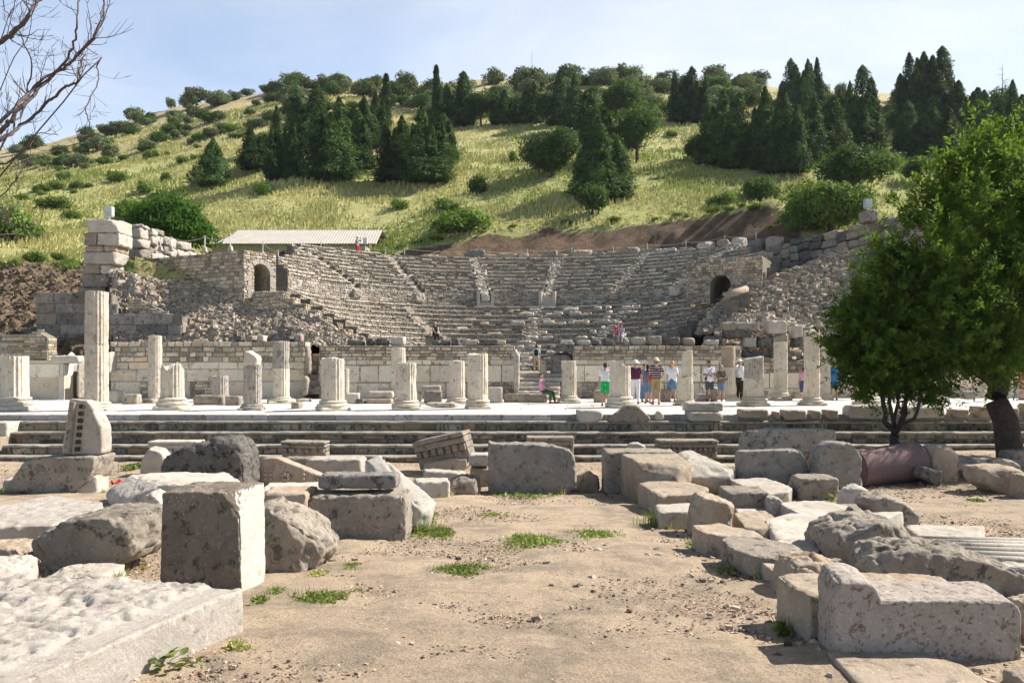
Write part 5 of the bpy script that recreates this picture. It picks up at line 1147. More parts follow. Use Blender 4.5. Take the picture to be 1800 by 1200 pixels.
plat = [('bright-sided cube-like block right of the tallest column', 190, 219, 685, 711, 33, 'white'), ('squat grey block beside the bright-sided cube', 213, 250, 692, 714, 32, 'grey'), ('long low block behind the stubby column', 248, 282, 700, 713, 33, 'grey'),
 ('long grey block with a slanted right end behind the stumps', 339, 400, 694, 714, 31.5, 'grey'), ('grey block butted to the slanted long one', 395, 428, 695, 715, 31, 'grey'), ('dark round stone on the platform by the side doorway', 511, 533, 706, 722, 28.8, 'grey'),
 ('low rubble stone left of the golden column', 520, 550, 700, 710, 34, 'pale'), ('large pale boulder right of the golden column', 607, 633, 690, 713, 32.5, 'pale'), ('dark round stone left of the stacked slabs', 625, 643, 700, 714, 32.5, 'dark'),
 ('upper flat slab of the stack left of the flat-topped column', 645, 693, 687, 700, 33, 'pale'), ('lower block of the stack left of the flat-topped column', 642, 692, 700, 713, 32.6, 'warm'), ('thin white slab topping the stack left of the flat-topped column', 664, 697, 680, 688, 34, 'white'),
 ('upper rough block of the pile left of the slim column', 740, 775, 677, 694, 34, 'pale'), ('lower grey block of the pile left of the slim column', 745, 777, 686, 709, 33, 'grey'), ('small stone peeping left of the pile', 731, 742, 688, 706, 34, 'pale'),
 ('leaning dark-sided stone right of the thick pale column', 856, 883, 680, 712, 33, 'pale'), ('long low block at the foot of the central steps', 885, 962, 691, 710, 33.5, 'grey'), ('grey upright block right of the pale fluted column', 1043, 1066, 685, 708, 33.5, 'grey'),
 ('broad grey block behind the group of tourists', 1160, 1178, 683, 707, 34, 'grey'), ('small pale stump behind the two-piece column', 1228, 1238, 678, 692, 36, 'pale'), ('low pale block behind the man with the shoulder strap', 1221, 1250, 692, 704, 35, 'pale'),
 ('tilted white slab right of the man with the shoulder strap', 1249, 1263, 680, 706, 35.5, 'white'), ('low stone between the right rear columns', 1390, 1412, 689, 700, 35, 'warm'), ('round stone right of the black-topped column', 1340, 1350, 685, 697, 34.5, 'grey'),
 ('grey block on the platform left of the big trunk', 1688, 1716, 688, 702, 33, 'grey'), ('pale block beside the grey one left of the big trunk', 1716, 1745, 686, 700, 34, 'pale'), ('long low slab under the leaves on the platform', 1610, 1672, 696, 708, 32, 'pale'), ('upright weathered slab leaning at the marble wall end', 136, 151, 638, 700, 36.0, 'grey'),
 ('carved upright slab against the wall right of the tallest column', 192, 202, 618, 655, 37.0, 'pale'), ('coping slab lying on the right end of the low marble wall', 89, 148, 625, 638, 36.3, 'pale')]
for lb, a, b, t, bt, Y, mt in plat: S(lb, a, b, t, bt, .55, mt, Y=Y, zb=max(0.0, EYE-(bt-HY)*Y/F), group=GPm, rough=1.2, yaw=((a*7) % 17)-8)
# loose blocks on top of the stage walls
q = random.Random(8); wtops = [(610, 642), (643, 660), (661, 685), (686, 714), (759, 775), (776, 792), (793, 808), (818, 841), (842, 876), (412, 432), (432, 452), (452, 470), (497, 517), (518, 535), (1013, 1038), (1040, 1055), (1060, 1080), (1096, 1106), (1108, 1135), (1137, 1163), (1173, 1196), (1197, 1222), (1236, 1264)]
wl = ['dark long capping block first right of the orange rubble heap', 'rounded white capping stone after the first dark block', 'dark capping block before the boulder on the left wall', 'pale boulder capping the left wall', 'dark squared capping block beside the seated dark-clothed person', 'light round capping stone right of the seated dark-clothed person', 'dark capping block left of the striped one', 'ribbed pale capping block', 'long dark capping block nearest the central gap', 'low dark block above the twin-drum column', 'grey block in the cluster above the three-drum column', 'thin slab in the cluster above the three-drum column', 'dark block over the grey-topped column', 'grey block over the side doorway', 'white flat capping stone at the left end of the right wall', 'small round dark capping stone on the right wall', 'dark block just left of the seated pair', 'flat stone right of the seated pair', 'low pale stone between the seated pair and the boulder', 'biggest grey boulder capping the right wall', 'dark squared block right of the biggest boulder', 'round ochre boulder capping the right wall', 'block at the right end of the capping row']
for (a, b), lb in zip(wtops, wl):
    base = 607 if a > 540 else 600; Yb = 37.9; zz = 2.58 if a > 540 else wz(600)
    S(lb, a, b, base-q.uniform(9, 13)-(4 if 'oulder' in lb or 'biggest' in lb else 0), base, .6, 'dark' if 'dark' in lb else ('white' if 'white' in lb else ('warm' if 'ochre' in lb else 'grey' if 'grey' in lb else 'pale')), Y=Yb, zb=zz, group='loose blocks capping the stage walls', rough=1.5, p=16 if ('round' in lb or 'boulder' in lb) else 28, sink=0)
K('large dark boulder at the left end of the right wall beside the stairs', [(974, 618), (975, 604), (990, 601), (1012, 602), (1014, 618)], 37.8, .9, 'dark', group=None)
K('big brown upright boulder below the dark one, lining the stairs', [(968, 690), (966, 622), (980, 617), (1008, 620), (1008, 690)], 38.3, .8, 'lich', group=None)
# ashlar masses at right behind the wall
rq = random.Random(12); ra = [(1268, 1322, 575, 590), (1325, 1360, 592, 606), (1340, 1384, 563, 582), (1385, 1412, 572, 590), (1300, 1330, 592, 606), (1440, 1474, 592, 604), (1350, 1384, 588, 604), (1236, 1270, 590, 603), (1262, 1336, 566, 577), (1300, 1345, 617, 628), (1388, 1412, 592, 606)]
rl = ['flat slab of the upper shelf right of the seating', 'dark block over the rear two-drum column', 'dark rounded block on top of the shelf right of the seating', 'rubble-like block next to the dark rounded one', 'block on the shelf above the couple', 'ochre-ended block by the leaves on the shelf', 'lowest dark block left of the tall two-drum column', 'ochre block at the left of the shelf', 'longest thin slab over the shelf', 'narrow slab low over the black-topped column', 'pale block behind the tall two-drum column']
for (a, b, t, bt), lb in zip(ra, rl): S(lb, a, b, t, bt, .8, rq.choice(['grey', 'dark', 'pale']), Y=39.0, zb=EYE-(bt+4-HY)*39.0/F, group='loose blocks on the shelf right of the seating', rough=1.5)
a, b = P(1277, 519, 43.6), P(1312, 508, 44.4); mb = MB(); tube(mb, [a, a.lerp(b, .5), b], [.2, .21, .2], 14); o = mb.build('column_drum', M['warm'], smooth=True); tag(o, 'small pinkish column piece lying at the foot of the right arch', 'column drum')
# ------------------------------------------------------------------ vegetation
M['cypress'] = leaf_mat('cypress_leaf', (.034, .070, .020), (.060, .105, .030), .15, .6, .9)
M['pine'] = leaf_mat('pine_leaf', (.055, .105, .022), (.035, .075, .018), .25, .35, .8)
M['olive'] = leaf_mat('olive_leaf', (.17, .195, .105), (.105, .135, .06), .2, .35, .6)
M['bush'] = leaf_mat('bush_leaf', (.13, .20, .04), (.075, .135, .022), .3, .4, 1.2)
M['fig'] = leaf_mat('fig_leaf', (.05, .13, .012), (.03, .09, .01), .3, .4, 2.0)
M['yellow'] = leaf_mat('yellow_bush_leaf', (.26, .26, .02), (.13, .18, .02), .3, .4, 1.5)
M['laurel'] = leaf_mat('laurel_leaf', (.105, .175, .024), (.048, .098, .014), .44, .65, .9)
M['weed'] = leaf_mat('weed_leaf', (.26, .30, .09), (.15, .20, .05), .3, .5, 9)
def cards(mb, C, N_, size, rr, asp=1.0, bend=0, tint=None):
    """leaf-sized rhombus faces at C with normals N_"""
    n = len(C); N_ = N_/(np.linalg.norm(N_, axis=1)[:, None]+1e-9); r = rr.normal(size=(n, 3)); U = np.cross(N_, r); U /= np.linalg.norm(U, axis=1)[:, None]+1e-9; W = np.cross(N_, U)
    s = (size*np.ones(n))[:, None]
    V = np.stack([C-U*s*asp, C+W*s*.5, C+U*s*asp, C-W*s*.5], 1)
    t = rr.random(n) if tint is None else tint
    mb.add(V.reshape(-1, 3), np.arange(n*4).reshape(-1, 4), np.repeat(np.clip(t, 0, 1), 4))
def conifer(seed, h=9.0, R=2.2, n=7000, full=.8, spiky=.35, skirt=.04, multi=5):
    rr = np.random.default_rng(seed); full = full*.85; t = rr.random(n)**1.25*(1-skirt)+skirt; a = rr.random(n)*2*pi
    prof = np.clip((1-t), 0, 1)**full*np.clip((t-.0)/.10, .55, 1)
    lump = 1+spiky*fbm(np.stack([np.cos(a)*1.8, np.sin(a)*1.8, t*h*.9], 1), 3, seed)+.07*np.sin(t*41+5*np.sin(a*2+seed))+.30*fbm(np.stack([np.cos(a)*4, np.sin(a)*4, t*h*2.1], 1), 2, seed+3)
    r = R*prof*lump; f = rr.random(n)**.35; x = np.cos(a)*r*f; y = np.sin(a)*r*f; z = t*h-.12*r*f+rr.normal(size=n)*.06
    kk = rr.integers(0, multi, n); oa = rr.random(multi)*6.28; od = np.r_[0, R*(.30+.32*rr.random(multi-1))] if multi > 1 else np.zeros(1); hs = np.r_[1, .58+.36*rr.random(multi-1)] if multi > 1 else np.ones(1); ws = np.r_[.72, .42+.25*rr.random(multi-1)] if multi > 1 else np.ones(1)
    x = x*ws[kk]+(od*np.cos(oa))[kk]; y = y*ws[kk]+(od*np.sin(oa))[kk]; z = z*hs[kk]
    N_ = np.stack([np.cos(a), np.sin(a), .5+0*a], 1)+rr.normal(size=(n, 3))*.7
    m = MB(); Cn = np.stack([x, y, z], 1); cards(m, Cn, N_, .06+.11*rr.random(n), rr, 1.3, tint=.5+.75*fbm(Cn*1.1, 3, seed+6)+.3*(rr.random(n)-.5))
    tr = MB(); tube(tr, [(0, 0, -.8), (0, 0, h*.5), (0, 0, h*.93)], [.2, .12, .03], 7)
    return m.mesh('crown', M['cypress']), tr.mesh('trunk', M['bark'])
def dome(seed, h, R, n, mat, z0=.25, lobes=9, size=.14, trunk=True, fl=.8, under=.0):
    """rounded tree or shrub: leaf clumps on several lobes, gaps between"""
    rr = np.random.default_rng(seed); m = MB(); L_ = []
    for k in range(lobes):
        a = rr.random()*2*pi; d = R*.62*math.sqrt(rr.random()); zc = z0*h+(h*(1-z0))*(.28+.42*rr.random())*(1-.4*(d/R)); L_.append((d*cos(a), d*sin(a), zc, R*(.34+.26*rr.random())))
    for (x, y, z, r) in L_:
        k = n//lobes; d = rr.normal(size=(k, 3)); d /= np.linalg.norm(d, axis=1)[:, None]; rad = r*(.62+.38*rr.random(k)**.5)*(1+.55*fbm(d*2.6+x+seed, 3, seed))
        C = d*rad[:, None]*np.array([1, 1, fl])+np.array([x, y, z]); ok = C[:, 2] > under*h; C, dd = C[ok], d[ok]
        cl = .5+.5*fbm(C*2.2, 2, seed+1); cards(m, C, dd+rr.normal(size=dd.shape)*.6+np.array([0, 0, .3]), size*(.7+.7*rr.random(len(C))), rr, 1.1, tint=cl*.6+.4*rr.random(len(C)))
    tr = MB()
    if trunk:
        tube(tr, [(0, 0, -.5), (.05, 0, h*.28), (.0, .05, h*.5)], [R*.075, R*.055, R*.03], 7)
        for (x, y, z, r) in L_: tube(tr, [(.03, 0, h*.22), (x*.5, y*.5, (z+h*.22)*.5), (x, y, z)], [R*.04, R*.03, R*.015], 5)
    else: tube(tr, [(0, 0, -.3), (0, 0, h*.4)], [.05, .03], 5)
    return m.mesh('crown', M[mat]), tr.mesh('trunk', M['bark'])
def plant(name, label, cat, meshes, x, y, z, s, sz=None, group=None, rot=None, rr_=random.Random(3)):
    e = empty(name, (x, y, z), rr_.random()*6.28 if rot is None else rot); e.scale = (s, s, sz or s); tag(e, label, cat, group)
    for nm, me in zip(('crown', 'trunk'), meshes):
        o = bpy.data.objects.new(nm, me); col.objects.link(o); o.parent = e
    return e
CY = [conifer(1, 10, 2.0, 24000, .75, .4), conifer(2, 10, 2.6, 30000, .8, .5), conifer(3, 10, 3.2, 32000, .85, .55), conifer(4, 10, 2.3, 24000, .6, .45)]
COL_ = conifer(5, 10, .75, 7000, .35, .2, multi=1)
WIDE = conifer(6, 6, 3.0, 12000, 1.0, .5, .02, multi=1)
OL = [dome(s, 3.2, 2.1, 2600, 'olive', .15, 8, .17) for s in (11, 12, 13)]
OLD_ = [dome(s, 3.0, 2.2, 2600, 'pine', .1, 8, .16) for s in (14, 15)]
PN = [dome(s, 7, 3.4, 11000, 'pine', .3, 13, .15) for s in (16, 17)]
PN2 = [dome(18, 6.4, 3.6, 12000, 'cypress', .12, 14, .15)]
BS = [dome(s, 1.0, 1.0, 1500, 'bush', -.1, 7, .075, False, .7, 0) for s in (21, 22)]
YB = [dome(s, 1.0, 1.0, 1400, 'yellow', -.1, 7, .07, False, .6, 0) for s in (24,)]
GC = 'dark cypress trees on the slope'
# (px centre, py base, py top, width px, kind, label)
con = [(375, 326, 248, 62, 'W', 'lone squat dark fir-like tree at the left, lowest of the left cypress group'), (440, 300, 228, 52, 1, 'broad dark tree between the squat fir-like one and the tall cluster'),
 (486, 318, 195, 46, 0, 'tall narrow cypress at the left front of the big left cluster'), (516, 316, 222, 36, 0, 'slimmer cypress tucked right of the first narrow one'), (520, 262, 165, 62, 1, 'wide dark cypress at the back left of the big left cluster'), (556, 258, 152, 46, 3, 'cypress with the highest tip in the big left cluster'),
 (596, 318, 182, 84, 1, 'big central cypress of the left cluster, base in shade'), (630, 300, 200, 50, 3, 'dark cypress at the right flank of the left cluster'), (640, 262, 176, 58, 1, 'back cypress right of the left cluster'), (660, 248, 168, 36, 0, 'slender cypress partly behind the first spire'),
 (706, 318, 212, 64, 1, 'lower dark cypress below the left spire'), (742, 324, 196, 80, 1, 'bushy dark cypress below the right spire'), (780, 290, 205, 46, 3, 'dark cypress right of the bushy one below the right spire'), (726, 300, 222, 30, 0, 'narrow cypress between the two bushy ones below the spires'),
 (815, 222, 132, 50, 3, 'pointed cypress right of the taller spire'), (785, 224, 152, 40, 1, 'dark cypress behind the taller spire'), (887, 220, 162, 34, 0, 'thin dark cypress in the upper grove'), (938, 218, 148, 44, 1, 'dark tree in the middle of the upper grove'), (985, 222, 138, 40, 3, 'pointed tree at the right of the upper grove'), (1010, 232, 136, 46, 1, 'tall pointed tree behind the round dark pine'),
 (1040, 290, 165, 70, 1, 'tall cypress rising behind the two joined big trees'), (1052, 350, 215, 92, 2, 'large spreading dark conifer at the lower centre of the hill'), (1078, 330, 240, 62, 3, 'right shoulder tree of the large central conifer'),
 (1186, 216, 132, 42, 1, 'dark cypress standing alone right of the light round pine'), (1216, 216, 124, 48, 3, 'cypress beside the lone one above the bare slope'), (1240, 216, 140, 38, 1, 'third cypress above the bare slope'),
 (1270, 292, 168, 66, 1, 'dark cypress left in the long right grove'), (1300, 296, 172, 60, 3, 'second dark cypress in the long right grove'), (1345, 300, 162, 70, 1, 'wide dark cypress in the left half of the long right grove'), (1380, 305, 168, 70, 2, 'broad low-skirted conifer in the long right grove'),
 (1390, 200, 110, 46, 3, 'high pointed cypress on the skyline at the left peak'), (1420, 205, 112, 50, 1, 'twin-topped cypress on the skyline'), (1436, 200, 108, 32, 0, 'slender skyline cypress beside the twin-topped one'), (1430, 290, 180, 64, 1, 'dark cypress at the middle of the long right grove'), (1466, 284, 176, 60, 3, 'cypress right of middle in the long right grove'),
 (1494, 240, 150, 44, 1, 'cypress partly behind the tiered one'), (1516, 262, 125, 56, 3, 'tiered cypress whose tip breaks the skyline'), (1530, 270, 190, 58, 1, 'dark cypress below the tiered one'), (1598, 200, 100, 40, 0, 'left slim top of the highest skyline group'), (1624, 232, 102, 66, 1, 'left large cypress of the highest skyline group'), (1656, 238, 93, 58, 3, 'highest cypress of all, right of centre in the skyline group'), (1685, 250, 150, 66, 1, 'dark cypress behind the leafy tree top'),
 (1596, 270, 182, 62, 1, 'mid-slope cypress left of the leafy foreground tree'), (1640, 280, 190, 60, 1, 'dark cypress just above the round green bush'), (1730, 262, 165, 60, 2, 'dark spreading tree right of the skyline group'), (1780, 265, 150, 56, 1, 'dark cypress near the right edge'), (1830, 262, 150, 60, 1, 'cypress cut by the right edge')]
q = random.Random(2)
for px, pb, pt, w, kd, lb in con:
    x, y, z = hit(px, pb, 72); h = (pb-pt)*y/F; ww = w*y/F
    if kd == 'W': ms, R0, h0 = WIDE, 3.0, 6
    else: ms = CY[kd]; R0 = (2.0, 2.6, 3.2, 2.3)[kd]; h0 = 10
    plant('cypress_tree', lb, 'cypress', ms, x, y, z-.15, ww/2/R0*(1.25 if kd == 'W' else 1.40)*q.uniform(.9, 1.12), h/h0*1.08, GC)
for px, pb, pt, w, lb in ((679, 228, 128, 17, 'left slender spire-like cypress with a forked tip'), (767, 224, 113, 15, 'tallest pencil-thin spire cypress in the middle of the slope')):
    x, y, z = hit(px, pb, 72); plant('spire_cypress', lb, 'cypress', COL_, x, y, z-.2, w*y/F/2/.75*1.15, (pb-pt)*y/F/10, None)
rd = [(970, 312, 215, 112, PN2[0], 6.4, 3.6, 'pine_tree', 'big rounded dark tree left of the large central conifer'), (1120, 286, 190, 92, PN[0], 7, 3.4, 'pine_tree', 'light green round-crowned pine with a visible trunk'), (1228, 285, 225, 54, PN2[0], 6.4, 3.6, 'pine_tree', 'small dark round tree left of the long right grove'),
 (845, 222, 155, 58, PN[1], 7, 3.4, 'pine_tree', 'light green pine in the left of the upper grove'), (960, 222, 160, 40, PN[1], 7, 3.4, 'pine_tree', 'small light pine in the middle of the upper grove'), (1090, 235, 132, 72, PN[1], 7, 3.4, 'pine_tree', 'pale pine high behind the round-crowned one'),
 (1498, 345, 258, 142, PN[0], 7, 3.4, 'broad_tree', 'wide bright green tree above the right outer wall'), (1612, 325, 274, 52, PN[0], 7, 3.4, 'round_bush', 'round green tree left of the leafy tree top'), (1760, 215, 155, 60, OLD_[0], 3.0, 2.2, 'pine_tree', 'dark low tree on the skyline at the far right'),
 (1350, 356, 305, 60, OLD_[1], 3.0, 2.2, 'small_tree', 'small leafy tree on the grass under the right grove'), (1320, 345, 312, 36, OLD_[0], 3.0, 2.2, 'small_tree', 'bushy sapling left of the small leafy tree'), (838, 342, 302, 30, OLD_[1], 3.0, 2.2, 'small_tree', 'tiny lone tree in the middle of the grass'), (1041, 378, 322, 54, OLD_[0], 3.0, 2.2, 'round_bush', 'round pale bush in front of the large central conifer')]
for px, pb, pt, w, ms, h0, R0, nm, lb in rd:
    x, y, z = hit(px, pb, 72); plant(nm, lb, 'tree', ms, x, y, z-.15, w*y/F/2/R0*1.1, (pb-pt)*y/F/h0*1.08)
# olives and scrub on the ridge
q = random.Random(6); used = []
def ol(px, pb, w, h, ms, h0, R0, lb, gp, nm='olive_tree', cat='olive tree'):
    x, y, z = hit(px, pb, 72); plant(nm, lb, cat, ms, x, y, z-.1, w*y/F/2/R0, h*y/F/h0, gp)
big_ol = [(345, 190, 46, 42, 'round grey olive on the left skyline'), (238, 218, 40, 36, 'dark round tree on the left skyline shoulder'), (434, 150, 26, 14, 'flat-topped little tree on the skyline'), (516, 150, 32, 20, 'small dark tree on the skyline left of the highest cluster tip'), (716, 170, 44, 52, 'olive on the skyline left of the taller spire'), (300, 190, 20, 22, 'small skyline tree left of the round grey olive'), (868, 150, 46, 32, 'left olive of the middle skyline row'), (930, 158, 70, 42, 'widest olive of the middle skyline row'), (1005, 150, 60, 38, 'tallest olive of the middle skyline row'), (1168, 160, 50, 38, 'olive on the skyline behind the lone cypress'), (1480, 178, 26, 36, 'ball-shaped olive on the skyline right of the twin-topped cypress')]
for px, pb, w, h, lb in big_ol: ol(px, pb, w, h, q.choice(OL), 3.2, 2.1, lb, None)
def zlab(px, d):
    b = [(120, 'behind the bare branches at the far left'), (230, 'on the low left shoulder of the hill'), (330, 'left of the round grey skyline olive'), (480, 'right of the round grey skyline olive'), (665, 'above the big left cypress cluster'), (765, 'between the two spire cypresses'), (880, 'right of the taller spire cypress'), (1000, 'around the thin mast'), (1130, 'above the round-crowned pine'), (1260, 'above the lone cypresses over the bare slope'), (1420, 'on the ridge left of the twin-topped skyline cypress'), (9999, 'on the ridge left of the highest skyline cypresses')]
    w = [t for x, t in b if px < x][0]; return ('skyline olive bush ' if d < 18 else 'olive bush low on the ridge ' if d > 46 else 'mid-ridge olive bush ')+w
zones = [('olive bushes on the left shoulder of the hill', 'grey-green olive bush on the left shoulder of the hill', 58, lambda: (q.uniform(20, 480), None), (4, 70)), ('olive bushes along the middle skyline', 'grey-green olive bush on the middle of the ridge above the cypresses', 120, lambda: (q.uniform(470, 1260), None), (2, 66)), ('olive bushes on the right ridge', 'small grey olive bush on the right part of the ridge', 34, lambda: (q.uniform(1250, 1600), None), (2, 50))]
for gp, lb, n, f, (d0, d1) in zones:
    for k in range(n):
        px, _ = f(); pb = float(sk(px))+q.uniform(d0, d1)+4; w = q.uniform(26, 52)*(.72 if px < 480 else 1); h = w*q.uniform(.55, .85)
        lm = zlab(px, pb-float(sk(px))); ol(px, pb, w, h, q.choice(OL if q.random() < .75 else OLD_), 3.1, 2.1, lm, lm.replace('olive bush', 'olive bushes'))
for k in range(34):
    px = q.uniform(30, 520); pb = float(sk(px))+q.uniform(60, 105); w = q.uniform(16, 44); ol(px, pb, w, w*.55, q.choice(BS+[(OL[0])]*0), 1.0, 1.0, 'low green shrub '+('behind the bare branches at left' if px < 150 else 'on the dry grass above the fig tree' if px < 330 else 'above the lone squat dark conifer'), 'low shrubs under the left shoulder, '+('far left' if px < 150 else 'middle' if px < 330 else 'right'), 'shrub', 'shrub')
bushes = [(95, 366, 62, 26, 'dark spreading bush at the left above the dirt slope'), (125, 384, 40, 20, 'small dark bush below the spreading left one'), (255, 340, 30, 26, 'upright pale bush left of the lone dark conifer'), (292, 320, 22, 20, 'compact dark bush on the left grass'), (222, 385, 60, 44, 'green bush behind the left floodlight'), (462, 342, 46, 30, 'bright green bush below the left cluster'), (704, 368, 36, 26, 'pale green bush below the bushy cypress'), (808, 410, 118, 52, 'big spreading bright bush behind the middle of the rim'), (785, 372, 50, 30, 'rounded bush on top of the big spreading one'), (902, 285, 18, 22, 'tiny shrub on the bare slope'), (1270, 360, 60, 24, 'low grey-green bush on the right grass'), (1180, 240, 24, 14, 'small bush under the lone cypress'), (550, 425, 36, 22, 'small dark green shrub in front of the shed roof'), (608, 436, 34, 24, 'rounded shrub by the right end of the shed'), (20, 440, 110, 70, 'large dark bush at the left edge'), (5, 500, 50, 60, 'green bush at the left edge on the dirt'), (16, 410, 60, 40, 'dark shrub behind the large left-edge bush'), (78, 292, 32, 14, 'low dark shrub on the upper left grass'), (150, 290, 30, 20, 'pale shrub on the upper left grass')]
for px, pb, w, h, lb in bushes: ol(px, pb, w, h, q.choice(BS), 1.0, .95, lb, None, 'bush', 'bush')
for px, pb, w, h in ((60, 482, 22, 14), (95, 478, 20, 12), (78, 500, 22, 14), (12, 545, 40, 22), (45, 540, 22, 14), (50, 570, 22, 12), (100, 455, 24, 12), (30, 490, 34, 22), (120, 470, 28, 16), (60, 460, 34, 16), (5, 575, 30, 18), (28, 520, 26, 14), (110, 500, 18, 12), (85, 520, 18, 10)):
    Yb = 38.4+(640-pb)/178*19.6+.3; p_ = P(px, pb, Yb); plant('shrub', 'small yellow-green cushion shrub on the left dirt slope', 'shrub', q.choice(BS+YB), p_.x, p_.y, p_.z-.05, w*Yb/F*.65, h*Yb/F*1.3, 'cushion shrubs on the left dirt slope')
for k in range(26):
    px = 655+k*28+q.uniform(-10, 10); 
    if 800 < px < 1130 and k % 3: continue
    r0 = 27.9+q.uniform(0, .8); th = math.atan((px-905)/1350*1.02)*2.6*.93; x = (px-CX)/F*72; 
    Yq = CC[1]+math.sqrt(max(1, r0**2-(x-CC[0])**2)) if abs(x) < r0 else 60; x = (px-CX)/F*Yq; z = float(Hs(np.array([x]), np.array([Yq]))[0])
    w = q.uniform(.7, 1.5); plant('shrub', 'yellow-flowered cushion shrub on the edge of the cut bank '+('near the shed' if px < 720 else 'below the big spreading bush' if px < 860 else 'above the middle of the seating' if px < 1120 else 'left of the feathery bush'), 'shrub', q.choice(YB+YB+BS), x, Yq, z-.05, w*.6, w*.55, 'cushion shrubs along the cut bank')
for k in range(18):
    px = q.uniform(-20, 140); pb = q.uniform(468, 600); w = q.uniform(18, 44); Yb = 38.4+(640-pb)/178*19.6+.3; p_ = P(px, pb, Yb); plant('shrub', 'green leafy shrub on the left dirt slope', 'shrub', BS[k % 2], p_.x, p_.y, p_.z-.05, w*Yb/F*.6, w*Yb/F*.8, 'green shrubs on the left dirt slope')
# fig tree left, fluffy bush right
F1 = dome(31, 3.6, 3.6, 16000, 'fig', .0, 16, .15, True, .75); x, y, z = 0, 0, 0
pf = P(308, 430, 63); plant('fig_tree', 'dense bright green fig tree behind the left outer wall', 'tree', F1, pf.x, pf.y, pf.z, 1.0, 1.1)
F2 = dome(32, 4.2, 2.9, 15000, 'bush', .0, 14, .13, True, .8); pf = P(1445, 425, 60)
e = plant('fluffy_bush', 'feathery green bush growing over the right outer wall', 'bush', F2, pf.x+.3, pf.y-.8, pf.z+.9, 1.1, 1.05)
# small tree in front of round skyline ones
def dead_tree(px, pb, pt, lb):
    x, y, z = hit(px, pb, 72); h = (pb-pt)*y/F; mb = MB(); q = random.Random(3); tube(mb, [(0, 0, -.3), (.05, 0, h*.5), (0, 0, h)], [.13, .08, .02], 6)
    for k in range(26):
        zz = h*q.uniform(.15, .92); a = q.uniform(0, 6.28); l = (1-zz/h)*h*.32+.3; tube(mb, [(0, 0, zz), (l*.6*cos(a), l*.6*sin(a), zz+.1), (l*cos(a), l*sin(a), zz+l*.12)], [.035, .025, .01], 4)
    o = mb.build('bare_conifer', M['bark']); o.location = (x, y, z); tag(o, lb, 'dead tree')
dead_tree(1762, 215, 112, 'thin dead conifer spire on the far right skyline')
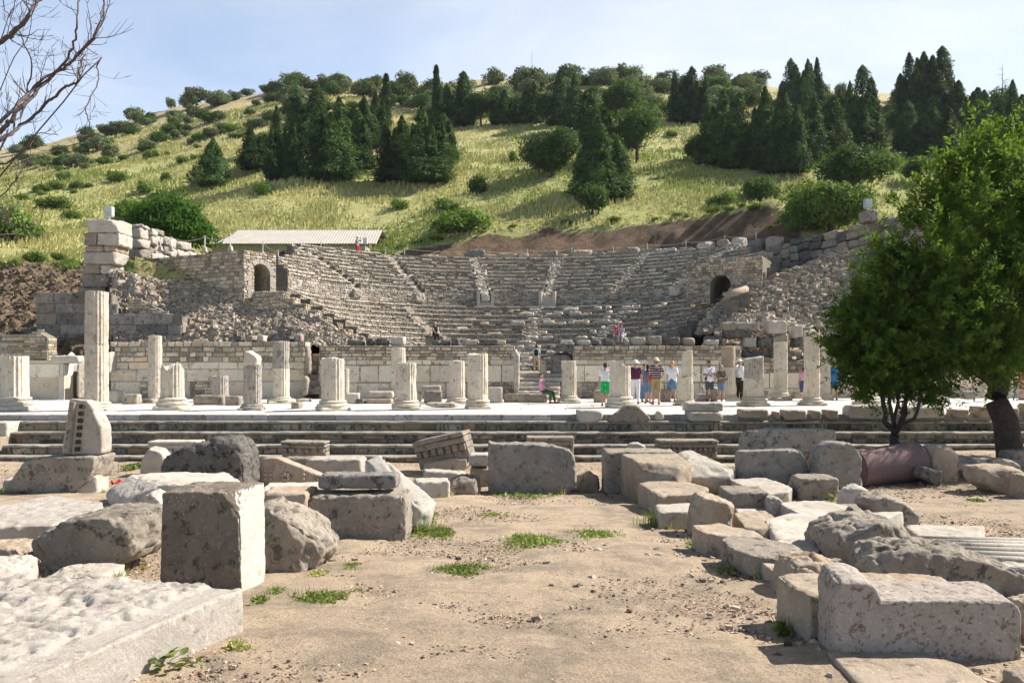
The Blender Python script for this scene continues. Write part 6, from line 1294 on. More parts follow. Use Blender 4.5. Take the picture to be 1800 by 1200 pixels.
# ------------------------------------------------------------------ big leafy tree and small forked tree
def limb(mb, pts, r0, r1, n=8, wob=.05, seed=0, k=10):
    q = np.random.default_rng(seed); pts = [Vector(p) for p in pts]; out_ = []
    for i in range(len(pts)-1):
        a, b = pts[i], pts[i+1]
        for j in range(k//(len(pts)-1)+1): out_.append(a.lerp(b, j/(k//(len(pts)-1)+1)))
    out_.append(pts[-1]); m_ = len(out_)
    for i in range(1, m_-1): out_[i] = out_[i]+Vector(q.normal(size=3)*wob)
    tube(mb, out_, [r0+(r1-r0)*(i/(m_-1)) for i in range(m_)], n)
def leafy(name, label, base, lobes, Yc, limbs, nleaf, seed, trunk_pts, tr, leaf=.07, mat='laurel', cluster=26, spread=.26):
    rr = np.random.default_rng(seed); e = tag(empty(name, base), label, 'tree'); bx = Vector(base)
    mb = MB(); limb(mb, [Vector(p)-bx for p in trunk_pts], tr[0], tr[1], 12, .02, seed, 8)
    vol = np.array([l[2]**2.4 for l in lobes], float); vol /= vol.sum()
    lc = []
    for (x, y, r, dy) in lobes:
        c = P(x, y, Yc+dy); lc.append((c, r*(Yc+dy)/F))
    for (ci, start, r0) in limbs:
        s = Vector(start); c = lc[ci][0]; mid = s.lerp(c, .5)+Vector((0, 0, .25)); limb(mb, [s-bx, mid-bx, c-bx], r0, r0*.25, 7, .04, seed+ci, 8)
        for j in range(5):
            d = Vector(rr.normal(size=3)); d.normalize(); limb(mb, [mid.lerp(c, rr.random())-bx, c+d*lc[ci][1]*.8-bx], r0*.3, r0*.08, 5, .03, seed+ci*7+j, 5)
    mb.build('trunk', M['bark'], e, smooth=True)
    m = MB(); nc = nleaf//cluster
    li = rr.choice(len(lobes), nc, p=vol); d = rr.normal(size=(nc, 3)); d /= np.linalg.norm(d, axis=1)[:, None]
    C0 = np.array([lc[i][0][:] for i in li]); R0 = np.array([lc[i][1] for i in li]); rad = R0*(.45+.60*rr.random(nc)**.6)*(1+.5*fbm(d*3.1+li[:, None]*5.1, 3, seed))
    C = C0+d*rad[:, None]*np.array([1, 1, .88]); keep = np.minimum(fbm(C*1.6, 3, seed+5), fbm(C*.75+7, 2, seed+6)+.15) > -.29
    C, d = C[keep], d[keep]; nc = len(C)
    td = d+np.array([0, 0, .35])+rr.normal(size=d.shape)*.45; td /= np.linalg.norm(td, axis=1)[:, None]; ctint = rr.random(nc)
    spray = np.where(rr.random(nc) < .22, 2.0+1.2*rr.random(nc), 1.0); td = td+(spray > 1)[:, None]*(d*.8+np.array([0, 0, .35])); td /= np.linalg.norm(td, axis=1)[:, None]; k = np.repeat(np.arange(nc), cluster); u = rr.random(len(k)); P_ = C[k]+td[k]*(u*spread*1.6*spray[k]-.1)[:, None]; side = rr.normal(size=(len(k), 3)); side -= td[k]*(side*td[k]).sum(1)[:, None]; side /= np.linalg.norm(side, axis=1)[:, None]
    ld = side*.85+td[k]*.55+rr.normal(size=side.shape)*.15; ld /= np.linalg.norm(ld, axis=1)[:, None]; s = leaf*(.7+.6*rr.random(len(k)))[:, None]
    s = s*(1+.5*(d[k][:, 2:3]+fbm(C*2, 2, 3)[k][:, None])*.4); wd_ = np.cross(ld, td[k]+rr.normal(size=side.shape)*.3); wd_ /= np.linalg.norm(wd_, axis=1)[:, None]+1e-9
    P_ = P_+side*spread*.18*(1-u)[:, None]
    V = np.stack([P_, P_+ld*s*.9+wd_*s*.36, P_+ld*s*2, P_+ld*s*.9-wd_*s*.36], 1)-np.array(base)
    t = np.clip(.35*ctint[k]+.45*u+.2*rr.random(len(k)), 0, 1)  # sunlit tips painted in: leaf colour lightens along each spray
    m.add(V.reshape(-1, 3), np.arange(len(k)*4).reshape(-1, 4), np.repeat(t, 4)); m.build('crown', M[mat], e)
    return e
b0 = P(1777, 792, 22.0); fk = P(1755, 690, 22.2); fk2 = P(1760, 640, 22.3)
lobes = [(1752, 228, 22, 0), (1712, 258, 24, .2), (1665, 300, 24, 0), (1622, 372, 30, .1), (1590, 415, 28, -.2), (1548, 478, 28, 0), (1510, 520, 26, .1), (1700, 300, 40, .1), (1742, 262, 46, 0), (1735, 320, 74, .3), (1690, 385, 78, -.4), (1635, 440, 70, -.2), (1665, 330, 36, .2), (1585, 480, 60, .3), (1720, 480, 105, .5), (1650, 545, 92, -.8), (1610, 520, 60, -.9), (1628, 445, 62, -1.1), (1575, 500, 48, -1.0), (1690, 590, 70, -.7), (1800, 420, 115, .2), (1835, 540, 120, -.3), (1735, 615, 72, -.9), (1860, 310, 110, .4), (1920, 470, 130, .5), (1560, 440, 34, .4), (1690, 640, 36, -.4), (1800, 640, 60, -.5), (1930, 620, 90, -.4), (1760, 520, 100, 1.2), (1790, 300, 60, -.6)]
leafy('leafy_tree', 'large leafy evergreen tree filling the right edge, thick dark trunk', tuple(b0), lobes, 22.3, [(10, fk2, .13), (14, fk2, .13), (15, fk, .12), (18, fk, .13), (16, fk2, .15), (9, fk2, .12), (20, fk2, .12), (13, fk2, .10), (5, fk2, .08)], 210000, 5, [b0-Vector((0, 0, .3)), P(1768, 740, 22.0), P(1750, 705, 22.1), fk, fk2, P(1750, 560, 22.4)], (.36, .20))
b1 = P(1574, 800, 21.5); st = P(1572, 762, 21.5)
lob2 = [(1615, 515, 48, .5), (1645, 555, 48, .5), (1580, 470, 34, .5), (1470, 620, 22, 0), (1478, 580, 22, .1), (1500, 665, 20, 0), (1530, 690, 20, 0), (1640, 690, 24, 0), (1545, 590, 55, 0), (1500, 605, 42, .2), (1585, 625, 56, -.2), (1535, 540, 44, .2), (1625, 640, 46, .2), (1490, 560, 28, 0), (1600, 570, 54, .3), (1650, 600, 46, 0), (1520, 650, 38, -.1), (1560, 668, 30, .1), (1612, 676, 34, .1)]
e = leafy('forked_tree', 'small multi-stemmed tree behind the purple column drum', tuple(b1), lob2, 21.5, [(8, st, .06), (10, st, .06), (12, st, .05)], 76000, 9, [b1-Vector((0, 0, .2)), st], (.14, .12), spread=.2)
mb = MB()
for pts, r0 in (([st, P(1556, 740, 21.4), P(1552, 700, 21.4), P(1545, 670, 21.5), P(1540, 610, 21.5)], .085), ([st, P(1588, 735, 21.5), P(1592, 705, 21.6), P(1608, 660, 21.6), P(1615, 620, 21.7)], .08), ([st, P(1582, 745, 21.3), P(1608, 735, 21.2), P(1617, 700, 21.2), P(1626, 650, 21.2)], .065), ([P(1588, 735, 21.5), P(1580, 712, 21.4), P(1575, 690, 21.4)], .04)):
    limb(mb, [p-b1 for p in pts], r0, r0*.45, 8, .015, 3, 10)
mb.build('stem', M['bark'], e, smooth=True)
# ------------------------------------------------------------------ bare tree at the upper left
bt = Vector((-6.4, 8.6, gzf(-6.4, 8.6))); e = tag(empty('bare_tree', tuple(bt)), 'leafless tree reaching its curved twigs in from the left edge', 'bare tree')
mb = MB(); limb(mb, [Vector((0, 0, -.2)), Vector((.1, -.1, 1.6)), Vector((.05, -.3, 2.6)), Vector((.3, -.4, 3.6))], .16, .07, 10, .03, 4, 10); mb.build('trunk', M['barebark'], e, smooth=True)
br = [([(-260, 420), (-120, 160), (0, 74), (28, 52), (55, 22), (66, 2), (95, -12)], .030, 8.0), ([(-280, 430), (-100, 300), (0, 232), (22, 206), (60, 165), (100, 128), (126, 110), (150, 84), (170, 55), (182, 30), (181, -8)], .024, 8.1), ([(-270, 400), (-90, 280), (0, 214), (40, 174), (76, 138), (108, 116), (130, 76), (136, 40), (140, -10)], .020, 7.9),
 ([(-260, 420), (-80, 290), (0, 246), (30, 226), (70, 195), (110, 156), (134, 146), (143, 116), (150, 95)], .022, 8.3), ([(-60, 280), (0, 262), (40, 196), (50, 150), (56, 110), (40, 70), (34, 40), (40, -10)], .011, 8.2), ([(100, 150), (150, 130), (171, 118), (170, 145), (152, 190), (157, 222), (146, 246), (110, 261), (60, 274), (20, 286), (-20, 292)], .007, 8.0),
 ([(-200, 430), (-60, 300), (0, 290), (40, 270), (60, 240), (100, 236)], .012, 8.1), ([(-200, 480), (-60, 380), (0, 345), (30, 312), (46, 285), (58, 245)], .008, 8.2), ([(-200, 500), (-60, 420), (-5, 398), (20, 388), (22, 376)], .007, 8.0), ([(-200, 500), (-60, 424), (0, 412), (50, 414), (98, 407)], .008, 8.1), ([(-200, 480), (-40, 378), (10, 366), (38, 360)], .008, 8.0), ([(-60, 60), (-10, -5), (8, 18), (26, 38)], .008, 8.0), ([(-80, 180), (-5, 90), (20, 20), (32, -10)], .008, 8.2), ([(-100, 240), (0, 150), (50, 60), (60, -10)], .006, 8.1)]
q = random.Random(5); junction = bt+Vector((.3, -.4, 3.5)); junction0 = bt+Vector((.05, -.3, 2.6))
for bi, (pts, r0, Y) in enumerate(br):
    mb = MB(); W = [P(x, y, Y+.35*sin(i*1.3+bi)) for i, (x, y) in enumerate(pts)]; W = [(junction if pts[0][1] < 450 and bi not in (7,) else junction0)]+W[1:]
    # smooth catmull-rom through the waypoints
    D = []
    for i in range(len(W)-1):
        p0, p1, p2, p3 = W[max(i-1, 0)], W[i], W[i+1], W[min(i+2, len(W)-1)]
        for j in range(5):
            t = j/5; D.append(.5*((2*p1)+(p2-p0)*t+(2*p0-5*p1+4*p2-p3)*t*t+(3*p1-p0-3*p2+p3)*t**3))
    D.append(W[-1]); n = len(D); D = [D[i]+Vector((q.gauss(0, .006), q.gauss(0, .01), q.gauss(0, .006))) for i in range(n)]
    tube(mb, [d-bt for d in D], [r0*1.12*(1-.68*i/(n-1)) for i in range(n)], 6)
    # twigs, growing upwards and curving
    for k in range(int(n*.55)):
        i = q.randrange(n//4, n-1); d = (D[min(i+1, n-1)]-D[i-1]); d.normalize(); s = q.choice((-1, 1)); a = q.uniform(.35, 1.0)*s
        dr = Vector((d.x*cos(a)-d.z*sin(a), q.uniform(-.4, .4), d.x*sin(a)+d.z*cos(a))); l = q.uniform(.08, .42); p = D[i]; pts2 = [p]; kk = 6
        for j in range(kk):
            dr = (dr+Vector((q.gauss(0, .16), q.gauss(0, .1), .10+q.gauss(0, .1)))); dr.normalize(); p = p+dr*(l/kk); pts2.append(p)
            if q.random() < .35:
                d3 = (dr+Vector((q.gauss(0, .7), q.gauss(0, .4), q.gauss(0, .5)))); d3.normalize(); l3 = l*q.uniform(.2, .5); tube(mb, [v-bt for v in (p, p+d3*l3*.5+Vector((0, 0, .01)), p+d3*l3+Vector((0, 0, .03)))], [.0028, .0022, .0014], 4, cap=False)
        tube(mb, [v-bt for v in pts2], [max(.0016, r0*.22*(1-.6*j/kk)) for j in range(kk+1)], 4, cap=False)
    mb.build('branch', M['barebark'], e, smooth=True)
# ------------------------------------------------------------------ weeds and grass patches on the dirt
def patch_weed(label, px, py, w, h, n, leaf=.018, hh=.05, mat='weed', name='grass_patch', yl=1.0, nar=.35):
    rr = np.random.default_rng(int(px*7+py)); Y0 = GY(px, py); X0 = (px-CX)*Y0/F; rx = w/2*Y0/F; y1 = GY(px, py-h/2); ry = max(.08, (y1-Y0))*yl
    a = rr.random(n)*2*pi; n = int(n*.75); a = a[:n]; r = np.sqrt(rr.random(n))*(.75+.35*np.sin(a*3+px)+.25*np.sin(a*7+py)); x = X0+rx*r*np.cos(a); y = Y0+ry*r*np.sin(a); kn = fbm(np.stack([x*5, y*5, 0*x], 1), 3, int(px)); kp = kn > np.percentile(kn, 40); x, y = x[kp], y[kp]; k = len(x); ed = np.clip(1.2-np.hypot((x-X0)/rx, (y-Y0)/ry), .25, 1); x = x+rr.normal(size=k)*rx*.18; y = y+rr.normal(size=k)*ry*.25
    z = gz(x, y)+hh*rr.random(k)*ed; N_ = np.stack([rr.normal(size=k)*.7, rr.normal(size=k)*.7, np.full(k, .8)], 1); m = MB(); cards(m, np.stack([x, y, z], 1), N_, leaf*(.6+.8*rr.random(k))*(1+Y0*.02), rr, 1.4)
    b = np.stack([x, y, gz(x, y)], 1)[::3]; t = b+np.stack([rr.normal(size=len(b))*.02, rr.normal(size=len(b))*.02, hh*1.3*(.4+rr.random(len(b)))], 1); s = leaf*.14
    m.add(np.stack([b-[s, 0, 0], b+[s, 0, 0], t+[s*.2, 0, 0], t-[s*.2, 0, 0]], 1).reshape(-1, 3), np.arange(len(b)*4).reshape(-1, 4), np.repeat(rr.random(len(b)), 4))
    tag(m.build(name, M[mat], origin=(X0, Y0, gzf(X0, Y0))), label, 'weeds', kind='stuff')
patch_weed('low green weeds spread on the path left of centre, nearest patch', 565, 1052, 118, 26, 2600, .016)
patch_weed('small weed patch between the upright block and the nearest green patch', 487, 1044, 44, 12, 800, .014)
patch_weed('little weed rosette at the foot of the upright block', 458, 1058, 32, 12, 500, .02)
patch_weed('round green patch in the middle of the path', 816, 1003, 92, 20, 2000, .017)
patch_weed('yellowing weeds beside the rounded boulder', 622, 997, 46, 10, 600, .016)
patch_weed('dry weeds at the foot of the rounded boulder', 560, 1010, 40, 12, 400, .016, mat='grass')
patch_weed('tall grass at the end of the long grey block', 745, 925, 34, 34, 900, .03, .16)
patch_weed('green fringe right of the leaning white slab', 770, 938, 60, 14, 1400, .02, .07)
patch_weed('long green streak across the path, left half', 925, 952, 110, 20, 2600, .02, .06)
patch_weed('long green streak across the path, right half', 1040, 942, 120, 16, 2400, .02, .06)
patch_weed('low grass at the left around the molded block', 100, 866, 60, 10, 700, .03, .06)
patch_weed('weeds on the dirt at the far left', 20, 862, 40, 8, 400, .03, .05)
patch_weed('bright tuft by the litter left of the craggy rock', 240, 822, 24, 12, 500, .035, .15)
patch_weed('grass under the third block of the right row', 1170, 918, 62, 16, 900, .03, .10)
patch_weed('dark green tuft in the shadow at the right row', 1222, 960, 40, 12, 600, .02, .07)
patch_weed('green tuft by the long mottled stone', 1282, 1004, 36, 10, 500, .018, .05)
patch_weed('sprig beside the notched seat stone', 1374, 1112, 24, 14, 250, .02, .09)
patch_weed('yellow-green patch on the dirt at right', 1716, 880, 36, 6, 400, .03, .03)
patch_weed('scattered dry tufts in the far path', 870, 905, 60, 6, 260, .025, .04)
patch_weed('bits of green at the foot of the large upright slab', 930, 872, 120, 6, 300, .03, .07)
patch_weed('dry weed clump near the orange brick chip', 410, 1140, 44, 14, 400, .018, .05, mat='grass')
patch_weed('green shrublet rooted behind the dark-faced squared block', 1405, 868, 26, 26, 700, .04, .30)
def tall_grass(label, px, py, w, n, h, seed):
    rr = np.random.default_rng(seed); Y0 = GY(px, py); X0 = (px-CX)*Y0/F; m = MB(); q = random.Random(seed)
    for k in range(n):
        x = X0+q.gauss(0, w); y = Y0+q.gauss(0, w*.6); z = gzf(x, y); a = q.uniform(0, 6.28); l = h*q.uniform(.5, 1.1); c, s = cos(a), sin(a); ww = .006; ps = [Vector((x+c*l*t**2*.7, y+s*l*t**2*.7, z+l*(t-.35*t**3))) for t in (0, .35, .7, 1)]
        v = []
        for i, p in enumerate(ps): t = ww*(1-i/3.3); v += [(p.x-s*t, p.y+c*t, p.z), (p.x+s*t, p.y-c*t, p.z)]
        m.add(v, [(0, 1, 3, 2), (2, 3, 5, 4), (4, 5, 7, 6)], q.random())
    tag(m.build('grass_tuft', M['weed'], origin=(X0, Y0, gzf(X0, Y0))), label, 'grass tuft')
tall_grass('arching tuft of long grass at the shaded foot of the right row', 1165, 925, .22, 160, .42, 3)
tall_grass('grass tuft at the right end of the long grey block', 742, 935, .14, 120, .28, 4)
# leafy plant at the bottom left
e = tag(empty('broadleaf_weed', tuple(PZ(240, 1192, -.26))), 'broad-leaved green plant with small white buds in front of the pitted slab', 'plant'); q = random.Random(9); bp_ = e.location.copy(); ml = MB(); msx = MB(); fw = MB()
for k in range(150):
    a = q.uniform(0, 6.28); rad = q.uniform(.02, .36); hx = Vector((rad*cos(a)*1.05, rad*sin(a)*.5, q.uniform(.03, .16)*(1.2-rad))); tube(msx, [Vector((hx.x*.4, hx.y*.4, -.02)), hx*.8, hx], [.003, .0025, .002], 4)
    for j in range(2):
        b = a+q.uniform(-1.3, 1.3); l = q.uniform(.035, .07); d = Vector((cos(b), sin(b), q.uniform(-.1, .5))); d.normalize(); s = d.cross(Vector((q.uniform(-.3, .3), q.uniform(-.3, .3), 1))); s.normalize(); up = s.cross(d)
        outl = [(0, 0), (.25, .36), (.5, .42), (.8, .24), (1, 0)]; v = [tuple(hx+d*l*t+s*l*w_+up*l*.10*w_) for t, w_ in outl]+[tuple(hx+d*l*t-s*l*w_+up*l*.10*w_) for t, w_ in outl[1:4]]+[tuple(hx+d*l*t-up*l*.05) for t, w_ in outl[1:4]]
        ml.add(v, [(0, 1, 8), (1, 2, 9, 8), (2, 3, 10, 9), (3, 4, 10), (0, 8, 5), (8, 9, 6, 5), (9, 10, 7, 6), (10, 4, 7)], q.random())
    if k % 14 == 0: scatter_rocks(fw, np.array([(hx+Vector((0, 0, .02)))[:]]), np.array([.008]), np.random.default_rng(k), flat=1)
ml.build('leaves', M['weed'], e); msx.build('stems', M['weed'], e); fw.build('buds', plain_mat('white_bud', (.8, .8, .78)), e)
# ------------------------------------------------------------------ debris and dry weeds gathered at the feet of the fallen blocks
rr = np.random.default_rng(77); md = MB(); mw = MB()
for o in list(col.objects):
    if o.type != 'MESH' or o.parent or o.get('group') != 'fallen stone blocks' and o.name.split('.')[0] not in ('seat_stone', 'stone_slab', 'cornice_block', 'molded_slab'): continue
    if o.get('kind'): continue
    bpy.context.view_layer.update() if False else None
    k = len(o.data.vertices); V = np.empty(k*3); o.data.vertices.foreach_get('co', V); V = V.reshape(-1, 3)
    Mx = np.array(Matrix.LocRotScale(o.location, o.rotation_euler, o.scale)); W = V @ Mx[:3, :3].T+Mx[:3, 3]
    if W[:, 1].mean() > 24 or W[:, 1].mean() < 2: continue
    low = W[(W[:, 2] < gz(W[:, 0], W[:, 1])+.10)]
    if len(low) < 20: continue
    c = low.mean(0); n = 46; p = low[rr.integers(0, len(low), n)]; d = (p-c)[:, :2]; L_ = np.linalg.norm(d, axis=1)[:, None]+1e-6; far = L_[:, 0] > np.median(L_)*.8; p, d, L_ = p[far], d[far], L_[far]
    off = np.abs(rr.normal(size=(len(p), 1)))*.09; xy = p[:, :2]+d/L_*off; s = .006+.03*rr.random(len(p))**3+.0006*p[:, 1]
    scatter_rocks(md, np.stack([xy[:, 0], xy[:, 1], gz(xy[:, 0], xy[:, 1])+s*.3], 1), s, rr)
    if rr.random() < .6:
        b = np.repeat(xy[rr.integers(0, len(xy), 5)], 16, 0)+rr.normal(size=(80, 2))*.03; z = gz(b[:, 0], b[:, 1]); B = np.column_stack([b, z]); T_ = B+np.column_stack([rr.normal(size=(80, 2))*.035, .04+.10*rr.random(80)]); w = .0025+.0004*c[1]
        mw.add(np.stack([B-[w, 0, 0], B+[w, 0, 0], T_+[w*.2, 0, 0], T_-[w*.2, 0, 0]], 1).reshape(-1, 3), np.arange(320).reshape(-1, 4), np.repeat(rr.random(80), 4))
tag(md.build('stone_chips', M['gravel']), 'stone chips and grit gathered round the fallen blocks', 'stone chips', kind='stuff')
tag(mw.build('dry_weeds', M['grass']), 'sparse dry and green blades growing along the feet of the blocks', 'weeds', kind='stuff')
# ------------------------------------------------------------------ people
def capsule(mb, a, b, ra, rb, n=10, flat=1.0):
    a, b = Vector(a), Vector(b); d = b-a; Ln = d.length
    if Ln < 1e-5: d = Vector((0, 0, 1)); Ln = 1e-5
    d.normalize(); s = d.cross(Vector((0, 1, 0)) if abs(d.y) < .9 else Vector((1, 0, 0))); s.normalize(); t = d.cross(s)
    V = []; k = 4
    for i in range(k+1): w = -pi/2+pi/2*i/k; V.append((a+d*ra*sin(w), max(1e-4, ra*cos(w))))
    for i in range(k+1): w = pi/2*i/k; V.append((b+d*rb*sin(w), max(1e-4, rb*cos(w))))
    vs = [tuple(c+(s*cos(2*pi*j/n)+t*sin(2*pi*j/n))*r) for c, r in V for j in range(n)]; m_ = len(V)
    mb.add(vs, [(i*n+j, i*n+(j+1) % n, (i+1)*n+(j+1) % n, (i+1)*n+j) for i in range(m_-1) for j in range(n)]+[tuple(range(n))[::-1], tuple((m_-1)*n+j for j in range(n))])
def fuse(mb, name, mat, vox, parent, extra=None, smooth=2):
    me = mb.mesh(name, mat); ob = bpy.data.objects.new(name, me); col.objects.link(ob)
    md = ob.modifiers.new('r', 'REMESH'); md.mode = 'VOXEL'; md.voxel_size = vox; md.use_smooth_shade = True
    ms = ob.modifiers.new('s', 'SMOOTH'); ms.iterations = smooth; ms.factor = .5
    dg = bpy.context.evaluated_depsgraph_get(); dg.update(); nm = bpy.data.meshes.new_from_object(ob.evaluated_get(dg)); ob.modifiers.clear(); ob.data = nm
    nm.materials.clear(); nm.materials.append(mat)
    if extra is not None:
        bm = bmesh.new(); bm.from_mesh(nm); V = extra.arrays(); vs = [bm.verts.new(v) for v in V]; off = 0
        for F_ in extra.Fa:
            for f in F_:
                try: fc = bm.faces.new([vs[i] for i in f]); fc.smooth = True
                except ValueError: pass
        bm.to_mesh(nm); bm.free()
    for pl in nm.polygons: pl.use_smooth = True
    ob.parent = parent; return ob
ARM = {'down': ((.05, .01, -.28), (.07, -.05, -.53)), 'front': ((.07, .0, -.27), (-.08, -.24, -.30)), 'cross': ((.07, -.03, -.27), (-.13, -.20, -.20)), 'up': ((.10, -.16, .10), (.10, -.26, .34)), 'phone': ((.07, -.08, -.25), (-.06, -.27, -.06)), 'fwd': ((.04, -.14, -.24), (.02, -.38, -.30)), 'hip': ((.13, .05, -.24), (.02, -.04, -.40)), 'eyes': ((.14, -.14, -.10), (.02, -.20, .14)), 'back': ((.05, .04, -.27), (.03, .10, -.50))}
cmat = {}
def cm(c, nm='cloth', rough=.85):
    k = (tuple(c), nm)
    if k not in cmat: cmat[k] = plain_mat(nm, c, rough, .10, sc_=14, bump=.3)
    return cmat[k]
SKIN, TAN, DARKS = (.50, .29, .20), (.42, .23, .15), (.26, .14, .09)
def stripes():
    m, nt, b, o = newmat('striped_cloth'); v = coords(nt, False); s = nd(nt, 'SeparateXYZ'); nt.links.new(v, s.inputs[0])
    f = math_(nt, 'FRACT', math_(nt, 'MULTIPLY', s.outputs[2], 11.5)); g = math_(nt, 'LESS_THAN', f, .27); nt.links.new(mixc(nt, g, (.045, .02, .035), (.62, .60, .58)), b.inputs['Base Color']); return m
def person(label, loc, h, face, top, bottom, hair, skin=SKIN, arms=('down', 'down'), sleeve='short', kind='shorts', hat=None, sit=False, long_hair=False, step=.0, bag=None, pack=None, shoe=(.06, .05, .045), lean=0, group='visitors among the ruins', shirt_mat=None, head_turn=0, sandal=False):
    k = h/1.74; e = empty('person', loc); e.rotation_euler = (0, 0, R_(face)); e.scale = (k, k, k); tag(e, label, 'person', group)
    hz = .92 if not sit else .50; dz = hz-.92; tz = lambda z: z+dz
    ln = lambda z: -lean*max(0, z-.9)
    T = lambda x, y, z: (x, y+ln(z), tz(z))
    B = MB(); hip = [(-.09, 0, hz), (.09, 0, hz)]
    if sit: kn = [(-.12, -.42, .50), (.11, -.42, .48)]; an = [(-.12, -.40, .09), (.10, -.52, .09)]
    else: kn = [(-.10-step*.3, -.02-step*.5, .49), (.10+step*.3, -.02+step*.5, .49)]; an = [(-.11-step*.3, .02-step, .08), (.11+step*.3, .02+step, .08)]
    sh = [T(-.175, 0, 1.42), T(.175, 0, 1.42)]
    capsule(B, T(-.06, .01, .95), T(.06, .01, .95), .115, .115); capsule(B, T(0, 0, .98), T(0, 0, 1.15), .115, .115); capsule(B, T(-.075, .005, 1.25), T(.075, .005, 1.25), .105, .105); capsule(B, T(-.10, .005, 1.36), T(.10, .005, 1.36), .075, .075); capsule(B, sh[0], sh[1], .055, .055)
    capsule(B, T(0, .01, 1.40), T(0, 0, 1.54), .058, .052)
    hx = Vector(T(0, 0, 0)); hc = Vector(T(0, -.015, 1.635)); capsule(B, hc+Vector((0, .012, .015)), hc+Vector((0, -.01, -.005)), .088, .082); capsule(B, hc+Vector((0, -.035, -.055)), hc+Vector((0, -.045, -.075)), .055, .040)
    capsule(B, hc+Vector((0, -.085, .005)), hc+Vector((0, -.108, -.022)), .012, .016, 6)
    for s in (-1, 1): capsule(B, hc+Vector((s*.083, .012, .01)), hc+Vector((s*.088, .018, -.025)), .016, .012, 6)
    X = MB(); aw = []
    for i in (0, 1):
        capsule(B, hip[i], kn[i], .088, .056); capsule(B, kn[i], tuple(Vector(kn[i]).lerp(Vector(an[i]), .4)+Vector((0, .015, 0))), .055, .056); capsule(B, tuple(Vector(kn[i]).lerp(Vector(an[i]), .35)+Vector((0, .015, 0))), an[i], .055, .036)
        capsule(B, (an[i][0], an[i][1]+.02, .045), (an[i][0]+(.02 if i else -.02), an[i][1]-.15, .03), .038, .030)
        s = 1 if i else -1; eo_, wo_ = ARM[arms[i]]; S0 = Vector(sh[i]); E = S0+Vector((s*eo_[0], eo_[1], eo_[2])); W = S0+Vector((s*wo_[0], wo_[1], wo_[2])); aw.append((S0, E, W))
        if sit and arms[i] == 'fwd': W = Vector((s*.08, -.36, .62)); E = S0.lerp(W, .5)+Vector((s*.03, .04, -.05)); aw[-1] = (S0, E, W)
        capsule(B, S0, E, .048, .038); capsule(B, E, W, .038, .026)
        d = (W-E).normalized(); side = d.cross(Vector((s, 0, 0)) if abs(d.x) < .8 else Vector((0, 0, 1))).normalized(); palm = W+d*.055; capsule(B, W+d*.02, palm, .027, .030, 8)
        cu = d.cross(side)*(-s)
        for f, (o_, l) in enumerate(((-.026, .066), (-.009, .076), (.009, .072), (.025, .056))):
            p0 = palm+side*o_+d*.015; p1 = p0+d*l*.55; p2 = p1+(d*.8+cu*.5).normalized()*l*.5; capsule(X, p0, p1, .0088, .0082, 6); capsule(X, p1, p2, .0082, .007, 6)
        p0 = W+d*.03-side*.02; p1 = p0+(d*.6-side*.8).normalized()*.04; capsule(X, p0, p1, .011, .0095, 6); capsule(X, p1, p1+d*.03, .0095, .008, 6)
    fuse(B, 'body', cm(skin, 'skin', .6), .015, e, X)
    G = MB(); o_ = .016
    if kind != 'bare':
        for z, hw, r in ((1.0, .07, .122), (1.12, .06, .118), (1.25, .085, .115), (1.35, .105, .088)): capsule(G, T(-hw, .005, z), T(hw, .005, z), r+.006, r+.006)
        capsule(G, T(-.08, 0, .93), T(.08, 0, .93), .125, .125); capsule(G, T(-.165, 0, 1.415), T(.165, 0, 1.415), .062, .062)
        if sleeve != 'none':
            for S0, E, W in aw:
                capsule(G, S0, S0.lerp(E, .65 if sleeve == 'short' else 1), .064, .058)
                if sleeve == 'long': capsule(G, E, W, .05, .040)
        so = fuse(G, 'shirt' if kind != 'dress' else 'dress_top', shirt_mat or cm(top, 'shirt_cloth'), .018, e)
    G = MB()
    if kind in ('skirt', 'dress'):
        n = 24; hem = .56 if kind == 'skirt' else .62; prof = [(1.05 if kind == 'skirt' else 1.2, .135, .115), (.95, .165, .14), (.8, .20, .17), (hem, .225, .19), (hem+.01, .20, .17), (.9, .14, .12)]
        V = np.array([[a*cos(2*pi*j/n)*(1+.04*sin(j*2.1)), b_*sin(2*pi*j/n), tz(z)] for j in range(n) for z, a, b_ in prof]); G.add(V, quads_grid(n, len(prof), True)); o = G.build('skirt', cm(bottom, 'skirt_cloth'), e, smooth=True)
    elif kind in ('shorts', 'trousers'):
        capsule(G, (-.075, .01, hz+.03), (.075, .01, hz+.03), .13, .13)
        for i in (0, 1):
            capsule(G, hip[i], kn[i] if kind == 'trousers' else tuple(Vector(hip[i]).lerp(Vector(kn[i]), .84)), .108, .086 if kind == 'shorts' else .074)
            if kind == 'trousers': capsule(G, kn[i], (an[i][0], an[i][1], an[i][2]+.05), .074, .060)
        fuse(G, kind, cm(bottom, 'trouser_cloth'), .018, e)
    for i in (0, 1):
        G = MB(); capsule(G, (an[i][0], an[i][1]+.035, .045), (an[i][0]+(.02 if i else -.02), an[i][1]-.165, .036), .046, .036, 10); G.build('shoe', cm(shoe, 'shoe_leather'), e, smooth=True)
    G = MB(); capsule(G, hc+Vector((0, .03, .045)), hc+Vector((0, .005, .05)), .088, .082); capsule(G, hc+Vector((0, .05, -.02)), hc+Vector((0, .04, .03)), .078, .085)
    if long_hair: capsule(G, hc+Vector((0, .065, 0)), hc+Vector((0, .085, -.17)), .075, .05)
    fuse(G, 'hair', cm(hair, 'hair', .6), .016, e)
    for s in (-1, 1): G = MB(); capsule(G, hc+Vector((s*.032, -.083, .012)), hc+Vector((s*.032, -.086, .012)), .010, .010, 6); G.build('eye', cm((.03, .02, .02), 'eye', .3), e, smooth=True)
